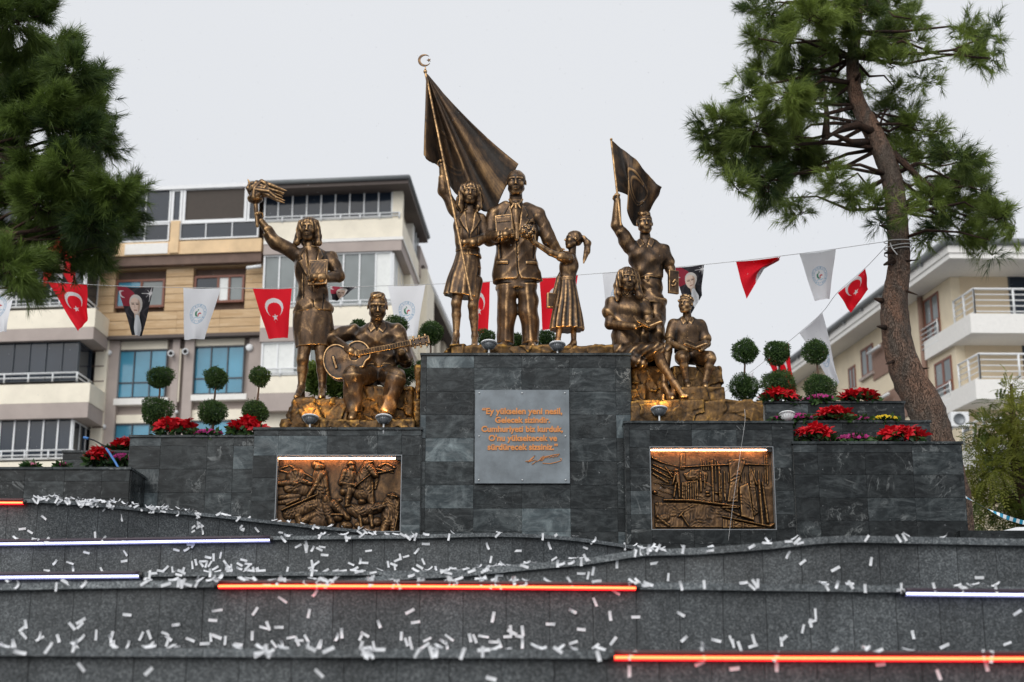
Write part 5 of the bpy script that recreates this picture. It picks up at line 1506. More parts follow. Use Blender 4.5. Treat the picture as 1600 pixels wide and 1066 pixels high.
# ---------------------------------------------------------------- seated boy with an open book
def boy():
    D = 18.50; j = J(D); q0 = px(D); q = q0 * 0.92; zt = j(1085, 609, -.1)[2]
    root = thing('bronze_statue', (j(1078, 609)[0], D, zt), 'small bronze statue of a boy in shorts seated with an open book', 'statue', STATUES)
    B = Sculpt(VOX); hc = j(1071, 476.5, -.03); M3 = frame((-.55, -1, .12), (.02, 0, 1)); H = 30.0 * q0
    head(B, hc, H, M3, True)
    B.cap(j(1073, 485, .0), j(1074, 501, .04), 6.5 * q, 8 * q, .03)
    B.loft([j(1074, 499, .05), j(1074, 512, .04), j(1074, 535, .05), j(1076, 556, .08)], [15 * q, 24 * q, 20 * q, 21 * q], [9 * q, 14 * q, 13 * q, 15 * q], (1, 0, 0), .03)
    B.chain([j(1052, 508, .04), j(1046, 536, .0), j(1074, 547, -.22)], [8.5 * q, 7 * q, 4.6 * q], .03); hand(B, j(1072, 546, -.21), (1, -.2, -.05), (0, -.2, 1), 18 * q, .3, -1)
    B.chain([j(1095, 509, .04), j(1104, 537, .0), j(1094, 547, -.22)], [8.5 * q, 7 * q, 4.6 * q], .03); hand(B, j(1096, 546, -.21), (-.9, -.25, -.05), (0, -.2, 1), 18 * q, .3, 1)
    for hp, kn, an, tp in (((1067, 560, .06), (1067, 559.5, -.28), (1073.5, 600, -.24), (1074, 611)), ((1085, 560, .06), (1111, 561, -.26), (1100, 602, -.24), (1101, 611))):
        B.chain([j(*hp), j(*kn), mid(j(*kn), j(*an), .3), j(*an)], [10.5 * q, 8.2 * q, 7 * q, 4.8 * q], .03)
        foot_shape(B, j(*an), np.array([j(*tp, an[2])[0], D + an[2] - .13, j(1085, 608.5, -.30)[2]]), j(1085, 608.5, -.30)[2], .042)
    B.build('body', BR, root)
    S = Sculpt(0.007); L = lambda x, y, z: hc + M3 @ (np.array([x, y, z]) * H); r = np.random.default_rng(71)
    S.ell(L(0, -.08, .16), np.array([.37, .42, .39]) * H, 0, M3=M3); S.ell(L(0, .42, -.06), np.array([.34, .36, .36]) * H, .03, 'cut', M3); S.ell(L(0, .05, -.58), np.array([.6, .55, .45]) * H, .03, 'cut', M3)
    for k in range(34):
        v = r.normal(size=3); v[2] = abs(v[2]) * .8 + .1; v /= np.linalg.norm(v)
        if v[1] > .75: continue
        S.ell(L(v[0] * .37, v[1] * .42 - .08, v[2] * .39 + .16), np.full(3, .075 * H), .006)
    S.build('hair', BR, root)
    S = Sculpt(VOX)
    S.loft([j(1074, 495, .05), j(1074, 502, .05), j(1074, 514, .04), j(1074, 535, .05), j(1075, 552, .07)], [11 * q, 21 * q, 26 * q, 22.5 * q, 23 * q], [8.5 * q, 12 * q, 16.5 * q, 16 * q, 17 * q], (1, 0, 0), .02, pw=2.2)
    S.chain([j(1053, 507, .04), j(1047.5, 527, .02)], [10.5 * q, 10 * q], .03); S.chain([j(1094, 508, .04), j(1102, 529, .02)], [10.5 * q, 10 * q], .03)
    S.wrinkle(.0055, 24, 73, (1, 1, 1.2))
    yb = D + .03; cl = [(1066, 492), (1071, 494), (1074, 500), (1068, 506), (1064, 498)]
    for pl in (cl, mir(cl, 1074.5)): S.emboss(XZ(j, pl, -.1), .009, yb)
    S.emboss(XZ(j, [(1070, 492), (1079, 492), (1074.5, 505)], -.1), -.014, yb)
    S.chain([j(1073, 499, -.105), j(1074, 545, -.09)], [.6 * q] * 2, .008, 'cut')
    for v in (508, 518, 528): S.ell(j(1074.5, v, -.10), np.full(3, 1.1 * q), .002)
    S.build('shirt', BR, root)
    S = Sculpt(VOX)
    S.ell(j(1077, 558, .08), (25 * q, 19 * q, 12 * q)); S.chain([j(1067, 559, .06), j(1066.5, 558, -.24)], [13.5 * q, 12 * q], .04); S.chain([j(1085, 559, .06), j(1108, 559.5, -.22)], [13.5 * q, 12 * q], .04)
    S.wrinkle(.007, 24, 75, (1, 1, 1.3)); S.build('shorts', BR, root)
    open_book(root, j(1086, 542, -.29), 10.5 * q, 10 * q, frame((.0, -.55, .85), (0, .8, .6)), .40, q)
    return root
boy()

# ================================================================== cast rocks under the figures
def rough(S, amp, freq, seed, facet=0.0):
    S.facets(amp * 2.8, .20, seed + 5); S.facets(amp * .8, .08, seed + 6); S.wrinkle(amp * .35, freq * 2.6, seed + 1); S.wrinkle(amp * .2, freq * 6.5, seed + 2)

def rocks():
    RM = M['bronze_rock']; q = px(18.4)
    def bx(S, u0, u1, vt, vb, d0, d1, k=.05, rnd=.05, rot=0.0, dt=None):
        a, b = np.array(P(u0, vt, d0)), np.array(P(u1, vb, d0))
        if dt: a[2] = P(u0, vt, dt)[2]
        c = np.array([(a[0] + b[0]) / 2, (d0 + d1) / 2, (a[2] + b[2]) / 2]); hf = np.array([abs(b[0] - a[0]) / 2, (d1 - d0) / 2, abs(a[2] - b[2]) / 2])
        m = np.array([[math.cos(rot), 0, -math.sin(rot)], [0, 1, 0], [math.sin(rot), 0, math.cos(rot)]])
        S.box(c, hf, k, M3=m, rnd=min(rnd, hf.min() * .9))
    # left: under the torch bearer and the guitarist
    zl = LB[3]
    root = thing('cast_rock', (P(545, 671, 18.5)[0], 18.6, zl), 'craggy gilded rock base under the torch bearer and the guitarist', 'rock base')
    S = Sculpt(.0115)
    bx(S, 455, 545, 622.5, 672, 18.28, 19.1, .05, .05, dt=18.35)
    S.cap(P(448, 668, 18.35), P(462, 632, 18.4), 9 * q, 7 * q, .06)
    rough(S, .012, 13, 101); S.build('torch_rock', RM, root, gain=.45)
    S = Sculpt(.0115)
    bx(S, 538, 646, 603, 670, 18.42, 19.2, .03, .03); bx(S, 500, 648, 656, 673, 18.01, 18.7, .03, .02, dt=18.05)
    rough(S, .011, 15, 111); S.build('seat_rock', RM, root, gain=.45)
    S = Sculpt(.0115); bx(S, 649, 656, 572, 672, 18.2, 18.7, .02, .02); rough(S, .010, 22, 121); S.build('rock_edge', RM, root, gain=.45)
    S = Sculpt(.0115)
    bx(S, 472, 500, 630, 668, 18.17, 18.4, .03, .03, rot=.5); bx(S, 492, 530, 655, 672, 18.05, 18.3, .03, .02, rot=-.1)
    rough(S, .010, 18, 131); S.build('loose_rock', RM, root, gain=.45)
    # centre: thin plinth
    root = thing('cast_rock', (P(825, 549, 18.5)[0], 18.6, CB[3]), 'thin rough rock slab under the three tallest statues', 'rock base')
    S = Sculpt(.0115)
    a, b = P(704, 545, 18.3), P(958, 545, 18.3); zz = ZC + .004
    S.box([(a[0] + b[0]) / 2, 18.75, (CB[3] + zz) / 2 - .01], [(b[0] - a[0]) / 2, .49, (zz - CB[3]) / 2 + .01], M3=None, rnd=.02)
    S.cap((P(698, 548, 18.3)[0], 18.35, zz - .07), (P(708, 541, 18.6)[0], 18.6, zz - .05), .05, .06, .05)
    rough(S, .010, 14, 141); S.build('plinth_rock', RM, root, gain=.45)
    # right: bench rock of the reading woman, block and step of the boy, low front course
    root = thing('cast_rock', (P(1090, 657, 18.5)[0], 18.6, RB[3]), 'gilded rock base under the readers and the young man', 'rock base')
    S = Sculpt(.0115); bx(S, 984, 1194, 624.5, 660, 17.96, 19.3, .02, .02); rough(S, .008, 16, 151); S.build('front_course', RM, root, gain=.45)
    S = Sculpt(.0115); bx(S, 984, 1042, 572, 632, 18.42, 19.3, .05, .05); bx(S, 984, 1012, 598, 632, 18.3, 18.6, .05, .05); rough(S, .016, 11, 161); S.build('seat_rock', RM, root, gain=.45)
    S = Sculpt(.0115); bx(S, 1051, 1130, 571, 630, 18.46, 19.1, .03, .03); rough(S, .009, 14, 171); S.build('block_rock', RM, root, gain=.45)
    S = Sculpt(.0115); bx(S, 1062, 1134, 607.5, 628, 18.06, 18.6, .02, .03, dt=18.2); rough(S, .006, 18, 181); S.build('step_rock', RM, root, gain=.45)
    S = Sculpt(.0115); S.chain([P(1046, 652, 18.03), P(1052, 640, 18.06), P(1057, 634, 18.09)], [6 * q, 7 * q, 2 * q], .03); rough(S, .006, 25, 191); S.build('loose_rock', RM, root, gain=.45)
rocks()
# ================================================================== reliefs set into the low pedestals
def relief(block_root, crop, scale, prims, seed, label, d, fat=1.15):
    """crop: (u0, v0) of the photo crop the outlines were measured in; scale: crop pixels per photo pixel"""
    hx0, hx1, hz0, hz1 = block_root['hole']
    del block_root['hole']
    y0 = d + 0.115
    n = 340; mrows = int(n * (hz1 - hz0) / (hx1 - hx0))
    X, Z = np.meshgrid(np.linspace(hx0 + .004, hx1 - .004, n), np.linspace(hz0 + .004, hz1 - .004, mrows), indexing='ij')
    s = px(d)
    def wx(p):
        q = P(crop[0] + p[0] / scale, crop[1] + p[1] / scale, d + .1); return np.array([q.x, q.z])
    H = np.zeros_like(X)
    r = np.random.default_rng(seed)
    for k in range(7):
        a = r.uniform(0, 6.28); f = r.uniform(6, 26); H += .0022 * np.sin(f * (X * math.cos(a) + Z * math.sin(a)) + 2 * np.sin(f * .4 * X) + r.uniform(0, 6))
    def seg(a, b, ra, rb, h, sharp=.5):
        nonlocal H
        a, b = wx(a), wx(b); ab = b - a; L2 = max(ab @ ab, 1e-9)
        t = np.clip(((X - a[0]) * ab[0] + (Z - a[1]) * ab[1]) / L2, 0, 1)
        dd = np.hypot(X - a[0] - t * ab[0], Z - a[1] - t * ab[1]); rr = (ra + (rb - ra) * t) * s / scale * fat
        g = np.sqrt(np.clip(1 - (dd / rr) ** 2, 0, 1)) ** (2 * sharp)
        new = h * g
        H = np.where(new > 0, np.maximum(H, new), H - 0.002 * np.exp(-np.clip(dd / rr - 1, 0, 9) * 4) * (h > .015))
    def ell(c, rx, ry, rot, h):
        nonlocal H
        c = wx(c); ca, sa = math.cos(rot), math.sin(rot); dx, dz = X - c[0], Z - c[1]
        u = (dx * ca - dz * sa) / (rx * s / scale); w = (dx * sa + dz * ca) / (ry * s / scale)
        q = u * u + w * w; new = h * np.sqrt(np.clip(1 - q, 0, 1)); H = np.where(new > 0, np.maximum(H, new), H - .002 * np.exp(-np.clip(np.sqrt(q) - 1, 0, 9) * 5))
    def quad(pts, h, edge=3.0):
        nonlocal H
        p = [wx(q) for q in pts]; ins = np.zeros(X.shape, bool); dm = np.full(X.shape, 1e9)
        for i in range(len(p)):
            a, b = p[i], p[(i + 1) % len(p)]; ex, ez = b - a; L2 = max(ex * ex + ez * ez, 1e-12); t = np.clip(((X - a[0]) * ex + (Z - a[1]) * ez) / L2, 0, 1)
            dm = np.minimum(dm, np.hypot(X - a[0] - t * ex, Z - a[1] - t * ez))
            if ez != 0: ins ^= ((a[1] > Z) != (b[1] > Z)) & (X < (Z - a[1]) * ex / ez + a[0])
        g = np.clip(np.where(ins, dm, 0) / (edge * s / scale), 0, 1)
        H = np.maximum(H, h * g) if h > 0 else H + h * g
    for p in prims:
        {'s': seg, 'e': ell, 'q': quad}[p[0]](*p[1:])
    # drapery lines and chisel marks ride on the raised forms
    for k in range(9):
        a = r.uniform(0, 3.14); f = r.uniform(60, 150)
        H += .0010 * np.clip(H / .03, .08, 1) * np.sin(f * (X * math.cos(a) + Z * math.sin(a)) + 4 * np.sin(17 * X + k) + 4 * np.sin(23 * Z + 2 * np.sin(13 * X)))
    V = np.stack([X, y0 - H * 1.25, Z], -1).reshape(-1, 3)
    idx = np.arange(n * mrows).reshape(n, mrows)
    Q = np.stack([idx[:-1, :-1].ravel(), idx[1:, :-1].ravel(), idx[1:, 1:].ravel(), idx[:-1, 1:].ravel()], 1)
    w = wear_of(V, Q, (hx1 - hx0) / n, 12, .38)
    root = thing('relief_panel', ((hx0 + hx1) / 2, y0, hz0), label, 'relief')
    me = np_mesh('relief', V - np.array(root.location), Q, M['bronze_relief'], True, {'wear': ('FLOAT', w)})
    link('relief', me, root)
    m = MB(); m.box(hx0 + .003, hx1 - .003, y0 + .012, y0 + .045, hz0 + .003, hz1 - .003); m.build('backing_plate', M['bronze_relief'], root)
    # lit tube along the top edge of the niche
    lt = thing('light_tube', ((hx0 + hx1) / 2, d + .04, hz1 - .02), 'thin warm light tube along the top of the ' + ('battle' if 'battle' in label else 'industry') + ' relief', 'light tube', 'light tubes over the reliefs')
    L_ = hx1 - hx0
    m = MB(); m.box(hx0 + .01, hx1 - L_ * .045, d + .02, d + .055, hz1 - .016, hz1 - .003); m.build('tube_rail', M['lamp_grey'], lt)
    m = MB(); m.tube([(hx0 + .012, d + .035, hz1 - .030), (hx1 - L_ * .048, d + .035, hz1 - .030)], .006, 8); m.build('light_core', M['led_warm'], lt, smooth=True)
    m = MB(); m.box(hx1 - L_ * .044, hx1 - .006, d + .02, d + .07, hz1 - .05, hz1 - .004); m.build('driver_box', M['black'], lt)

# battle relief (outlines measured in a crop of 7.105 px per photo pixel from (420, 690))
B_ = [
 # figure with raised arms at the left, rifle
 ('s', (110, 310), (230, 265), 10, 9, .02), ('s', (230, 265), (500, 410), 9, 9, .022), ('s', (90, 310), (260, 360), 12, 9, .018),
 ('e', (305, 350), 42, 50, 0, .05), ('e', (300, 325), 48, 22, 0, .055), ('s', (300, 400), (300, 520), 95, 60, .04), ('s', (100, 468), (260, 455), 24, 34, .04), ('s', (340, 430), (470, 468), 30, 22, .04), ('s', (210, 520), (390, 540), 40, 55, .03), ('e', (300, 470), 55, 40, .2, .055),
 # standing figure in shawl with rifle
 ('e', (550, 290), 48, 56, -.1, .062), ('s', (520, 260), (590, 280), 36, 30, .05), ('s', (560, 370), (570, 570), 62, 80, .055), ('s', (610, 350), (655, 600), 34, 20, .05), ('s', (585, 375), (520, 500), 44, 32, .07), ('s', (520, 500), (440, 620), 30, 22, .07),
 ('s', (150, 765), (545, 592), 11, 13, .06), ('s', (200, 700), (330, 640), 12, 16, .03),
 ('s', (120, 620), (330, 600), 22, 30, .02), ('s', (110, 680), (300, 650), 20, 30, .02),
 # horse and rider at the right centre
 ('e', (915, 250), 46, 34, 0, .065), ('e', (925, 300), 40, 48, 0, .062), ('s', (890, 380), (880, 500), 78, 60, .065), ('s', (850, 340), (805, 460), 34, 28, .07), ('s', (805, 460), (960, 490), 28, 20, .07), ('s', (900, 540), (880, 640), 40, 30, .07), ('s', (830, 560), (930, 545), 38, 42, .06), ('s', (880, 640), (865, 720), 28, 22, .07), ('e', (885, 718), 42, 18, -.2, .07),
 ('s', (1100, 260), (1060, 420), 50, 85, .06), ('s', (1110, 290), (1180, 370), 52, 34, .07), ('e', (1190, 380), 34, 26, .6, .07), ('s', (1090, 245), (1150, 230), 16, 10, .06), ('e', (1040, 590), 105, 72, .25, .072), ('s', (1050, 450), (1150, 690), 95, 30, .055), ('s', (1150, 460), (1155, 690), 14, 14, .05), ('e', (1035, 670), 48, 36, 0, .08),
 ('s', (960, 510), (1130, 375), 8, 8, .085), ('s', (1190, 360), (1380, 318), 8, 7, .045), ('s', (1230, 270), (1300, 240), 20, 10, .02), ('s', (1320, 250), (1400, 290), 16, 10, .02), ('s', (1180, 300), (1380, 345), 9, 8, .02), ('s', (1200, 420), (1180, 520), 18, 12, .02),
 ('e', (930, 760), 110, 70, .3, .05), ('s', (740, 670), (800, 650), 22, 16, .03),
 # near figures along the bottom
 ('s', (640, 640), (640, 700), 46, 58, .075), ('e', (635, 655), 42, 56, 0, .09), ('s', (600, 730), (560, 870), 60, 110, .06), ('s', (720, 700), (880, 850), 50, 30, .07), ('s', (640, 740), (700, 900), 60, 40, .075), ('e', (765, 850), 60, 44, 0, .08), ('s', (700, 820), (830, 820), 18, 18, .085), ('s', (350, 760), (540, 690), 70, 60, .05), ('s', (330, 830), (350, 900), 40, 40, .05), ('s', (220, 800), (420, 720), 60, 60, .035), ('s', (380, 880), (560, 800), 40, 46, .06), ('e', (860, 930), 70, 46, .1, .06),
 ('s', (1000, 780), (1230, 730), 70, 50, .06), ('s', (1230, 750), (1280, 700), 34, 26, .07), ('e', (1375, 620), 48, 50, 0, .075), ('s', (1330, 600), (1430, 620), 16, 14, .08), ('s', (1370, 700), (1340, 860), 90, 80, .065), ('s', (1430, 690), (1420, 860), 36, 30, .075), ('s', (1290, 720), (1160, 760), 30, 24, .07), ('s', (1320, 880), (1270, 1000), 50, 40, .065), ('s', (1390, 880), (1390, 1010), 44, 40, .065), ('s', (1440, 800), (1400, 1000), 10, 10, .08),
 ('s', (1010, 830), (1030, 950), 24, 18, .055), ('s', (1130, 830), (1150, 940), 26, 20, .055), ('e', (1080, 880), 60, 44, 0, .045), ('e', (1200, 890), 54, 50, 0, .045), ('e', (1000, 930), 50, 40, 0, .05),
]
relief(LEFT, (420, 690), 7.105, B_, 3, 'bronze relief of riders and fighters in battle', 17.95)
# industry relief (3.553 px per photo pixel from (960, 560))
I_ = [
 ('q', [(365, 525), (392, 525), (392, 620), (365, 620)], .02), ('s', (365, 605), (640, 590), 4, 4, .035), ('s', (720, 588), (855, 594), 4, 4, .035),
 ('q', [(372, 690), (460, 676), (462, 792), (372, 778)], .03), ('q', [(380, 640), (470, 612), (520, 640), (510, 690), (460, 676), (400, 676)], .025),
 ('q', [(395, 640), (430, 618), (470, 620), (470, 668), (395, 668)], .04), ('s', (475, 640), (480, 740), 9, 9, .05), ('s', (500, 650), (500, 720), 6, 6, .045),
 ('s', (540, 570), (548, 800), 6, 8, .05), ('s', (578, 590), (585, 790), 5, 6, .045), ('q', [(462, 685), (530, 690), (600, 800), (462, 792)], .022),
 ('q', [(632, 565), (720, 555), (725, 580), (690, 690), (686, 800), (625, 800), (640, 690)], .035), ('s', (590, 640), (596, 790), 4, 4, .03), ('s', (610, 630), (616, 790), 4, 4, .03),
 ('q', [(690, 715), (742, 692), (775, 905), (700, 880)], .055), ('q', [(745, 640), (770, 620), (800, 860), (770, 880)], .03),
 ('s', (800, 680), (820, 920), 8, 12, .055), ('s', (820, 690), (850, 910), 6, 10, .05), ('s', (760, 625), (790, 700), 6, 6, .04), ('s', (845, 540), (850, 700), 4, 5, .025), ('s', (835, 540), (838, 690), 3, 3, .02),
 # worker at the left, ridge, foreground
 ('e', (343, 625), 15, 12, 0, .05), ('s', (345, 645), (352, 690), 20, 16, .055), ('s', (335, 650), (322, 700), 8, 6, .06), ('s', (340, 695), (330, 770), 9, 6, .055), ('s', (355, 695), (360, 772), 9, 6, .055),
 ('s', (205, 550), (265, 580), 7, 5, .035), ('s', (215, 590), (320, 640), 6, 5, .03), ('s', (205, 610), (310, 665), 6, 6, .03), ('s', (280, 600), (320, 660), 5, 5, .04), ('s', (215, 640), (300, 690), 8, 8, .025),
 ('s', (275, 788), (430, 790), 6, 9, .06), ('s', (430, 790), (690, 825), 9, 7, .06), ('q', [(225, 800), (430, 800), (690, 835), (690, 880), (600, 940), (225, 940)], .02),
 ('e', (270, 890), 46, 26, -.4, .045), ('s', (240, 880), (300, 930), 14, 10, .05), ('s', (368, 868), (410, 930), 7, 5, .06), ('s', (358, 880), (380, 856), 8, 7, .06), ('e', (225, 745), 14, 10, 0, .05),
 ('s', (598, 880), (865, 935), 6, 6, .06), ('q', [(600, 890), (850, 940), (600, 944)], .035), ('s', (660, 905), (660, 942), 5, 5, .055), ('s', (712, 915), (712, 942), 5, 5, .055), ('e', (872, 928), 26, 12, -.4, .06), ('s', (600, 830), (686, 832), 8, 6, .06), ('s', (620, 840), (690, 870), 10, 12, .04),
 ('e', (515, 745), 16, 8, 0, .05), ('e', (518, 762), 18, 8, 0, .05), ('e', (565, 748), 14, 7, 0, .045),
]
for k in range(7): I_.append(('s', (384 + k * 12.5, 690 - k * 1.5), (386 + k * 12.5, 785), 3.2, 3.2, .048))
for k in range(9): I_.append(('s', (480 + k * 13, 560 + (k % 3) * 14), (484 + k * 13, 620), 3, 3, .02))
for k in range(16): I_.append(('s', (212 + (k * 37) % 90, 560 + k * 13), (250 + (k * 53) % 110, 575 + k * 13), 2.5, 2.0, .022))
for k in range(22): I_.append(('e', (240 + (k * 97) % 440, 812 + (k * 61) % 110), 16 + k % 9, 6 + k % 5, (k * .7) % 3 - 1.5, .026))
for k in range(12): I_.append(('s', (560 + k * 24, 600 + (k % 4) * 12), (563 + k * 24, 690 + (k % 3) * 40), 2.5, 2.5, .026))
relief(RIGHT, (960, 560), 3.553, I_, 8, 'bronze relief of factories and workers', 17.8, .85)

# ================================================================== flood lights at the statues' feet
def lamp_body():
    m = MB(); m.lathe((0, 0, 0), [(0.030, -.045), (0.052, -.03), (0.070, 0.0), (0.078, 0.03)], 20, (0, 0, 1)); body = m.mesh('lamp_bowl', M['lamp_grey'], smooth=True)
    f = MB()
    for k in range(16):
        a = 2 * math.pi * k / 16; c, s_ = math.cos(a), math.sin(a)
        t = Vector((-s_, c, 0)) * .003
        p = [Vector((c * r_, s_ * r_, z)) for r_, z in ((.058, -.034), (.082, .0), (.101, .034), (.078, .034))]
        f.prism([q - t for q in p], tuple(t * 2))
    fins = f.mesh('cooling_fins', M['lamp_grey'])
    g = MB(); g.lathe((0, 0, 0), [(0.102, .031), (0.106, .036), (0.104, .046), (.088, .046), (.086, .036)], 24, (0, 0, 1)); ring = g.mesh('lamp_rim', M['lamp_white'], smooth=True)
    l = MB(); l.lathe((0, 0, 0), [(0.001, .040), (.085, .040), (.085, .037)], 20, (0, 0, 1)); lens = l.mesh('lens', M['lamp_lens'], smooth=True)
    s2 = MB(); s2.tube([(0, 0, -.045), (0, 0.0, -.10), (0, .01, -.17)], .011, 8); stem = s2.mesh('lamp_stem', M['lamp_white'], smooth=True)
    return [('lamp_bowl', body), ('cooling_fins', fins), ('lamp_rim', ring), ('lens', lens), ('lamp_stem', stem)]
LP_ = lamp_body()
def flood(u, v, d, label, power, aim, white=False):
    c = P(u, v, d)
    root = thing('flood_light', c, label, 'flood light', 'flood lights at the feet of the statues')
    for nme, me in LP_:
        if white and nme in ('lamp_bowl', 'cooling_fins'):
            me = me.copy(); me.materials[0] = M['lamp_white']
        o = link(nme, me, root)
        if nme == 'cooling_fins': o['kind'] = 'stuff'
        if nme != 'lamp_stem': o.rotation_euler = (R(-14), 0, 0)
    if power:
        ld = bpy.data.lights.new('flood_beam', 'SPOT'); ld.energy = power; ld.color = (1.0, 0.60, 0.22); ld.spot_size = R(150); ld.spot_blend = 1.0; ld.shadow_soft_size = .12
        lo = bpy.data.objects.new('flood_beam', ld); COL.objects.link(lo); lo.parent = root; lo.location = (0, -.04, .10)
        dv = Vector(aim) - (c + Vector((0, -.04, .10)))
        lo.rotation_euler = dv.to_track_quat('-Z', 'Y').to_euler()
flood(484.5, 657, 17.99, 'grey flood light before the torch bearer rock', 20, P(490, 560, 18.7))
flood(599.5, 657, 17.95, 'grey flood light at the feet of the guitarist', 20, P(600, 560, 18.7))
flood(764, 541, 18.10, 'grey flood light at the feet of the flag woman', 12, P(750, 440, 18.7))
flood(871, 543, 18.10, 'grey flood light at the feet of the bouquet girl', 10, P(860, 440, 18.7))
flood(1030, 644, 17.86, 'grey flood light below the reading woman', 20, P(1040, 560, 18.7))
flood(1230, 652, 18.25, 'white flood light among the purple flowers at right', 0, (0, 0, 0), True)

# ================================================================== planting
def leaf_cloud(n, centre_fn, size, tone_fn, rs, wid=.45, two=False):
    """n small pointed leaves; returns V, F, tone"""
    r = np.random.default_rng(rs); c, nr = centre_fn(r, n)
    d = nr + r.normal(scale=.75, size=(n, 3)); d /= np.linalg.norm(d, axis=1)[:, None]
    t = np.cross(d, r.normal(size=(n, 3))); t /= np.linalg.norm(t, axis=1)[:, None]
    L = size * r.uniform(.6, 1.3, (n, 1))
    up = np.cross(d, t)
    a = c; b = c + d * L * .5 + t * L * wid * .5 ; e = c + d * L + up * L * .08; f = c + d * L * .5 - t * L * wid * .5
    V = np.stack([a, b, e, f], 1).reshape(-1, 3); Fc = np.arange(4 * n).reshape(n, 4)
    return V, Fc, np.repeat(tone_fn(r, c), 4)

def ball_mesh(rad, n, seed, sz=.042, sq=1.0):
    r0 = np.random.default_rng(seed + 50); K = r0.normal(size=(6, 3)) * 3.2; ph = r0.uniform(0, 6, 6)
    def cf(r, n):
        v = r.normal(size=(n, 3)); v /= np.linalg.norm(v, axis=1)[:, None]
        lump = 1 + .12 * np.sin(v @ K.T + ph).sum(1) / 2
        rr = rad * lump * r.uniform(.55, 1.0, n) ** .5 * (1 + .16 * (r.uniform(0, 1, n) > .90) * r.uniform(0, 1, n))
        return v * rr[:, None] * np.array([1, 1, sq]), v
    V, Fc, T = leaf_cloud(n, cf, sz, lambda r, c: np.clip(r.normal(.5, .24, len(c)), 0, 1), seed, .4)
    return np_mesh('foliage', V, Fc, M['topiary'], False, {'tone': ('FLOAT', T)})
def core_mesh(rad):
    m = MB(); pr = [(max(.002, rad * .66 * math.sin(math.pi * k / 8)), -rad * .66 * math.cos(math.pi * k / 8)) for k in range(9)]
    m.lathe((0, 0, 0), pr, 12); return m.mesh('twig_core', M['topiary'], smooth=True)
def topiary(u_top, v_top, r_top, u_low, v_low, r_low, v_base, d, label, seed, group='topiaries with two clipped balls'):
    s = px(d); base = P(u_low, v_base, d); root = thing('topiary', base, label, 'topiary', group)
    m = MB(); tp = P(u_top, v_top, d); lw = P(u_low, v_low, d)
    m.tube([base - Vector((0, 0, .02)), mid_v(base, lw, .5) + Vector((.01, 0, 0)), lw, mid_v(lw, tp, .5) + Vector((random.uniform(-.02, .02), 0, 0)), tp], [.020, .017, .015, .013, .010], 7)
    m.build('stem', M['stem'], root, smooth=True)
    for c, r_, k in ((tp, r_top, 0), (lw, r_low, 1)):
        if r_ <= 0: continue
        f = link('clipped_ball', ball_mesh(r_ * s, int(5200 * (r_ / 20) ** 1.5), seed * 2 + k, .027, random.uniform(.88, 1.0)), root, c - base)
        link('twig_core', core_mesh(r_ * s), f)
    return root
def mid_v(a, b, t): return Vector(a) * (1 - t) + Vector(b) * t
topiary(250.5, 590.5, 17.5, 244, 644, 21.5, 676, 18.45, 'leftmost topiary of two dark green balls beside red poinsettias', 1)
topiary(337.5, 590, 17, 332, 645.5, 20, 678, 18.45, 'topiary of two green balls above the purple flowers at left', 2)
topiary(406, 589.5, 14.5, 399, 645.5, 19.5, 676, 18.5, 'topiary of two balls with a bent stem nearest the torch bearer', 3)
topiary(1165.5, 549, 19, 1163, 606, 20, 624, 19.3, 'topiary of two balls between the boy and the red plants', 4)
topiary(1215, 551, 19.5, 1217, 600, 23, 622, 19.2, 'topiary of two balls rising from red poinsettias at right', 5)
topiary(1275, 550, 18.5, 1281, 606, 22, 622, 19.2, 'topiary of two balls nearest the pine trunk at right', 6)
topiary(672.5, 521, 18.5, 672, 575, 20, 640, 19.9, 'topiary ball peeping out beside the guitar head', 7)
topiary(620, 511, 17, 629, 580, 21, 640, 19.9, 'topiary partly hidden behind the guitarist shoulder', 8)
topiary(560, 511, 12, 561, 545, 0, 640, 19.9, 'topiary hidden behind the guitarist head', 9)
topiary(759, 529, 14, 759, 570, 16, 600, 20.4, 'topiary top showing between the flag woman and the suited man', 10)
topiary(806, 533, 13, 806, 575, 16, 600, 20.4, 'topiary top showing between the legs of the suited man', 11)
topiary(853, 531, 14, 853, 570, 16, 600, 20.4, 'topiary top showing between the suited man and the girl', 12)

def shrub(u, v, ru, rv, d, label, seed, n=2600):
    s = px(d); c = P(u, v, d); base = P(u, v + rv, d); root = thing('shrub', base, label, 'shrub', 'shrubs behind the statues')
    def cf(r, n):
        st = r.integers(0, 26, n); th = st * 2.4; lean = .25 + .75 * ((st * 7) % 26) / 26
        t = r.uniform(.15, 1.0, n)
        p = np.stack([np.cos(th) * lean * ru * s * t, np.sin(th) * lean * ru * s * .8 * t, -rv * s + 2 * rv * s * t * (1 - .25 * lean)], 1) + r.normal(scale=.02, size=(n, 3))
        dr = np.stack([np.cos(th) * .5, np.sin(th) * .5, np.full(n, .7)], 1); return p, dr
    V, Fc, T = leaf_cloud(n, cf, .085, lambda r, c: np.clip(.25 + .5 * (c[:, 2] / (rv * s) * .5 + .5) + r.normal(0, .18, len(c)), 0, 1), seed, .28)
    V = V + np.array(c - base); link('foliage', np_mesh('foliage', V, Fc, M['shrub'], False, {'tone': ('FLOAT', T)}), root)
    m = MB()
    for k in range(9):
        a = k * 2.4; m.tube([base, base + Vector((math.cos(a) * ru * s * .3, math.sin(a) * ru * s * .3, rv * s)), base + Vector((math.cos(a) * ru * s * .7, math.sin(a) * ru * s * .6, rv * 1.7 * s))], [.008, .006, .003], 5)
    m.build('stem', M['stem'], root)
shrub(491, 594, 17, 26, 19.6, 'tall leafy shrub between the torch bearer legs', 31)
shrub(523, 600, 20, 24, 19.7, 'leafy shrub behind the guitar', 32)
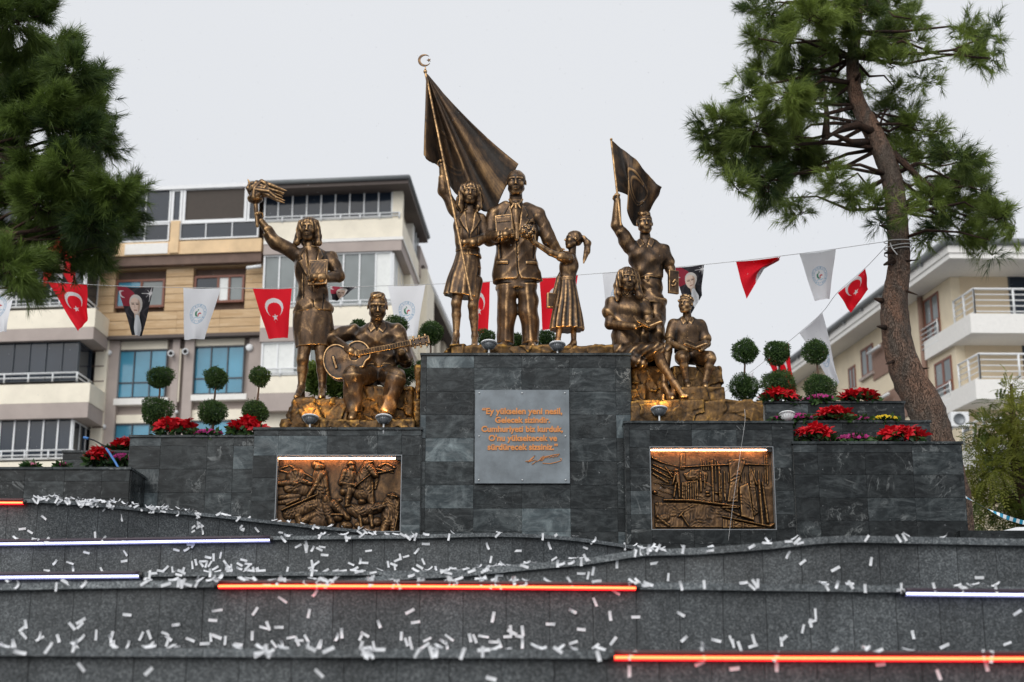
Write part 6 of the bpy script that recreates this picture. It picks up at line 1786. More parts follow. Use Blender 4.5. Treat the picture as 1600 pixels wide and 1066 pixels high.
shrub(546, 612, 18, 16, 19.8, 'low leafy shrub behind the rock and guitar', 33)

# poinsettias: star-shaped flower heads over dark leaves
def star_mesh(seed, nb=13, size=.10):
    r = np.random.default_rng(seed); V = []; Fc = []; T = []
    for k in range(nb):
        a = k * 2.399 + r.uniform(-.2, .2); ring = k / nb; L = size * (.55 + .6 * ring) * r.uniform(.85, 1.15); w = L * .30
        el = 1.05 - 1.25 * ring + r.uniform(-.2, .2); d = np.array([math.cos(a) * math.cos(el), math.sin(a) * math.cos(el), math.sin(el)]); t = np.array([-math.sin(a), math.cos(a), 0]); nrm = np.cross(d, t)
        p = [d * .008, d * L * .35 + t * w * .8 - nrm * .004, d * L * .65 + t * w * .72, d * L - np.array([0, 0, L * .22]), d * L * .65 - t * w * .72, d * L * .35 - t * w * .8 - nrm * .004, d * L * .55 + nrm * L * .05]
        i = len(V); V += p; Fc += [(i, i + 1, i + 6, i + 5), (i + 1, i + 2, i + 6, i + 6), (i + 2, i + 3, i + 4, i + 6), (i + 4, i + 5, i + 6, i + 6)]; T += [r.uniform(.2, 1)] * 7
    me = bpy.data.meshes.new('flower_head'); me.from_pydata([tuple(x) for x in V], [], [tuple(dict.fromkeys(f)) for f in Fc]); me.materials.append(M['bract'])
    at = me.attributes.new('tone', 'FLOAT', 'POINT'); at.data.foreach_set('value', T); me.update(); return me
STARS = [star_mesh(k, 14, .125) for k in range(5)]
def poin_leaves(w, h, seed):
    def cf(r, n):
        a = r.uniform(0, 6.28, n); q = np.sqrt(r.uniform(0, 1, n)); p = np.stack([np.cos(a) * q * w, np.sin(a) * q * w * .8, h * r.uniform(.05, .75, n) * (1 - .4 * q)], 1)
        return p, np.stack([np.cos(a), np.sin(a), np.full(n, -.1)], 1)
    V, Fc, T = leaf_cloud(150, cf, .095, lambda r, c: r.uniform(0, 1, len(c)), seed, .5)
    return np_mesh('leaves', V, Fc, M['poin_leaf'], False, {'tone': ('FLOAT', T)})
def poinsettia(u, v0, v1, wpx, d, label, seed, nh=None):
    s = px(d); base = P(u, v1, d); w = wpx / 2 * s; h = (v1 - v0) * s
    root = thing('poinsettia', base, label, 'poinsettia', 'red poinsettias in the planters'); r = np.random.default_rng(seed)
    link('leaves', poin_leaves(w * .95, h * .8, seed), root)
    nh = nh or max(9, int(wpx / 2.6))
    for k in range(nh):
        a = k * 2.399; q = math.sqrt((k + .5) / nh)
        o = link('flower_head', STARS[k % 5], root, (math.cos(a) * q * w * .86, math.sin(a) * q * w * .7, h * (.80 - .42 * q * q) + r.uniform(-.02, .02)))
        o.rotation_euler = (r.uniform(-.3, .3) + .35 - .4 * math.sin(a) * q, .5 * math.cos(a) * q, r.uniform(0, 6.28)); sc = r.uniform(.8, 1.1); o.scale = (sc, sc, sc)
for k, a in enumerate([
    (272, 653, 681, 66, 18.25, 'red poinsettia mound below the leftmost topiary'), (385, 655, 681, 58, 18.25, 'red poinsettia beside the bent stem topiary'),
    (153, 697, 727, 42, 18.55, 'red poinsettia beside the blue hose'), (197, 685, 706, 36, 18.95, 'red poinsettia behind the hose against the planter'),
    (1216, 611, 628, 56, 18.98, 'red poinsettia under the second right topiary'), (1342, 610, 628, 62, 18.98, 'red poinsettia on the topmost planter step beside the pine'),
    (1304, 639, 658, 58, 18.40, 'red poinsettia on the middle planter step next to purple flowers'),
    (1273, 664, 691, 58, 17.95, 'red poinsettia at the left end of the lowest right planter'), (1409, 669, 692, 74, 17.95, 'wide red poinsettia at the right end of the lowest right planter')]):
    poinsettia(*a, 200 + k)

def flower_clump(name, u, v0, v1, wpx, d, label, mat, seed, cat, size=.032, n=90):
    s = px(d); base = P(u, v1, d); w = wpx / 2 * s; h = (v1 - v0) * s
    root = thing(name, base, label, cat); r = np.random.default_rng(seed)
    V = []; Fc = []; T = []
    for k in range(n):
        a = r.uniform(0, 6.28); q = math.sqrt(r.uniform(0, 1)); c = np.array([math.cos(a) * q * w, math.sin(a) * q * w * .7, h * (.95 - .5 * q * q) * r.uniform(.75, 1)])
        nd = np.array([math.cos(a) * q * .6, math.sin(a) * q * .5 - .55, .75]) + r.normal(scale=.25, size=3); nd /= np.linalg.norm(nd)
        t = np.cross(nd, [0, 0, 1.0]); t /= np.linalg.norm(t); b = np.cross(nd, t); tn = r.uniform(0, 1)
        for j in range(5):
            an = j * 1.2566 + tn; e = t * math.cos(an) + b * math.sin(an); f_ = t * math.cos(an + 1.57) + b * math.sin(an + 1.57); i = len(V)
            V += [c, c + e * size * .7 + f_ * size * .42 + nd * .004, c + e * size * 1.05 + nd * .009, c + e * size * .7 - f_ * size * .42 + nd * .004]; Fc.append((i, i + 1, i + 2, i + 3)); T += [tn] * 4
    o = link('petals', np_mesh('petals', V, Fc, mat, False, {'tone': ('FLOAT', T)}), root); o['kind'] = 'stuff'
    link('leaves', poin_leaves(w * .9, h * .55, seed), root)
PU, PK, YE = M['purple'], M['pink'], M['yellow']
for k, a in enumerate([
    ('cyclamen', 325, 672, 681, 40, 18.2, 'small purple flowers between the left poinsettias', PU), ('cyclamen', 190, 709, 725, 34, 18.5, 'purple flowers between the hose and the planter wall', PU),
    ('cyclamen', 172, 697, 706, 18, 18.9, 'few purple flowers above the hose', PU), ('cyclamen', 97, 723, 732, 14, 17.8, 'tiny purple flower on the far left wall', PU), ('cyclamen', 50, 725, 731, 18, 17.7, 'tiny pink flowers on the far left wall', PK),
    ('cyclamen', 1281, 617, 629, 44, 18.98, 'purple flowers on the topmost right planter step', PU), ('cyclamen', 1245, 622, 629, 24, 18.98, 'pale pink flowers left of the top purple clump', PK),
    ('cyclamen', 1249, 647, 659, 42, 18.42, 'purple flowers right of the white flood light', PU), ('cyclamen', 1217, 651, 659, 18, 18.35, 'small purple flowers left of the white flood light', PU),
    ('cyclamen', 1345, 652, 659, 30, 18.42, 'purple flowers left of the yellow ones', PU), ('chrysanthemum', 1384, 650, 659, 36, 18.42, 'bright yellow flowers on the middle right planter step', YE),
    ('cyclamen', 1336, 679, 692, 56, 17.92, 'low purple flowers between two poinsettias in the lowest right planter', PU), ('cyclamen', 1300, 683, 692, 18, 17.9, 'few purple flowers beside the lowest left poinsettia', PU), ('cyclamen', 1375, 685, 692, 14, 17.9, 'pink flower beside the wide poinsettia', PK)]):
    nme, u, v0, v1, w, d, lab, mt = a
    flower_clump(nme, u, v0, v1, w, d, lab, mt, 300 + k, 'flowers', .030, max(14, int(w * 2.6)))

# ------------------------------------------------------------------ hose, wire
def wire(name, pts, r, mat, label, cat, d=None):
    m = MB(); n = len(pts); W_ = [P(*p) for p in pts]; out = []
    for i in range(n - 1):
        p0, p1, p2, p3 = W_[max(i - 1, 0)], W_[i], W_[i + 1], W_[min(i + 2, n - 1)]
        for k in range(8):
            t = k / 8; out.append(0.5 * ((2 * p1) + (p2 - p0) * t + (2 * p0 - 5 * p1 + 4 * p2 - p3) * t * t + (3 * p1 - p0 - 3 * p2 + p3) * t ** 3))
    out.append(W_[-1]); m.tube(out, r, 7)
    o = m.build(name, mat, smooth=True); return tag(o, label, cat) if label else o
hroot = thing('garden_hose', P(184, 728, 17.9), 'blue hose with black end arching out of the flowers', 'hose')
def seg_hose(nm, pts, mat, r):
    m = MB(); W_ = [P(*p) for p in pts]; m.tube(W_, r, 8); m.build(nm, mat, hroot, smooth=True)
seg_hose('hose_pipe', [(166, 701, 18.05), (171, 708, 18.0), (176, 716, 17.95), (181, 724, 17.9), (186, 733, 17.85)], M['hose_blue'], .014)
seg_hose('hose_end', [(138, 685.5, 18.25), (147, 688, 18.2), (156, 693, 18.12), (166, 701, 18.05)], M['hose_black'], .009)
seg_hose('nozzle', [(131, 683.5, 18.28), (138, 685.5, 18.25)], M['hose_blue'], .017)
wire('loose_wire', [(1163, 636, 18.0), (1164, 658, 17.77), (1158, 700, 17.76), (1152, 740, 17.76), (1145, 790, 17.76), (1138, 845, 17.74)], .0017, M['string'], 'thin pale wire hanging over the industry relief', 'wire')
# ================================================================== the blocks of flats behind
class Facade:
    """a house front: s runs along the front, t away from the street, z up"""
    def __init__(s, Q, ex, dv): s.Q = Vector(Q); s.ex = Vector(ex).normalized(); s.dv = Vector(dv).normalized()
    def _solve(s, u, v, k, val):
        r = ray(u, v); a = CAM - s.Q; det = s.ex.x * s.dv.y - s.ex.y * s.dv.x
        # s,t of a point p: solve p = Q + s ex + t dv in the ground plane
        f = lambda q: ((q.x * s.dv.y - q.y * s.dv.x) / det, (s.ex.x * q.y - s.ex.y * q.x) / det)
        a0, r0 = f(a), f(r); lam = (val - a0[k]) / r0[k]
        return a0[0] + lam * r0[0], a0[1] + lam * r0[1], CAM.z + lam * r.z
    def hit(s, u, v, t=0.0): q = s._solve(u, v, 1, t); return q[0], q[2]
    def side(s, u, v, ss=0.0): q = s._solve(u, v, 0, ss); return q[1], q[2]
    def pt(s, a, t, z): return Vector((s.Q.x + s.ex.x * a + s.dv.x * t, s.Q.y + s.ex.y * a + s.dv.y * t, z))
    def hexa(s, m, s0, s1, t0, t1, z0, z1):
        return m.hexa([s.pt(s0, t0, z0), s.pt(s1, t0, z0), s.pt(s1, t1, z0), s.pt(s0, t1, z0), s.pt(s0, t0, z1), s.pt(s1, t0, z1), s.pt(s1, t1, z1), s.pt(s0, t1, z1)])
    def rect(s, u0, u1, v0, v1, t):
        um, vm = (u0 + u1) / 2, (v0 + v1) / 2
        return s.hit(u0, vm, t)[0], s.hit(u1, vm, t)[0], s.hit(um, v1, t)[1], s.hit(um, v0, t)[1]
    def slab(s, name, mat, root, u0, u1, v0, v1, t, depth, bevel=0):
        a, b, z0, z1 = s.rect(u0, u1, v0, v1, t); m = MB(); s.hexa(m, a, b, t, t + depth, z0, z1)
        return m.build(name, mat, root, bevel=bevel)
    def window(s, root, u0, u1, v0, v1, t, cols, rows, fmat, gmat, fw=.07, mw=.05, colw=None, rowh=None, name='window', gm=None, dp=.08):
        a, b, z0, z1 = s.rect(u0, u1, v0, v1, t)
        xs = [a + (b - a) * q for q in (colw or [k / cols for k in range(cols + 1)])]; zs = [z1 - (z1 - z0) * q for q in (rowh or [k / rows for k in range(rows + 1)])][::-1]
        m = MB(); e = .003
        s.hexa(m, a, a + fw, t - .03, t + dp, z0, z1); s.hexa(m, b - fw, b, t - .03, t + dp, z0, z1)
        s.hexa(m, a + fw + e, b - fw - e, t - .03, t + dp, z0, z0 + fw); s.hexa(m, a + fw + e, b - fw - e, t - .03, t + dp, z1 - fw, z1)
        for x in xs[1:-1]: s.hexa(m, x - mw / 2, x + mw / 2, t - .02, t + dp - .01, z0 + fw + e, z1 - fw - e)
        for z in zs[1:-1]: s.hexa(m, a + fw + e, b - fw - e, t - .012, t + dp - .02, z - mw / 2, z + mw / 2)
        fr = m.build(name, fmat, root)
        for i in range(len(xs) - 1):
            for k in range(len(zs) - 1):
                g = MB(); tl = random.uniform(-.006, .006)
                x0, x1 = (xs[i] + (fw if i == 0 else mw / 2) + .002), (xs[i + 1] - (fw if i == len(xs) - 2 else mw / 2) - .002)
                g.hexa([s.pt(x0, t + .03, zs[k]), s.pt(x1, t + .03 + tl, zs[k]), s.pt(x1, t + .045 + tl, zs[k]), s.pt(x0, t + .045, zs[k]), s.pt(x0, t + .03 + tl, zs[k + 1]), s.pt(x1, t + .03, zs[k + 1]), s.pt(x1, t + .045, zs[k + 1]), s.pt(x0, t + .045 + tl, zs[k + 1])])
                g.build('pane', (gm or {}).get(i, gmat), fr)
        return fr
    def rail(s, root, u0, u1, v0, v1, t, posts, bars, mat, ret=0.0, pr=.035, br=.025, side='right'):
        a, b, z0, z1 = s.rect(u0, u1, v0, v1, t); m = MB()
        for k in range(posts + 1):
            x = a + (b - a) * k / posts; m.tube([s.pt(x, t, z0), s.pt(x, t, z1)], pr, 6)
        for k in range(bars):
            z = z1 - (z1 - z0) * k / max(bars, 1); m.tube([s.pt(a, t - .001, z), s.pt(b, t - .001, z)], br if k else pr, 6)
        if ret:
            x = b if side == 'right' else a; n = max(1, int(ret / 1.0))
            for k in range(1, n + 1): m.tube([s.pt(x, t + ret * k / n, z0), s.pt(x, t + ret * k / n, z1)], pr, 6)
            for k in range(bars):
                z = z1 - (z1 - z0) * k / max(bars, 1); m.tube([s.pt(x, t, z), s.pt(x, t + ret, z)], br if k else pr, 6)
        return m.build('railing', mat, root, smooth=True)

# ---------------------------------------------------------------- left: three joined bays
q0 = P(405, 600, 56.5)
FA = Facade((q0.x, q0.y, 0), (math.cos(R(6.5)), -math.sin(R(6.5)), 0), (.047, 1, 0))
G0 = UP_Z
LBd = thing('apartment_building', FA.pt(0, 3, G0), 'large apartment building with stone cladding, blue windows and glazed balconies', 'building')
def fz(v, t, u=400): return FA.hit(u, v, t)[1]
def fs(u, t, v=500): return FA.hit(u, v, t)[0]
# middle bay: body, cladding, recessed lower storey, roof-terrace storey
a, b = fs(135, .6), fs(412, .6)
m = MB(); FA.hexa(m, a, b, .6, 9, G0 - 2, fz(395, .6)); m.build('middle_wall', M['taupe'], LBd)
# stone-clad storey: courses of slabs, each course its own piece
z_top, z_bot = fz(402, 0), fz(523, 0); nrow = 9
sa, sb = fs(143, 0), fs(411, 0)
wins = [FA.rect(179, 258, 434, 483, 0), FA.rect(301, 383, 428, 475, 0)]
for k in range(nrow):
    z0, z1 = z_bot + (z_top - z_bot) * k / nrow, z_bot + (z_top - z_bot) * (k + 1) / nrow
    cuts = [(sa, sb)]
    for (w0, w1, wz0, wz1) in wins:
        if z1 > wz0 + .02 and z0 < wz1 - .02:
            new = []
            for c0, c1 in cuts:
                if w0 > c0 and w1 < c1: new += [(c0, w0), (w1, c1)]
                else: new.append((c0, c1))
            cuts = new
    for c0, c1 in cuts:
        n = max(1, int(round((c1 - c0) / 1.6)))
        for i in range(n):
            m = MB(); FA.hexa(m, c0 + (c1 - c0) * i / n + .004, c0 + (c1 - c0) * (i + 1) / n - .004, random.uniform(0, .012), .55, z0 + (.02 if k % 1 == 0 else .004), z1 - .004)
            m.build('cladding_slab', M['clad'], LBd)
m = MB(); FA.hexa(m, sa + .02, sb - .02, .40, .56, z_bot + .02, z_top); m.build('cladding_back', M['soffit'], LBd)
FA.slab('cladding_shade_strip', M['soffit_dark'], LBd, 141, 412, 522, 527, -.06, .66)  # dark-coloured strip standing in for the shadow along the bottom of the cladding
FA.window(LBd, 181, 257, 437, 481, .12, 2, 1, M['brown_frame'], M['glass_dark'], .09, .1, [0, .52, 1], gm={0: M['glass_blue'], 1: M['glass_grey']})
FA.window(LBd, 303, 381.5, 430.5, 473, .12, 4, 1, M['brown_frame'], M['glass_dark'], .09, .09, [0, .48, .70, 1], gm={1: M['curtain'], 2: M['glass_grey']})
FA.window(LBd, 183, 260, 547, 622, .45, 3, 2, M['dark_frame'], M['glass_blue'], .05, .05, None, [0, .68, 1])
FA.window(LBd, 303, 381, 541, 616, .45, 3, 2, M['dark_frame'], M['glass_blue'], .05, .05, None, [0, .67, 1])
FA.window(LBd, 177, 259, 662, 745, .45, 3, 2, M['dark_frame'], M['glass_blue'], .05, .05, None, [0, .68, 1])
FA.window(LBd, 300, 384, 657, 740, .45, 3, 2, M['dark_frame'], M['glass_blue'], .05, .05, None, [0, .68, 1])
for u0, u1, v0, v1 in ((177, 262, 622, 632), (298, 385, 616, 625)): FA.slab('window_sill', M['white_wall'], LBd, u0, u1, v0, v1, .22, .38)
for u0, u1, v0, v1 in ((182, 262, 531, 546), (302, 382, 527, 540), (176, 262, 648, 661), (299, 386, 640, 656)): FA.slab('lintel_panel', M['cream'], LBd, u0, u1, v0, v1, .42, .2)
for u0, u1 in ((163, 180), (264, 275), (283, 298), (385, 405)): FA.slab('pilaster', M['taupe'], LBd, u0, u1, 528, 760, .25, .4)
FA.slab('drain_pipe', M['cream'], LBd, 277.5, 281, 545, 628, .3, .12)
FA.slab('corner_strip', M['cream'], LBd, 143, 162, 530, 760, .1, .5)
for v in (548, 571.5, 595, 619, 643, 667): FA.slab('strip_joint', M['soffit'], LBd, 143.5, 161.8, v, v + 1.6, .085, .02)
for u, v, r_, mt in ((170.5, 551.5, 4.6, 'white_frame'), (390, 543.5, 6.0, 'white_frame'), (162, 667, 4.0, 'white_frame'), (276, 644, 2.6, 'white_frame')):
    c = FA.pt(*[(lambda q: q)(FA.hit(u, v, .22)[0]), .22, FA.hit(u, v, .22)[1]]); m = MB(); r2 = r_ * px(56); m.lathe(c, [(r2, -.02), (r2, .04), (r2 * .8, .08), (.01, .09)], 14, -FA.dv); m.build('wall_vent', M[mt], LBd, smooth=True)
for u, v in ((268.5, 553), (291, 550)):
    s_, z_ = FA.hit(u, v, .2); c = FA.pt(s_, .2, z_); m = MB(); m.lathe(c, [(.10, -.1), (.10, .26), (.13, .26), (.13, .34), (.085, .34), (.08, .20)], 14, Vector((0.1, -1, -.2))); m.build('flue_pipe', M['white_frame'], LBd, smooth=True)
    m = MB(); m.lathe(c + Vector((.03, -.31, -.062)), [(.075, 0), (.075, .02)], 12, Vector((0.1, -1, -.2))); m.build('flue_opening', M['black'], LBd)
# roof-terrace storey with aluminium glazing, apricot parapet, brown soffit
FA.slab('terrace_slab', M['soffit'], LBd, 150, 408, 394, 413, -.35, 1.8)
FA.slab('terrace_parapet', M['cream_warm'], LBd, 150, 408, 377, 397, -.45, .5)
FA.slab('patched_panel', M['white_wall'], LBd, 195, 262, 380.5, 397, -.49, .04)
FA.slab('terrace_pillar', M['cream_warm'], LBd, 265.5, 279.5, 345, 395, -.52, .4)
for u0, u1, v0, v1 in ((150, 264.5, 351, 379), (281, 404, 346, 373)): FA.window(LBd, u0, u1, v0, v1, -.40, 3, 1, M['white_frame'], M['glass_dark'], .06, .04)
FA.window(LBd, 150, 267, 297, 350, -.30, 3, 1, M['white_frame'], M['glass_dark'], .07, .05)
FA.window(LBd, 268, 285, 296, 348, -.30, 1, 1, M['white_frame'], M['glass_dark'], .10, .05)
FA.window(LBd, 286, 386, 292, 347, -.30, 1, 1, M['white_frame'], M['glass_brown'], .11, .05)
FA.window(LBd, 387, 405, 291, 346, -.30, 1, 1, M['white_frame'], M['glass_dark'], .10, .05)
FA.slab('terrace_beam', M['white_frame'], LBd, 150, 406, 290, 295.5, -.42, 1.2)
m = MB(); FA.hexa(m, fs(150, .9), fs(406, .9), .9, 8.5, fz(398, .9), fz(293, .9)); m.build('terrace_back', M['soffit'], LBd)
for u, v in ((150, 427), (400, 419)):
    s_, z_ = FA.hit(u, v, -.2); m = MB(); m.tube([FA.pt(s_ - .35, -.35, z_ - .03), FA.pt(s_ + .25, -.35, z_ + .03)], .075, 8); m.build('strip_lamp', M['white_frame'], LBd, smooth=True)

# left bay: projecting balconies
T_ = -1.7
LS0, LS1 = fs(-180, T_), fs(141, T_, 600)
def lbay(v0, v1, mat, nm, t=T_, ex=0.0, d=3.4):
    z0, z1 = fz(v1, t, 70), fz(v0, t, 70); m = MB(); FA.hexa(m, LS0, LS1 + ex, t, t + d, z0, z1); return m.build(nm, mat, LBd)
lbay(484, 513, M['cream'], 'balcony_parapet'); lbay(513.3, 532, M['taupe'], 'balcony_slab', ex=-.02)
lbay(600, 630, M['cream'], 'balcony_parapet'); lbay(630.3, 654, M['taupe'], 'balcony_slab', ex=-.02)
lbay(721, 760, M['cream'], 'balcony_parapet'); lbay(362, 392, M['cream'], 'balcony_parapet'); lbay(392.3, 410, M['taupe'], 'balcony_slab', ex=-.02)
m = MB(); FA.hexa(m, LS0, LS1 - .5, 1.5, 8.5, G0 - 2, fz(362, T_, 70)); m.build('left_wall', M['taupe'], LBd)
def side_glass(s_, t0, t1, z0, z1, n, fmat, gmat, gm=None):
    m = MB(); fw = .05
    for k in range(n + 1): x = t0 + (t1 - t0) * k / n; FA.hexa(m, s_ - .05, s_ + .03, x - .03, x + .03, z0, z1)
    FA.hexa(m, s_ - .05, s_ + .028, t0, t1, z0, z0 + fw); FA.hexa(m, s_ - .05, s_ + .028, t0, t1, z1 - fw, z1)
    fr = m.build('window', fmat, LBd)
    for k in range(n):
        g = MB(); FA.hexa(g, s_ - .02, s_, t0 + (t1 - t0) * k / n + .035, t0 + (t1 - t0) * (k + 1) / n - .035, z0 + fw + .002, z1 - fw - .002); g.build('pane', (gm or {}).get(k, gmat), fr)
FA.window(LBd, -180, 122, 531, 599, T_ + .25, 12, 1, M['dark_frame'], M['glass_dark'], .04, .03)
side_glass(fs(122.5, T_ + .25, 560), T_ + .3, 1.4, fz(599, T_, 70), fz(533, T_, 70), 2, M['dark_frame'], M['glass_dark'])
FA.window(LBd, -180, 112, 654, 720, T_ + .25, 13, 1, M['white_frame'], M['glass_dark'], .07, .06)
side_glass(fs(112.5, T_ + .25, 690), T_ + .3, 1.4, fz(720, T_, 70), fz(655, T_, 70), 4, M['white_frame'], M['glass_dark'])
FA.window(LBd, -180, 133, 411, 483, T_ + .25, 12, 1, M['white_frame'], M['glass_dark'], .07, .06)
side_glass(fs(133.5, T_ + .25, 450), T_ + .3, 1.4, fz(483, T_, 70), fz(411, T_, 70), 2, M['white_frame'], M['glass_dark'])
FA.window(LBd, -180, 130, 300, 361, T_ + .25, 12, 1, M['white_frame'], M['glass_dark'], .07, .06)
FA.rail(LBd, -180, 120, 586, 599.5, T_ + .06, 8, 2, M['white_frame'], ret=2.6); FA.rail(LBd, -180, 112, 706, 720.5, T_ + .06, 8, 2, M['white_frame'], ret=2.6); FA.rail(LBd, -180, 132, 470, 483.5, T_ + .06, 8, 2, M['white_frame'], ret=2.4)

# right bay: tiled roof, three glazed balconies, side face
TR = -.6
RS0, RS1 = fs(409, TR, 450), fs(627, TR, 450)
DP = 6.2
def rbay(v0, v1, mat, nm, t=TR, ex=0.0, e0=0.0, d=DP):
    z0, z1 = fz(v1, t, 520), fz(v0, t, 520); m = MB(); FA.hexa(m, RS0 + e0, RS1 + ex, t, t + d, z0, z1); return m.build(nm, mat, LBd)
rbay(344.5, 373, M['cream'], 'balcony_parapet'); rbay(373.2, 378, M['white_wall'], 'string_course', ex=.03, t=TR - .03); rbay(378.2, 394.5, M['taupe'], 'balcony_slab', ex=-.03)
rbay(480, 509, M['cream'], 'balcony_parapet'); rbay(509.2, 531, M['taupe'], 'balcony_slab', ex=-.03)
rbay(586, 612, M['cream'], 'balcony_parapet'); rbay(612.2, 640, M['taupe'], 'balcony_slab', ex=-.03); rbay(640.2, 780, M['cream'], 'lower_wall', t=TR + .5)
m = MB(); FA.hexa(m, RS0 + .3, RS1 - .35, TR + 1.6, TR + DP - .1, G0 - 2, fz(285, TR, 520)); m.build('right_wall', M['cream'], LBd)
FA.window(LBd, 413, 614, 293, 344, TR + .12, 9, 1, M['white_frame'], M['glass_dark'], .07, .055)
side_glass(fs(617, TR, 310), TR + .15, TR + 2.6, fz(344, TR, 520), fz(296, TR, 520), 3, M['white_frame'], M['glass_dark'])
m = MB(); FA.hexa(m, fs(613.5, TR, 310), RS1 - .02, TR + .05, TR + .5, fz(344, TR, 520), fz(292, TR, 520)); m.build('corner_post', M['cream'], LBd)
m = MB(); FA.hexa(m, RS1 - .5, RS1 - .05, TR + 4.0, TR + 4.4, fz(344, TR, 520), fz(292, TR, 520)); m.build('corner_post', M['white_wall'], LBd)
side_glass(RS1 - .06, TR + 4.45, TR + 6.0, fz(344, TR, 520), fz(296, TR, 520), 2, M['white_frame'], M['glass_grey'])
gmc = {7: M['curtain']}
FA.window(LBd, 411, 612, 396, 479, TR + .12, 8, 1, M['white_frame'], M['glass_grey'], .07, .055, gm={7: M['curtain'], 6: M['glass_grey'], 1: M['glass_grey']})
side_glass(fs(613.5, TR, 430), TR + .15, TR + 3.2, fz(479, TR, 520), fz(397, TR, 520), 3, M['white_frame'], M['glass_grey'], {0: M['curtain'], 1: M['curtain']})
m = MB(); FA.hexa(m, RS1 - .8, RS1 - .03, TR + 3.3, TR + DP - .02, fz(479, TR, 520), fz(395, TR, 520)); m.build('side_wall', M['cream'], LBd)
FA.window(LBd, 408, 612, 532, 585, TR + .12, 8, 1, M['white_frame'], M['glass_grey'], .07, .055, gm={0: M['curtain'], 1: M['curtain']})
side_glass(fs(613.5, TR, 560), TR + .15, TR + 3.2, fz(585, TR, 520), fz(532, TR, 520), 3, M['white_frame'], M['glass_grey'])
m = MB(); FA.hexa(m, RS1 - .8, RS1 - .03, TR + 3.3, TR + DP - .02, fz(585, TR, 520), fz(531.5, TR, 520)); m.build('side_wall', M['cream'], LBd)
FA.rail(LBd, 411, 624, 336, 345, TR - .02, 7, 2, M['white_frame'], ret=3.0); FA.rail(LBd, 411, 624, 471, 480.5, TR - .02, 7, 2, M['white_frame'], ret=3.0); FA.rail(LBd, 407, 624, 574, 586.5, TR - .02, 7, 2, M['white_frame'], ret=3.0)
# roof: sloping tiles above a dark boarded eave
ov = .8; ze = fz(283, TR - ov, 520) - .25; E0, E1 = fs(389, TR - ov, 290), fs(638, TR - ov, 274)
A_ = [FA.pt(E0, TR - ov, ze + .25), FA.pt(E1, TR - ov, ze + .25), FA.pt(E1, TR + DP + .5, ze + .25), FA.pt(E0, TR + DP + .5, ze + .25)]
m = MB(); m.prism([p - Vector((0, 0, .22)) for p in A_], (0, 0, .20)); m.build('eave', M['soffit_dark'], LBd)
m = MB()
for p, q_ in ((A_[0], A_[1]), (A_[1], A_[2])): m.tube([p + Vector((0, -.06, .02)), q_ + Vector((0.02, -.06, .02))], .10, 8)
m.build('gutter', M['gutter'], LBd, smooth=True)
rt = thing('roof', (0, 0, 0)); bpy.data.objects.remove(rt)
ridge = [FA.pt(RS0 + 1.5, TR + 3.0, ze + 1.35), FA.pt(RS1 - 2.2, TR + 3.0, ze + 1.35)]
m = MB(); m.quad(A_[0], A_[1], ridge[1], ridge[0]); m.poly([A_[1], A_[2], ridge[1]]); m.quad(A_[2], A_[3], ridge[0], ridge[1]); m.poly([A_[3], A_[0], ridge[0]])
roof = m.build('roof', M['roof_tile'], LBd)
for k in range(44):
    f = (k + .5) / 44; p = A_[0].lerp(A_[1], f); e = ridge[0].lerp(ridge[1], min(1, max(0, (f - .15) / .7)))
    mm = MB(); mm.tube([p + Vector((0, 0, .04)), p.lerp(e, .9) + Vector((0, 0, .04))], .085, 6); mm.build('roof_tile', M['roof_tile'], roof)
# stepped side pieces and the lower rear wing
def rearbox(name, mat, u0, v0, u1, v1, d, depth, par=LBd):
    p, q_ = P(u0, v0, d), P(u1, v1, d); m = MB(); m.hexa([(p.x, d, q_.z), (q_.x, d, q_.z), (q_.x + .05 * depth, d + depth, q_.z), (p.x + .05 * depth, d + depth, q_.z), (p.x, d, p.z), (q_.x, d, p.z), (q_.x + .05 * depth, d + depth, p.z), (p.x + .05 * depth, d + depth, p.z)]); return m.build(name, mat, par)
rearbox('side_block', M['taupe'], 640, 384, 656, 430, 61.2, 3.2); rearbox('side_block_lower', M['cream'], 628, 420, 662, 800, 61.6, 3.0)
d0, d1 = 62.5, 76.0
e0, e1 = P(661, 428, d0), P(716, 538, d1)
m = MB(); m.hexa([(e0.x - 6, d0, G0), (e0.x - .7, d0, G0), (e1.x - .7, d1, G0), (e1.x - 8, d1, G0), (e0.x - 6, d0, e0.z - .2), (e0.x - .7, d0, e0.z - .2), (e1.x - .7, d1, e1.z * 0 + e0.z - .2), (e1.x - 8, d1, e0.z - .2)]); m.build('rear_wall', M['taupe_dark'], LBd)
m = MB(); m.hexa([(e0.x - 7, d0 - .8, e0.z - .15), (e0.x + .1, d0 - .8, e0.z - .15), (e1.x + .1, d1, e0.z - .15), (e1.x - 8, d1, e0.z - .15), (e0.x - 7, d0 - .8, e0.z + .15), (e0.x + .1, d0 - .8, e0.z + .15), (e1.x + .1, d1, e0.z + .15), (e1.x - 8, d1, e0.z + .15)]); m.build('rear_eave', M['soffit_dark'], LBd)
m = MB(); m.tube([(e0.x + .12, d0 - .8, e0.z - .22), (e1.x + .12, d1, e0.z - .22)], .12, 8); m.build('gutter', M['white_frame'], LBd, smooth=True)
for k in range(5):
    f0, f1 = k / 5 + .03, k / 5 + .12
    x0, y0 = e0.x - .72 + (e1.x - e0.x) * f0, d0 + (d1 - d0) * f0; x1, y1 = e0.x - .72 + (e1.x - e0.x) * f1, d0 + (d1 - d0) * f1
    m = MB(); m.hexa([(x0, y0, G0), (x0 + .25, y0, G0), (x1 + .25, y1, G0), (x1, y1, G0), (x0, y0, e0.z - .2), (x0 + .25, y0, e0.z - .2), (x1 + .25, y1, e0.z - .2), (x1, y1, e0.z - .2)]); m.build('pier', M['cream'], LBd)

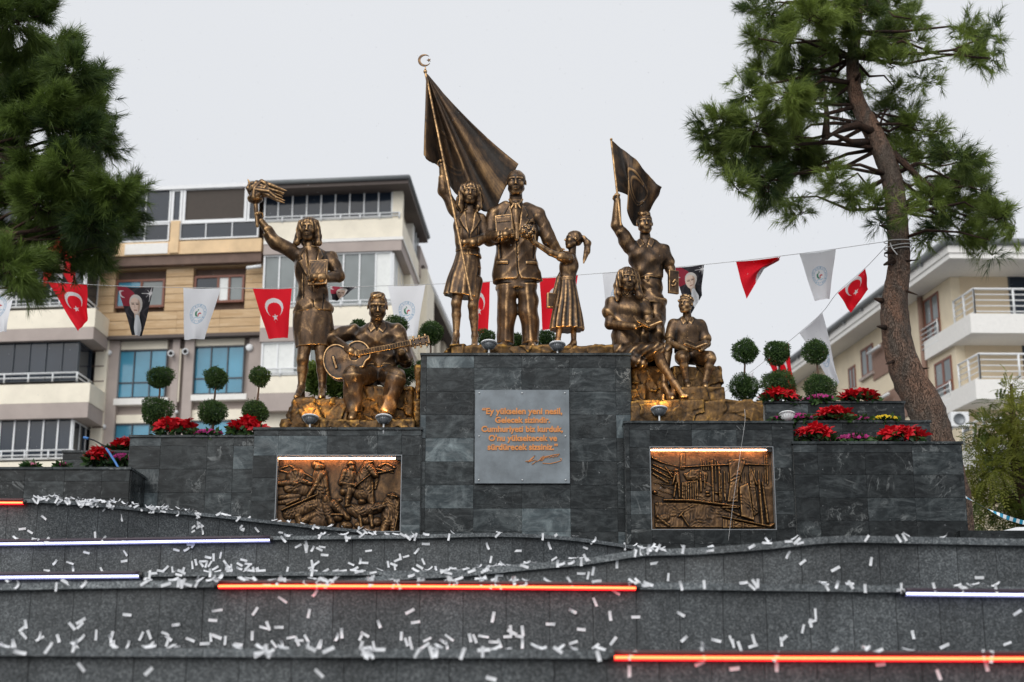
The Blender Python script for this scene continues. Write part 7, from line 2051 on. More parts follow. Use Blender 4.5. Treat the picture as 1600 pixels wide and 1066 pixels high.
# ---------------------------------------------------------------- right: beige block seen along its side
q0 = P(1497, 600, 60.0)
FB = Facade((q0.x, q0.y, 0), (1, .02, 0), (-.125, 1, 0))
RBd = thing('apartment_building', FB.pt(6, 5, G0), 'beige apartment building with white balconies behind the pine trunk', 'building')
T1 = -2.13
zE = FB.side(1529, 388, 0.0)[1]; L_ = 22.0
m = MB(); FB.hexa(m, 0, 16, 0, L_, G0 - 2, zE - .35); m.build('wall', M['beige'], RBd)
m = MB(); FB.hexa(m, 7.5, 16, T1 + .3, -.01, G0 - 2, zE - .35); 
# eave box with gutter
m = MB(); FB.hexa(m, -1.1, 17, T1 - .5, L_ + .6, zE - .34, zE - .12); m.build('eave_soffit', M['white_wall'], RBd)
m = MB(); FB.hexa(m, -1.16, 17.1, T1 - .56, L_ + .7, zE - .115, zE + .30); m.build('fascia', M['white_wall'], RBd)
m = MB(); m.tube([FB.pt(-1.25, T1 - .6, zE + .34), FB.pt(-1.25, L_ + .8, zE + .34)], .15, 8); m.tube([FB.pt(-1.25, T1 - .62, zE + .34), FB.pt(17, T1 - .62, zE + .34)], .15, 8); m.build('gutter', M['gutter'], RBd, smooth=True)
m = MB()
for k in range(9): t = T1 + 2 + 2.4 * k; FB.hexa(m, -1.3, -1.16, t, t + .1, zE + .1, zE + .45)
m.build('gutter_bracket', M['gutter'], RBd)
m = MB(); m.poly([FB.pt(-1.2, T1 - .6, zE + .31), FB.pt(17, T1 - .6, zE + .31), FB.pt(17, L_, zE + .31), FB.pt(9, 10, zE + 3)]); m.build('roof', M['roof_tile'], RBd)
def aface(name, mat, u0, v0, u1, v1, out0, out1, par=RBd, inset=False):
    """a box on the side face between two photo points (near top corner / far bottom corner measured at each end)"""
    t0, _ = FB.side(u0, (v0 + v1) / 2); t1, _ = FB.side(u1, (v0 + v1) / 2)
    return t0, t1
def awin(ua, ub, zt, zb, cols, par=RBd, gl='glass_grey', fmat='brown_frame', reveal=True, shut=False):
    t0, t1 = FB.side(ub, 560)[0], FB.side(ua, 560)[0]          # ub is nearer
    m = MB(); fw = .10
    FB.hexa(m, -.05, .04, t0, t0 + fw, zb, zt); FB.hexa(m, -.05, .04, t1 - fw, t1, zb, zt); FB.hexa(m, -.048, .04, t0 + fw + .002, t1 - fw - .002, zt - fw, zt); FB.hexa(m, -.048, .04, t0 + fw + .002, t1 - fw - .002, zb, zb + fw)
    for k in range(1, cols): x = t0 + (t1 - t0) * k / cols; FB.hexa(m, -.04, .04, x - .09, x + .09, zb + fw + .002, zt - fw - .002)
    fr = m.build('window', M[fmat], par)
    for k in range(cols):
        g = MB(); FB.hexa(g, -.018, -.002, t0 + (t1 - t0) * k / cols + .1, t0 + (t1 - t0) * (k + 1) / cols - .1, zb + fw + .003, zt - fw - .003); g.build('pane', M[gl], fr)
    return t0, t1
zW = lambda u, v: FB.side(u, v, 0)[1]
# french windows with little railings
for (ua, ub, zt, zb) in ((1450, 1474, zW(1450, 466), zW(1450, 535)), (1460, 1487, zW(1460, 570), zW(1460, 633))):
    t0, t1 = awin(ua, ub, zt, zb, 2)
    m = MB(); zr = zb + (zt - zb) * .36
    FB.hexa(m, -.09, -.03, t0 + .02, t1 - .02, zr - .06, zr + .06); m.build('rail_cap', M['brown_frame'], RBd)
    m = MB()
    for k in range(5): m.tube([FB.pt(-.2, t0 - .1, zr - .12 - k * .22), FB.pt(-.2, t1 + .1, zr - .12 - k * .22)], .028, 6)
    for x in (t0 - .1, t1 + .1): m.tube([FB.pt(-.2, x, zr - .05), FB.pt(-.2, x, zb - .05)], .03, 6)
    m.build('railing', M['white_frame'], RBd, smooth=True)
for (ua, ub, zt, zb) in ((1346, 1365.5, zW(1356, 541), zW(1356, 587)), (1325, 1336, zW(1330, 574), zW(1330, 611)), (1352, 1369, zW(1360, 660), zW(1360, 705))):
    t0, t1 = awin(ua, ub, zt, zb, 2); m = MB(); FB.hexa(m, -.16, .0, t0 - .1, t1 + .1, zb - .14, zb - .02); m.build('window_sill', M['taupe'], RBd)
# brown bays, cream band, downpipe
for (ua, ub, zt, zb) in ((1364, 1414, zW(1395, 525), zW(1395, 578)), (1372, 1425, zW(1400, 606), zW(1400, 660)), (1372, 1425, zW(1400, 690), zW(1400, 740))):
    t0, t1 = FB.side(ub, 560)[0], FB.side(ua, 560)[0]; m = MB(); FB.hexa(m, -.06, .05, t0, t1, zb, zt); m.build('brown_panel', M['brown_wall'], RBd)
    m = MB(); m.tube([FB.pt(-.3, t0 + (t1 - t0) * .55, zt - .25), FB.pt(-.3, t0 + (t1 - t0) * .95, zt - .25)], .08, 8); m.build('strip_lamp', M['white_frame'], RBd, smooth=True)
t_ = FB.side(1445, 520)[0]; m = MB(); m.tube([FB.pt(-.12, t_, zE - .4), FB.pt(-.12, t_, G0)], .13, 8); m.build('downpipe', M['brown_wall'], RBd, smooth=True)
# balconies: white slab bands wrapping the corner, railings, inner wall with doors
for (zf, lab) in ((zW(1530, 486), 0), (zW(1541, 588), 1), (zW(1550, 690), 2), (zW(1530, 486) * 2 - zW(1541, 588), 3)):
    tb = FB.side(1453 if lab == 0 else 1466, 560)[0]
    if lab == 3: continue
    hh = .82
    m = MB(); FB.hexa(m, -.22, 16.5, T1, -.0015, zf - hh, zf); m.build('balcony_slab', M['white_wall'], RBd)
    m = MB(); FB.hexa(m, -.22, -.002, 0.0, tb, zf - hh, zf); m.build('white_band', M['white_wall'], RBd)
    m = MB(); H_ = 1.08; n = 8
    for k in range(n + 1): x = 0.05 + 13 * k / n; m.tube([FB.pt(x, T1 + .12, zf), FB.pt(x, T1 + .12, zf + H_)], .05, 6)
    for k in range(3): m.tube([FB.pt(.05, T1 + .12 + (T1 * -1 - .15) * k / 2, zf), FB.pt(.05, T1 + .12 + (-T1 - .15) * k / 2, zf + H_)], .05, 6)
    for k in range(5):
        z = zf + H_ - k * .24; r_ = .05 if k == 0 else .025
        m.tube([FB.pt(.05, T1 + .12, z), FB.pt(13.05, T1 + .12, z)], r_, 6); m.tube([FB.pt(.05, T1 + .12, z), FB.pt(.05, -.03, z)], r_, 6)
    m.build('railing', M['white_frame'], RBd, smooth=True)
    # door in the inner wall
    sd = FB.hit(1574 if lab == 0 else 1587, 440, 0)[0]
    m = MB(); FB.hexa(m, sd, sd + 2.6, -.06, .02, zf + .05, zf + 2.35); fr = m.build('window', M['dark_frame'], RBd)
    for k in range(2): g = MB(); FB.hexa(g, sd + .08 + k * 1.25, sd + 1.22 + k * 1.25, -.075, -.062, zf + .15, zf + 2.27); g.build('pane', M['glass_dark'], fr)
    m = MB(); FB.hexa(m, .4, 5.5, -.03, -.004, zf + .002, zf + 2.55); m.build('inner_wall', M['beige_dark'], RBd)
# air conditioner on the side wall
c = P(1502, 655, 57.2); AC = thing('air_conditioner', c, 'white air conditioner unit on the beige building wall', 'air conditioner')
m = MB(); m.box(c.x - .40, c.x + .32, c.y, c.y + .4, c.z - .30, c.z + .30); m.build('casing', M['white_frame'], AC, bevel=.02)
m = MB(); m.lathe((c.x - .08, c.y - .004, c.z), [(.22, 0), (.235, -.02), (.20, -.03), (.20, .004)], 18, (0, 1, 0)); m.build('fan_grille', M['lamp_grey'], AC, smooth=True)
m = MB(); m.box(c.x - .4, c.x - .34, c.y + .05, c.y + .7, c.z - .42, c.z - .31); m.box(c.x + .26, c.x + .32, c.y + .05, c.y + .7, c.z - .42, c.z - .31); m.build('bracket', M['lamp_grey'], AC)
# ================================================================== pines and street tree
def tufts(clumps, D, dspread, n, seed, nn=38, needle=.135, width=.0075):
    """needle tufts on short twigs, filling clumps given by photo position, radius and depth offset"""
    r = np.random.default_rng(seed); s = px(D)
    C = np.array([P(c[0], c[1], D + (c[3] if len(c) > 3 else r.uniform(-dspread, dspread))) for c in clumps]); Rr = np.maximum(np.array([c[2] for c in clumps]) - 9.0, 6.0) * s
    w = (Rr + 5 * s) ** 2.1; w /= w.sum(); k = r.choice(len(clumps), n, p=w)
    v = r.normal(size=(n, 3)); v /= np.linalg.norm(v, axis=1)[:, None]
    rad = Rr[k] * r.uniform(0, 1, n) ** (1 / 2.3)
    # each clump is a handful of sprays: tufts sit along side twigs that run outwards and a little up
    ns = 9; sv = r.normal(size=(len(clumps), ns, 3)); sv[..., 2] = sv[..., 2] * .7 + .15; sv /= np.linalg.norm(sv, axis=2)[:, :, None]
    sl = Rr[:, None] * r.uniform(.55, 1.15, (len(clumps), ns)); q = r.integers(0, ns, n); f = r.uniform(.15, 1.0, n) ** .7
    sd_ = sv[k, q]; B = C[k] + sd_ * (sl[k, q] * f)[:, None] * np.array([1, 1.15, .85]) + r.normal(scale=.055, size=(n, 3)) * (.4 + (1 - f))[:, None]
    B[:, 2] -= .05 * f * f
    d = sd_ * 1.0 + np.array([0, 0, .22]) + r.normal(scale=.30, size=(n, 3)); d /= np.linalg.norm(d, axis=1)[:, None]
    a = np.cross(d, r.normal(size=(n, 3))); a /= np.linalg.norm(a, axis=1)[:, None]; b = np.cross(d, a)
    tl = r.uniform(.10, .26, n); tone = np.clip(.45 + .18 * r.normal(size=len(clumps))[k] + .16 * r.normal(size=n), 0, 1)
    N = n * nn; ii = np.repeat(np.arange(n), nn)
    t = r.uniform(0, 1, N); th = r.uniform(0, 6.283, N); op = r.uniform(.22, .85, N)
    base = B[ii] + d[ii] * (tl[ii] * t)[:, None]
    nd = d[ii] * np.cos(op)[:, None] + (a[ii] * np.cos(th)[:, None] + b[ii] * np.sin(th)[:, None]) * np.sin(op)[:, None]
    L = needle * r.uniform(.65, 1.25, N)
    sd = np.cross(nd, r.normal(size=(N, 3))); sd /= np.linalg.norm(sd, axis=1)[:, None]
    droop = np.array([0, 0, -1.0]) * (L * .16)[:, None]
    V = np.stack([base + sd * width * .5, base - sd * width * .5, base + nd * L[:, None] + droop], 1).reshape(-1, 3)
    Fc = np.arange(3 * N).reshape(N, 3)
    T = np.repeat(np.clip(tone[ii] + r.normal(scale=.08, size=N), 0, 1), 3)
    tw = (B, B + d * tl[:, None], C[k])
    return V, Fc, T, tw

def trunk_mesh(pts, radii, seed, nseg=26, per=7, rough_=.07):
    """a bark-covered stem along the points, swollen and uneven"""
    pts = np.array(pts, float); radii = np.array(radii, float); n = len(pts); T = np.linspace(0, n - 1, (n - 1) * per + 1)
    def cr(y):
        m = np.gradient(y); i = np.clip(T.astype(int), 0, n - 2); t = T - i
        return (1 + 2 * t) * (1 - t) ** 2 * y[i] + t * (1 - t) ** 2 * m[i] + t * t * (3 - 2 * t) * y[i + 1] + t * t * (t - 1) * m[i + 1]
    C = np.stack([cr(pts[:, k]) for k in range(3)], 1); Rr = cr(radii); r = np.random.default_rng(seed)
    tan = np.gradient(C, axis=0); tan /= np.linalg.norm(tan, axis=1)[:, None]
    e1 = np.cross(tan, [0, 1, 0.001]); e1 /= np.linalg.norm(e1, axis=1)[:, None]; e2 = np.cross(tan, e1)
    th = np.linspace(0, 2 * np.pi, nseg, endpoint=False); ph = r.uniform(0, 6, 12); L = np.arange(len(T))[:, None] * .9
    dis = 1 + rough_ * (.5 * np.sin(3 * th + ph[0] + L * .23) + .35 * np.sin(5 * th - L * .41 + ph[1]) + .3 * np.sin(9 * th + L * .8 + ph[2]) + .25 * np.sin(2 * th - L * .17 + ph[3])) + .025 * r.normal(size=(len(T), nseg))
    V = C[:, None, :] + (e1[:, None, :] * np.cos(th)[None, :, None] + e2[:, None, :] * np.sin(th)[None, :, None]) * (Rr[:, None] * dis)[:, :, None]
    idx = np.arange(len(T) * nseg).reshape(len(T), nseg); nx = np.roll(idx, -1, 1)
    Q = np.stack([idx[:-1].ravel(), nx[:-1].ravel(), nx[1:].ravel(), idx[1:].ravel()], 1)
    return V.reshape(-1, 3), Q

def pine(label, trunk, D, clumps, n, seed, mat, extra=(), dspread=1.2, stubs=(), nn=34, needle=.15):
    s = px(D); tp = [P(u, v, D + w) for u, v, rr, w in trunk]; tr = [rr * s for u, v, rr, w in trunk]
    root = thing('pine_tree', tp[0], label, 'pine tree')
    V, Q = trunk_mesh(tp, tr, seed); link('trunk', np_mesh('trunk', V - np.array(tp[0]), Q, M['bark'], True), root)
    r = np.random.default_rng(seed + 1)
    def limb(pts, rad, nm='branch'):
        m = MB(); m.tube(pts, [rad * (1 - .75 * k / (len(pts) - 1)) for k in range(len(pts))], 7); m.build(nm, M['bark_dark'], root, smooth=True)
    for pts, rad in extra: limb([P(u, v, D + w) for u, v, w in pts], rad * s)
    for u, v, du, dv_, rr in stubs:
        limb([P(u, v, D - .12), P(u + du * .5, v + dv_ * .5, D - .18), P(u + du, v + dv_, D - .2)], rr * s, 'branch_stub')
    V, Fc, T, (tb, te, tc_) = tufts(clumps, D, dspread, n, seed + 2, nn, needle)
    o = link('foliage', np_mesh('foliage', V - np.array(tp[0]), Fc, mat, False, {'tone': ('FLOAT', T)}), root); o['kind'] = 'stuff'
    # limbs to the clumps, twigs inside them
    tpa = np.array(tp)
    for (u, v, rr, *w) in clumps:
        if rr < 22: continue
        c = np.array(P(u, v, D + (w[0] if w else r.uniform(-dspread, dspread) * .6)))
        hi = [k for k in range(len(tpa)) if tpa[k][2] < c[2] + .4] or [0]
        k = min(hi, key=lambda q: np.linalg.norm(tpa[q] - c) - .3 * tpa[q][2]); a = tpa[k]
        m1 = a * .62 + c * .38 + np.array([r.uniform(-.1, .1), r.uniform(-.1, .1), r.uniform(-.15, .22)]); m2 = a * .25 + c * .75 + np.array([r.uniform(-.1, .1), 0, r.uniform(-.05, .18)])
        limb([Vector(a), Vector(m1), Vector(m2), Vector(c)], .024 * (rr / 40) ** .5 + .010)
    m = MB(); sel = r.choice(len(tb), min(len(tb), 900), replace=False)
    for k in sel:
        c, b, e = tc_[k], tb[k], te[k]; q = c + (b - c) * .35 + r.normal(scale=.04, size=3)
        m.tube([Vector(q), Vector(b), Vector(e)], [.007, .005, .0025], 4, False)
    o = m.build('twig', M['bark_dark'], root); o['kind'] = 'stuff'
    return root

RC = [(1105, 205, 26), (1112, 235, 22), (1130, 190, 34), (1140, 225, 46), (1165, 260, 44), (1150, 290, 26), (1180, 200, 52), (1205, 240, 52), (1195, 285, 40), (1240, 215, 50), (1250, 265, 44), (1225, 310, 26), (1250, 330, 20), (1285, 250, 34),
      (1170, 145, 34), (1195, 115, 36), (1155, 120, 16), (1225, 150, 46), (1250, 110, 48), (1185, 60, 36), (1205, 25, 40), (1235, 60, 46), (1270, 30, 44), (1280, 90, 44), (1270, 165, 42), (1300, 10, 40), (1315, 60, 38), (1350, 20, 40), (1385, 60, 40), (1390, 15, 44), (1425, 30, 32), (1430, 65, 24), (1350, 85, 34), (1395, 100, 26), (1300, 130, 34), (1180, 10, 26),
      (1320, 165, 26), (1345, 130, 22), (1440, 85, 12), (1500, 60, 20), (1520, 85, 30), (1510, 40, 20), (1535, 60, 26), (1555, 45, 18), (1545, 90, 24), (1562, 75, 14), (1480, 100, 12), (1460, 130, 14),
      (1400, 140, 24), (1420, 180, 26), (1400, 205, 30), (1435, 205, 34), (1460, 205, 22), (1470, 230, 20), (1450, 240, 28), (1390, 170, 22), (1415, 240, 26), (1440, 125, 18),
      (1490, 245, 30), (1515, 250, 24), (1475, 275, 34), (1505, 285, 38), (1540, 300, 30), (1530, 330, 38), (1490, 325, 40), (1455, 310, 28), (1560, 340, 30), (1585, 360, 20), (1545, 375, 26), (1500, 360, 30), (1465, 355, 30), (1445, 370, 20), (1430, 290, 18), (1550, 398, 12), (1420, 330, 16),
      (1310, 290, 22), (1335, 305, 26), (1365, 320, 18), (1360, 300, 16), (1300, 275, 20), (1375, 345, 10)]
pine('tall pine leaning left with bare brown trunk beside the right planters',
     [(1506, 950, 24, .3), (1499, 820, 22, .2), (1483, 748, 25, .1), (1463, 690, 26, 0), (1446, 640, 27.5, 0), (1417, 580, 24.5, 0), (1401, 525, 22, 0), (1397, 475, 20.5, 0), (1404, 425, 17.5, 0), (1404, 375, 17, 0), (1401, 325, 16.5, 0), (1392, 275, 16, 0), (1376, 232, 15.5, 0), (1358, 195, 14.5, .05), (1343, 165, 12.5, .1), (1334, 130, 11, .1), (1332, 90, 10, .1), (1338, 50, 8.5, .1), (1342, 0, 7.5, .1), (1345, -60, 6, .1)],
     20.3, RC, 7400, 400, M['needle'],
     extra=[([(1368, 208, 0), (1340, 195, -.25), (1318, 200, -.4), (1297, 212, -.5), (1280, 222, -.6)], 7), ([(1356, 222, 0), (1330, 222, -.3), (1308, 212, -.45), (1296, 208, -.5)], 6.5), ([(1396, 240, 0), (1420, 262, -.2), (1442, 282, -.3), (1470, 300, -.35)], 6.5),
            ([(1335, 90, .1), (1385, 82, -.2), (1440, 84, -.3), (1490, 78, -.35), (1545, 55, -.4)], 4.5), ([(1490, 78, -.35), (1520, 90, -.3), (1548, 92, -.3)], 2.5), ([(1290, 215, -.5), (1292, 180, -.4), (1288, 140, -.3)], 7), ([(1420, 262, -.2), (1470, 330, -.1), (1520, 350, .1)], 4)],
     stubs=[(1398, 392, -16, 4, 5), (1396, 408, -15, 6, 6), (1388, 356, -14, -4, 4.5), (1378, 470, -12, -3, 5), (1415, 408, 20, -2, 2.2), (1416, 455, 18, 6, 2.4), (1383, 512, -13, -2, 4.5), (1438, 577, 14, -2, 2.4), (1396, 565, -12, 4, 3)])
LC = [(15, 30, 60), (60, 25, 40), (90, 70, 30), (30, 90, 70), (70, 120, 56), (110, 110, 36), (135, 130, 30), (155, 115, 18), (160, 140, 14), (100, 150, 54), (140, 165, 34), (155, 180, 22), (20, 170, 76), (70, 190, 70), (110, 210, 52), (140, 215, 34), (160, 205, 22), (172, 200, 12), (165, 225, 16), (150, 235, 22), (20, 250, 76), (70, 260, 62), (105, 265, 36), (130, 260, 24),
      (20, 320, 66), (70, 320, 50), (110, 315, 36), (145, 310, 32), (175, 300, 34), (198, 295, 24), (212, 305, 16), (200, 325, 26), (175, 335, 36), (140, 350, 38), (185, 360, 26), (160, 385, 26), (130, 395, 30), (30, 370, 36), (10, 420, 50), (50, 415, 34), (100, 400, 20), (80, 360, 20), (40, 450, 24), (150, 410, 16), (60, 345, 30), (5, 370, 50), (110, 425, 12)]
pine('dense dark pine crown filling the upper left corner',
     [(-175, 1000, 46, 1.0), (-170, 800, 42, .8), (-160, 600, 38, .6), (-150, 430, 34, .4), (-135, 280, 28, .3), (-120, 140, 22, .2), (-110, 0, 16, .1), (-105, -120, 10, 0)],
     17.5, LC, 12500, 500, M['needle_dark'],
     extra=[([(-150, 380, .4), (-60, 350, .1), (20, 365, -.2), (75, 358, -.3), (130, 340, -.3), (185, 312, -.3)], 5), ([(-150, 430, .4), (-80, 380, .1), (0, 372, -.2), (60, 375, -.25), (110, 372, -.3)], 4), ([(-130, 250, .3), (-40, 240, 0), (60, 245, -.3), (130, 240, -.3), (165, 215, -.3)], 5), ([(-120, 160, .2), (-20, 165, 0), (70, 150, -.2), (140, 120, -.2)], 5)],
     dspread=1.3)

# street tree at the right edge, yellowing
def street_tree():
    D = 27.5; s = px(D); base = P(1590, 838, D); base.z = UP_Z
    root = thing('street_tree', base, 'yellow green street tree at the right edge beside the white car', 'tree')
    top = P(1580, 600, D)
    V, Q = trunk_mesh([base, base.lerp(top, .35) + Vector((.1, 0, 0)), base.lerp(top, .7), top], [.16, .12, .08, .03], 3, 14); link('trunk', np_mesh('trunk', V - np.array(base), Q, M['bark_dark'], True), root)
    cl = [(1575, 610, 12), (1560, 640, 22), (1590, 650, 30), (1540, 672, 26), (1575, 690, 36), (1530, 705, 28), (1600, 705, 40), (1550, 735, 40), (1520, 755, 24), (1590, 760, 46), (1535, 790, 34), (1575, 810, 40), (1525, 815, 18), (1610, 820, 40), (1545, 695, 14), (1630, 690, 60), (1640, 780, 60), (1578, 590, 8)]
    r = np.random.default_rng(77); C = np.array([P(u, v, D + r.uniform(-.8, .8)) for u, v, q in cl]); Rr = np.array([q for u, v, q in cl]) * s
    w = Rr ** 2; w /= w.sum()
    # compound leaves: rows of small leaflets along arching stalks
    n = 2900; k = r.choice(len(cl), n, p=w); v = r.normal(size=(n, 3)); v /= np.linalg.norm(v, axis=1)[:, None]
    B = C[k] + v * (Rr[k] * r.uniform(0, 1, n) ** .45)[:, None]; d = v + np.array([0, 0, .1]) + r.normal(scale=.4, size=(n, 3)); d /= np.linalg.norm(d, axis=1)[:, None]
    sd = np.cross(d, [0, 0, 1.0]) + r.normal(scale=.15, size=(n, 3)); sd /= np.linalg.norm(sd, axis=1)[:, None]
    nl = 13; Vs = []; T = []; tone = np.clip(.5 + .3 * r.normal(size=len(cl))[k] + .15 * r.normal(size=n), 0, 1)
    for j in range(nl):
        t = (j // 2 + .6) / (nl / 2); L = .30; p = B + d * (L * t) - np.array([0, 0, 1.0]) * (L * .35 * t * t); sg = 1 if j % 2 else -1
        ld = sd * sg * .8 + d * .5 - np.array([0, 0, .2]); ll = .085 * (1.1 - .5 * abs(t - .45)); ww = np.cross(ld, np.cross(sd, d)); ww /= np.linalg.norm(ww, axis=1)[:, None]
        Vs.append(np.stack([p, p + ld * ll * .5 + ww * .014, p + ld * ll, p + ld * ll * .5 - ww * .014], 1)); T.append(np.repeat(tone[:, None], 4, 1))
    V = np.concatenate(Vs).reshape(-1, 3); T = np.concatenate(T).ravel(); Fc = np.arange(len(V)).reshape(-1, 4)
    o = link('foliage', np_mesh('foliage', V - np.array(base), Fc, M['street_leaf'], False, {'tone': ('FLOAT', T)}), root); o['kind'] = 'stuff'
    for c in C[::2]:
        a = base.lerp(top, r.uniform(.3, .8)); m = MB(); m.tube([a, a.lerp(Vector(c), .5) + Vector((0, 0, .1)), Vector(c)], [.035, .022, .008], 6); m.build('branch', M['bark_dark'], root, smooth=True)
street_tree()
# ================================================================== pennants on strings
LR = lambda c: np.array(lin(c))
def circ(x, y, cx, cy, r): return np.hypot(x - cx, y - cy) < r
def star5(x, y, cx, cy, r):
    """inside a five pointed star with one point up"""
    ins = np.zeros(x.shape, bool); pts = []
    for k in range(10):
        a = math.pi / 2 + k * math.pi / 5; q = r if k % 2 == 0 else r * .382; pts.append((cx + q * math.cos(a), cy - q * math.sin(a)))
    for i in range(10):
        (ax, ay), (bx_, by) = pts[i], pts[(i + 1) % 10]
        if ay != by: ins ^= ((ay > y) != (by > y)) & (x < (y - ay) * (bx_ - ax) / (by - ay) + ax)
    return ins
def paint(base, layers):
    c = np.broadcast_to(LR(base), layers[0][0].shape + (3,)).copy() if layers else None
    for m, col in layers: c[m] = LR(col)
    return c
def red_print(s, t):
    x, y = (s - .5) * .54, t * .78
    cres = circ(x, y, 0, .30, .155) & ~circ(x, y, 0, .338, .125)
    return paint((238, 24, 46), [(cres, (236, 232, 234)), (star5(x, y, 0, .445, .062), (236, 232, 234))])
def white_print(s, t):
    x, y = (s - .5) * .54, (t - .5) * .78; q = np.hypot(x, y); a = np.arctan2(y, x)
    ring = (np.abs(q - .150) < .0045) | (np.abs(q - .108) < .0035); tick = (np.abs(q - .129) < .012) & (np.sin(a * 31 + 3 * np.sin(a * 7)) > .1) & (np.abs(a - 1.57) > .25)
    sw1 = circ(x, y, -.012, -.005, .046) & ~circ(x, y, .016, -.012, .043); sw2 = circ(x, y, .030, .012, .034) & ~circ(x, y, .044, .028, .030); dot = circ(x, y, -.004, -.062, .011); wav = (np.abs(y - .058 - .006 * np.sin(x * 70)) < .006) & (np.abs(x) < .07)
    return paint((244, 245, 249), [(ring, (168, 196, 220)), (tick, (176, 200, 220)), (sw1, (60, 140, 110)), (dot, (60, 140, 110)), (sw2, (206, 74, 84)), (wav, (150, 196, 220))])
def portrait_print(s, t):
    """a plain portrait of a man in evening dress before a dark ground"""
    x, y = (s - .5) * .42, t * .66
    n = .5 + .5 * np.sin(x * 41 + 3 * np.sin(y * 23))
    head = (((x - .0) / .098) ** 2 + ((y - .235) / .135) ** 2) < 1; face = (((x + .012) / .080) ** 2 + ((y - .255) / .112) ** 2) < 1; neck = (np.abs(x - .01) < .05) & (y > .33) & (y < .43)
    shirt = (np.abs(x - .015 - (y - .42) * .05) < .028 + .085 * np.clip((y - .38) / .2, 0, 1) - .06 * np.clip((y - .55) / .25, 0, 1)) & (y > .38)
    coat = (np.abs(x) < .06 + .62 * (y - .36)) & (y > .37)
    red = (x < -.10 + .10 * np.sin(y * 12)) & (y < .26); cr = circ(x, y, -.17, .10, .05) & ~circ(x, y, -.15, .10, .04)
    eyes = ((np.abs(x + .045) < .020) | (np.abs(x - .022) < .020)) & (np.abs(y - .232) < .008); brow = ((np.abs(x + .045) < .026) | (np.abs(x - .022) < .026)) & (np.abs(y - .215) < .006); mouth = (np.abs(x + .012) < .030) & (np.abs(y - .316) < .006); nose = (np.abs(x + .018) < .008) & (y > .235) & (y < .285)
    shade = face & (x > .032); rays = ((np.abs((x - .19) * (y - .085)) < .00022) & (np.hypot(x - .19, y - .085) < .11)) | circ(x, y, .19, .085, .016) | ((np.abs(x - .19 - (y - .085)) < .003) & (np.hypot(x - .19, y - .085) < .07)) | ((np.abs(x - .19 + (y - .085)) < .003) & (np.hypot(x - .19, y - .085) < .07))
    return paint((44, 42, 48), [(n > .78, (62, 58, 64)), (red, (150, 44, 62)), (cr, (210, 196, 200)), (rays, (226, 224, 226)), (coat, (24, 27, 33)), (neck, (188, 164, 150)), (shirt, (220, 222, 226)), (head, (206, 200, 196)), (face, (224, 202, 188)), (shade, (192, 166, 150)), (eyes, (80, 64, 58)), (brow, (150, 128, 112)), (mouth, (164, 112, 100)), (nose, (200, 172, 156))])
def banner_print(s, t):
    x, y = (s - .5) * .48, t * .9
    coat = (np.abs(x + .03) < .05 + .5 * (y - .62)) & (y > .62); shirt = (np.abs(x + .02) < .06 - .16 * (y - .66)) & (y > .66); head = (((x + .01) / .08) ** 2 + ((y - .53) / .12) ** 2) < 1; hair = (((x + .01) / .088) ** 2 + ((y - .48) / .10) ** 2) < 1
    return paint((206, 24, 38), [(hair, (170, 150, 140)), (head, (212, 178, 160)), (coat, (48, 46, 54)), (shirt, (196, 196, 200))])
def pennant(corners, d, painter, label, group, amp=.03, fold=None, seed=0, n=(70, 96), bow=0.0):
    r = np.random.default_rng(seed); TL, TR, BR_, BL = [np.array(P(*c[:2], d + (c[2] if len(c) > 2 else 0))) for c in corners]
    ph = r.uniform(0, 6, 4)
    def fn(s, t):
        a = TL[None, None] * (1 - s[..., None]) + TR[None, None] * s[..., None]; b = BL[None, None] * (1 - s[..., None]) + BR_[None, None] * s[..., None]
        p = a * (1 - t[..., None]) + b * t[..., None]
        p[..., 1] += amp * t ** .7 * (np.sin(s * 6.5 + t * 2.0 + ph[0]) + .5 * np.sin(s * 12 - t * 4 + ph[1])) + amp * .5 * np.sin(t * 6 + ph[2]) * t
        p[..., 0] += amp * .25 * np.sin(t * 7 + ph[3]) * t
        p[..., 2] -= .010 * np.sin(np.pi * s) * (1 - t)
        if fold: p = fold(p, s, t)
        return p
    s, t = np.meshgrid(np.linspace(0, 1, n[0]), np.linspace(0, 1, n[1]), indexing='ij')
    A = fn(s, t).reshape(-1, 3); idx = np.arange(n[0] * n[1]).reshape(n)
    Q = np.stack([idx[:-1, :-1].ravel(), idx[:-1, 1:].ravel(), idx[1:, 1:].ravel(), idx[1:, :-1].ravel()], 1)
    col = np.concatenate([painter(s, t).reshape(-1, 3), np.ones((len(A), 1))], 1)
    org = (TL + TR) / 2
    # hem and two-sided thickness
    N = vnormals(A, Q); V = np.concatenate([A, A + N * -.0015]); Q2 = np.concatenate([Q, Q[:, ::-1] + len(A)])
    me = np_mesh('pennant_flag', V - org, Q2, M['cloth'], True, {'print': ('FLOAT_COLOR', np.concatenate([col, col]))})
    o = link('pennant_flag', me, None, org); tag(o, label, 'pennant', group); return o
GP = 'pennants hung on the strings'
D1 = 21.3
pennant([(-30, 436), (26, 438.5), (10, 519), (-12, 517)], D1, white_print, 'white emblem pennant cut by the left edge', GP, seed=1)
pennant([(75, 441), (135.5, 444), (137.5, 495), (123, 520)], D1, lambda s, t: red_print(s, t * .92), 'red crescent pennant with folded corner under the dark pine', GP, .05, None, 2)
pennant([(183, 447.5), (240, 449), (222, 525), (206.5, 524)], D1, portrait_print, 'dark portrait pennant before the stone cladding', GP, .02, None, 3)
pennant([(286.5, 450), (345, 450.5), (319, 530), (287.5, 531)], D1, white_print, 'white emblem pennant between the dark portrait and the red pennant', GP, .02, None, 4)
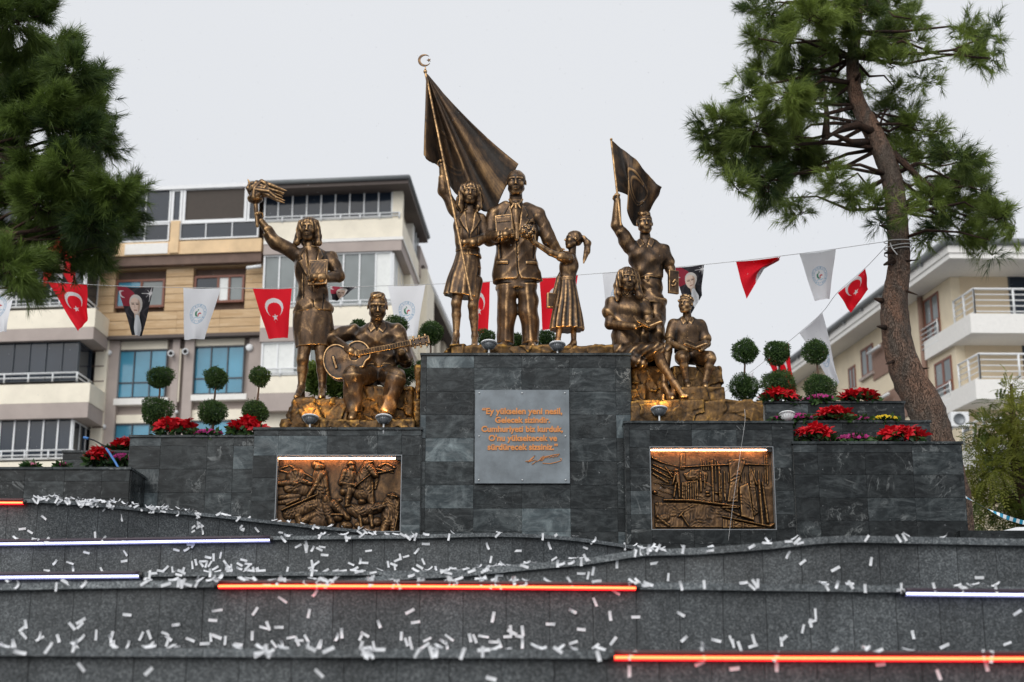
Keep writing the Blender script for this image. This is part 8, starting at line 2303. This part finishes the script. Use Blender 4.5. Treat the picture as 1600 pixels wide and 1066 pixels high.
pennant([(395, 451), (456, 451), (449, 528), (419, 529)], D1, red_print, 'red crescent and star pennant hanging left of the torch bearer', GP, .02, None, 5)
pennant([(516, 447), (560, 448), (540, 462), (519, 470)], D1, lambda s, t: portrait_print(s, .1 + t * .5), 'crumpled dark pennant between the torch bearer and the guitarist', GP, .05, None, 6)
pennant([(606, 447), (664.5, 445.5), (651, 526), (622, 525)], D1, white_print, 'white emblem pennant behind the guitarist head', GP, .02, None, 7)
pennant([(727, 441), (765.5, 440.5), (763, 521), (738, 519)], D1, red_print, 'red pennant between the flag woman and the suited man', GP, .02, None, 8)
pennant([(843, 435), (903, 430), (892, 508), (848, 516)], D1, red_print, 'red crescent pennant between the suited man and the girl', GP, .02, None, 9)
pennant([(941, 427), (995, 421), (985, 498), (950, 500)], D1, white_print, 'white pennant mostly hidden behind the reading woman', GP, .02, None, 10)
pennant([(1051, 418.5), (1100, 413.5), (1096, 462), (1078, 493)], D1, portrait_print, 'dark portrait pennant beside the book of the young man', GP, .03, None, 11)
def crump(p, s, t):
    p[..., 2] += .35 * np.clip(t - .45, 0, 1) * (1 - np.abs(s - .55) * 1.5); p[..., 1] += .12 * np.sin(t * 9) * s
    return p
pennant([(1150, 409), (1216, 402), (1219, 409), (1166, 470)], D1, lambda s, t: red_print(s, t * .25 + .02), 'folded red pennant against the sky left of the pine', GP, .04, crump, 12)
pennant([(1249, 397), (1306, 389.5), (1296, 467), (1273, 470)], D1, white_print, 'white emblem pennant against the sky beside the pine', GP, .02, None, 13)
pennant([(1309, 458), (1352, 420), (1357, 452), (1330, 489)], 20.9, lambda s, t: red_print(s, .25 + t * .6), 'small twisted red pennant hanging on the slanting string', GP, .05, None, 14)
pennant([(1249, 521), (1285, 489), (1311, 598), (1303, 604)], 22.2, white_print, 'long slack white pennant behind the right topiaries', GP, .05, None, 15)
pennant([(1199, 562), (1232, 536), (1242, 629), (1233, 632)], 22.4, lambda s, t: red_print(s, t * .8 + .1), 'slack red pennant behind the second right topiary', GP, .06, None, 16)
pennant([(1150, 600), (1178, 580), (1168, 624), (1160, 626)], 22.6, white_print, 'lowest white pennant scrap behind the first right topiary', GP, .03, None, 17)
pennant([(77, 364), (119, 364), (118, 447), (66, 451)], 30.0, banner_print, 'tall red portrait banner half hidden by the dark pine', None, .05, None, 18)

def catenary(pts, r, label, seed=0):
    W_ = [P(*p) for p in pts]; out = []
    n = len(W_)
    for i in range(n - 1):
        p0, p1, p2, p3 = W_[max(i - 1, 0)], W_[i], W_[i + 1], W_[min(i + 2, n - 1)]
        for k in range(6):
            t = k / 6; out.append(0.5 * ((2 * p1) + (p2 - p0) * t + (2 * p0 - 5 * p1 + 4 * p2 - p3) * t * t + (3 * p1 - p0 - 3 * p2 + p3) * t ** 3))
    out.append(W_[-1]); m = MB(); m.tube(out, r, 5); o = m.build('pennant_string', M['string'], smooth=True); tag(o, label, 'string')
catenary([(-220, 420, D1), (-30, 436, D1), (75, 440.5, D1), (183, 447, D1), (340, 450, D1), (455, 450.5, D1), (606, 446.5, D1), (765, 440, D1), (940, 427, D1), (1051, 418, D1), (1150, 408.5, D1), (1250, 396.5, D1), (1306, 389, D1), (1388, 377, 20.6)], .0045, 'long pennant string crossing behind the statues to the pine')
catenary([(1386, 383, 20.3), (1352, 419, 20.7), (1309, 457, 21.1), (1285, 488, 22.0), (1249, 520, 22.2), (1199, 561, 22.4), (1150, 599, 22.6), (1120, 622, 22.7)], .0045, 'slanting pennant string from the pine down to the planters')
m = MB(); c0 = P(1403, 381, 20.3)
for k, (v, rr) in enumerate(((378, 22), (386, 21.5), (394, 21.5))):
    cc = P(1403.5, v, 20.3); ring = [cc + Vector((math.cos(a) * rr * px(20.3), math.sin(a) * rr * px(20.3), .03 * math.sin(a * 1 + k))) for a in np.linspace(0, 6.28, 20)]; m.tube(ring, .007, 5, False)
m.tube([P(1391, 380, 19.85), P(1394, 388, 19.82), P(1402, 398, 19.8)], .009, 5)
o = m.build('tied_string', M['string'], smooth=True); tag(o, 'white string wound round the pine trunk', 'string')

# ------------------------------------------------------------------ barrier tape, car
tp = thing('barrier_tape', P(1506, 776, 18.2), 'blue and white striped barrier tape at the right edge', 'barrier tape')
A0, A1 = P(1506, 775, 18.2), P(1660, 824, 17.4); nst = 30
for col in (0, 1):
    m = MB()
    for k in range(nst):
        if k % 2 != col: continue
        m = MB()
        def q(f, e):
            c = A0.lerp(A1, f) - Vector((0, 0, .10 * math.sin(math.pi * f))); an = .5 + .9 * math.sin(f * 9); return c + Vector((0, math.sin(an), math.cos(an))) * (.026 * e)
        f0, f1 = k / nst, (k + 1) / nst; sk = .008
        for j in range(3):
            g0, g1 = f0 + (f1 - f0) * j / 3, f0 + (f1 - f0) * (j + 1) / 3; th = Vector((0, .0012, 0)); m.hexa([q(g0, -1), q(g1, -1), q(g1, -1) + th, q(g0, -1) + th, q(g0 + sk, 1), q(g1 + sk, 1), q(g1 + sk, 1) + th, q(g0 + sk, 1) + th])
        m.build('white_stripe' if col == 0 else 'blue_stripe', M['tape_white' if col == 0 else 'tape_blue'], tp)

def car():
    D = 23.5; rz = P(1580, 819.5, D).z; x0 = P(1533, 830, D).x - 1.35; W_ = 1.75; ground = UP_Z; Hh = rz - ground
    root = thing('parked_car', (x0 + 2.1, D + W_ / 2, ground), 'white car parked behind the right parapet under the street tree', 'car')
    prof = [(0, .28), (.02, .55), (.12, .72), (.9, .84), (1.55, Hh - .12), (1.95, Hh - .02), (2.7, Hh), (3.4, Hh - .06), (4.05, .92), (4.2, .8), (4.22, .3)]
    def shell(y0, y1, inset):
        m = MB(); secs = []
        for f, sc in ((0, .90), (.06, .985), (.5, 1.0), (.94, .985), (1, .90)):
            yy = y0 + (y1 - y0) * f; secs.append([(x0 + x, yy, ground + .28 + (z - .28) * (sc if z > .9 else (sc * .3 + .7))) for x, z in prof])
        i0 = 0; n = len(prof)
        for s_ in secs: m.v += s_
        for a in range(len(secs) - 1):
            for k in range(n): m.f.append((a * n + k, a * n + (k + 1) % n, (a + 1) * n + (k + 1) % n, (a + 1) * n + k))
        m.f.append(tuple(range(n - 1, -1, -1))); m.f.append(tuple(range((len(secs) - 1) * n, len(secs) * n))); return m
    shell(D, D + W_, 0).build('body', M['car_white'], root)
    for yy, sg in ((D - .012, 1), (D + W_ - .008, 1)):
        for pts in ([(1.15, .92), (1.68, Hh - .2), (2.35, Hh - .12), (2.35, .92)], [(2.42, .92), (2.42, Hh - .12), (3.2, Hh - .2), (3.6, .92)]):
            m = MB(); m.prism([(x0 + x, yy + (.085 * (z - .9) if yy < D + .5 else -.085 * (z - .9)), ground + z) for x, z in pts], (0, .02, 0)); m.build('side_window', M['car_glass'], root)
    for cx in (.85, 3.35):
        for yy in (D + .02, D + W_ - .22):
            m = MB(); m.lathe((x0 + cx, yy, ground + .31), [(.20, 0), (.30, .01), (.31, .05), (.31, .17), (.30, .2), (.2, .2)], 20, (0, 1, 0)); wh = m.build('wheel', M['black'], root, smooth=True)
            m = MB(); m.lathe((x0 + cx, yy - .006, ground + .31), [(.19, 0), (.05, .02), (.05, .03)], 14, (0, 1, 0)); m.build('rim', M['steel'], wh)
    m = MB(); m.box(x0 - .01, x0 + .06, D + .15, D + .5, ground + .58, ground + .70); m.build('headlight', M['lamp_white'], root); m = MB(); m.box(x0 - .01, x0 + .06, D + W_ - .5, D + W_ - .15, ground + .58, ground + .70); m.build('headlight', M['lamp_white'], root)
car()

# ================================================================== confetti
rc = random.Random(21)
ORDER = (5, 4, 3, 2.5, 2, 1)
EC = {}
for k in ORDER:
    pts, T, V_, D_ = resample(k, n=500); EC[k] = (T, V_, D_)
def tier_at(u, v):
    for k in ORDER:
        T, V_, D_ = EC[k]
        if T[0] <= u <= T[-1]:
            ve = float(np.interp(u, T, V_))
            if v > ve: return k, ve, float(np.interp(u, T, D_))
    return None
spots = []      # (u, v, kind)
def scatter(n, u0, u1, v0, v1, bias=1.0):
    for _ in range(n):
        f = rc.random() ** bias; spots.append((rc.uniform(u0, u1), v1 - (v1 - v0) * f, 'flat'))
def cluster(n, u, v, su, sv):
    for _ in range(n): spots.append((rc.gauss(u, su), rc.gauss(v, sv), 'flat'))
scatter(24, 0, 540, 955, 1008, 2.4); scatter(14, 540, 800, 955, 1010, 2.4); scatter(8, 800, 960, 950, 1010, 2.2); scatter(13, 960, 1600, 945, 1010, 2.0); scatter(6, 0, 1600, 922, 955)
for u in (62, 165, 240, 345, 430, 482, 555, 655, 735, 815, 1155, 1240): cluster(4 if u < 900 else 3, u, 996, 22, 9)
scatter(14, 0, 1600, 1026, 1064)
scatter(16, 0, 420, 860, 893, 2.4); scatter(16, 280, 700, 856, 892, 2.2); scatter(10, 640, 1000, 846, 885); scatter(6, 20, 280, 796, 838); scatter(8, 430, 620, 818, 836)
for u, v in ((295, 862), (325, 872), (318, 884), (350, 888), (385, 886), (300, 822), (312, 828), (385, 826), (480, 858), (505, 864), (498, 880), (560, 886), (610, 884)): cluster(4, u, v, 9, 5)
scatter(7, 720, 1010, 880, 905); scatter(7, 1010, 1600, 866, 908)
lips = [(1, 20, 110, 40), (1, 110, 285, 30), (1, 285, 620, 22), (2, 430, 640, 12), (2, 640, 1000, 12), (4, 215, 560, 30), (4, 560, 1000, 24), (3, 610, 1080, 34), (3, 1080, 1600, 10), (4, 1000, 1420, 13), (4, 1420, 1600, 6), (4, 0, 215, 5), (5, 0, 560, 15), (5, 560, 960, 14), (5, 960, 1600, 8), (2.5, 230, 600, 14), (2, 0, 420, 6)]
for k, u0, u1, n in lips:
    for _ in range(n):
        u = rc.uniform(u0, u1)
        if k == 1 and u < 285: u = rc.choice([rc.gauss(72, 14), rc.gauss(125, 14), rc.gauss(160, 16), rc.gauss(215, 20), rc.gauss(265, 18)])
        T, V_, D_ = EC[k]; spots.append((u, float(np.interp(u, T, V_)), ('lip', k)))
def strip_mesh(seed):
    r = random.Random(seed); m = MB(); L, W_ = r.uniform(.060, .080), r.uniform(.018, .024); n = 5; cur = r.choice([r.uniform(-.006, .006), r.uniform(.010, .028)]); tw = r.uniform(-.3, .3); a = []
    for i in range(n + 1):
        f = i / n - .5; y = -.002 - abs(cur) * (4 * f * f) - .001
        a.append((Vector((f * L, y - tw * f * .02, W_ / 2)), Vector((f * L, y + tw * f * .02, -W_ / 2))))
    for i in range(n):
        (p, q_), (p2, q2) = a[i], a[i + 1]; th = Vector((0, .0008, 0)); m.hexa([q_, q2, q2 + th, q_ + th, p, p2, p2 + th, p + th])
    return m.mesh('confetti_strip', M['paper'])
STRIPS = [strip_mesh(k) for k in range(16)]
items = []
for u, v, kind in spots:
    if kind == 'flat':
        h = tier_at(u, v)
        if h is None: continue
        k, ve, d = h
        s = px(d)
        if v < ve + LIP[k] / s + 4: continue
        rot = rc.choice([rc.uniform(-3.1, 3.1), rc.gauss(0, .35), rc.gauss(1.5, .3)])
        items.append((d, P(u, v, d + .0575), (rc.uniform(-.12, .12), rot, rc.uniform(-.15, .15)), k, 'flat'))
    else:
        k = kind[1]; T, V_, D_ = EC[k]; d = float(np.interp(u, T, D_)); p = P(u, v, d)
        for j in range(2 if rc.random() < .45 else 1):
            mode = rc.random()
            if mode < .5: q = p + Vector((rc.uniform(-.03, .03), -.004 - .003 * j, rc.uniform(-.035, .005))); e = (rc.uniform(-.25, .25), rc.uniform(-1.7, 1.7), rc.uniform(-.3, .3))
            else: q = p + Vector((rc.uniform(-.04, .04), rc.uniform(-.005, .04), .004 + .008 * j + rc.random() * (.035 if k == 1 and u < 285 else .006))); e = (rc.uniform(-1.5, -.5), rc.uniform(-.6, .6), rc.uniform(-1, 1))
            items.append((d, q, e, k, 'lip'))
items.sort(key=lambda x: x[0])
WHERE = {5: 'the lowest granite step', 4: 'the second lowest granite step', 3: 'the granite step rising rightwards', 2.5: 'the thin granite step', 2: 'the upper granite step', 1: 'the topmost granite step'}
rest = []
for i, (d, p, e, k, kd) in enumerate(items):
    if i < 296:
        o = link('confetti_strip', STRIPS[i % 16], None, p); o.rotation_euler = e
        if kd == 'lip': tag(o, 'white paper strip hanging over the edge of ' + WHERE[k], 'confetti', 'confetti over the edge of ' + WHERE[k])
        else: tag(o, 'white paper strip stuck flat below the edge of ' + WHERE[k], 'confetti', 'confetti stuck to ' + WHERE[k])
    else: rest.append((i % 16, p, e))
from mathutils import Euler
Vs, Fs = [], []
for k, p, e in rest:
    me = STRIPS[k]; mt = Euler(e).to_matrix(); n0 = len(Vs)
    Vs += [tuple(mt @ v.co + p) for v in me.vertices]; Fs += [tuple(n0 + x for x in f.vertices) for f in me.polygons]
me = bpy.data.meshes.new('confetti_litter'); me.from_pydata(Vs, [], Fs); me.materials.append(M['paper'])
o = link('confetti_litter', me); tag(o, kind='stuff')

# ------------------------------------------------------------------ drizzle in the air
t = NT('water_drop'); t.set(color=(.9, .92, .95), rough=.1, trans=.5); M['drop'] = t.m
r = np.random.default_rng(9); V = []; Fc = []
for k in range(1500):
    d = r.uniform(11, 24); c = np.array(P(r.uniform(-60, 1660), r.uniform(-30, 900), d)); w = r.uniform(.0016, .0030); h = w * r.uniform(1.2, 2.4); i = len(V); dx = r.uniform(-.3, .3) * h
    V += [c + [dx, 0, h], c + [w, 0, 0], c + [0, w, 0], c + [-w, 0, 0], c + [0, -w, 0], c + [-dx, 0, -h]]
    Fc += [(i, i + 1, i + 2), (i, i + 2, i + 3), (i, i + 3, i + 4), (i, i + 4, i + 1), (i + 5, i + 2, i + 1), (i + 5, i + 3, i + 2), (i + 5, i + 4, i + 3), (i + 5, i + 1, i + 4)]
o = link('rain', np_mesh('rain', V, Fc, M['drop'], True)); tag(o, kind='stuff')
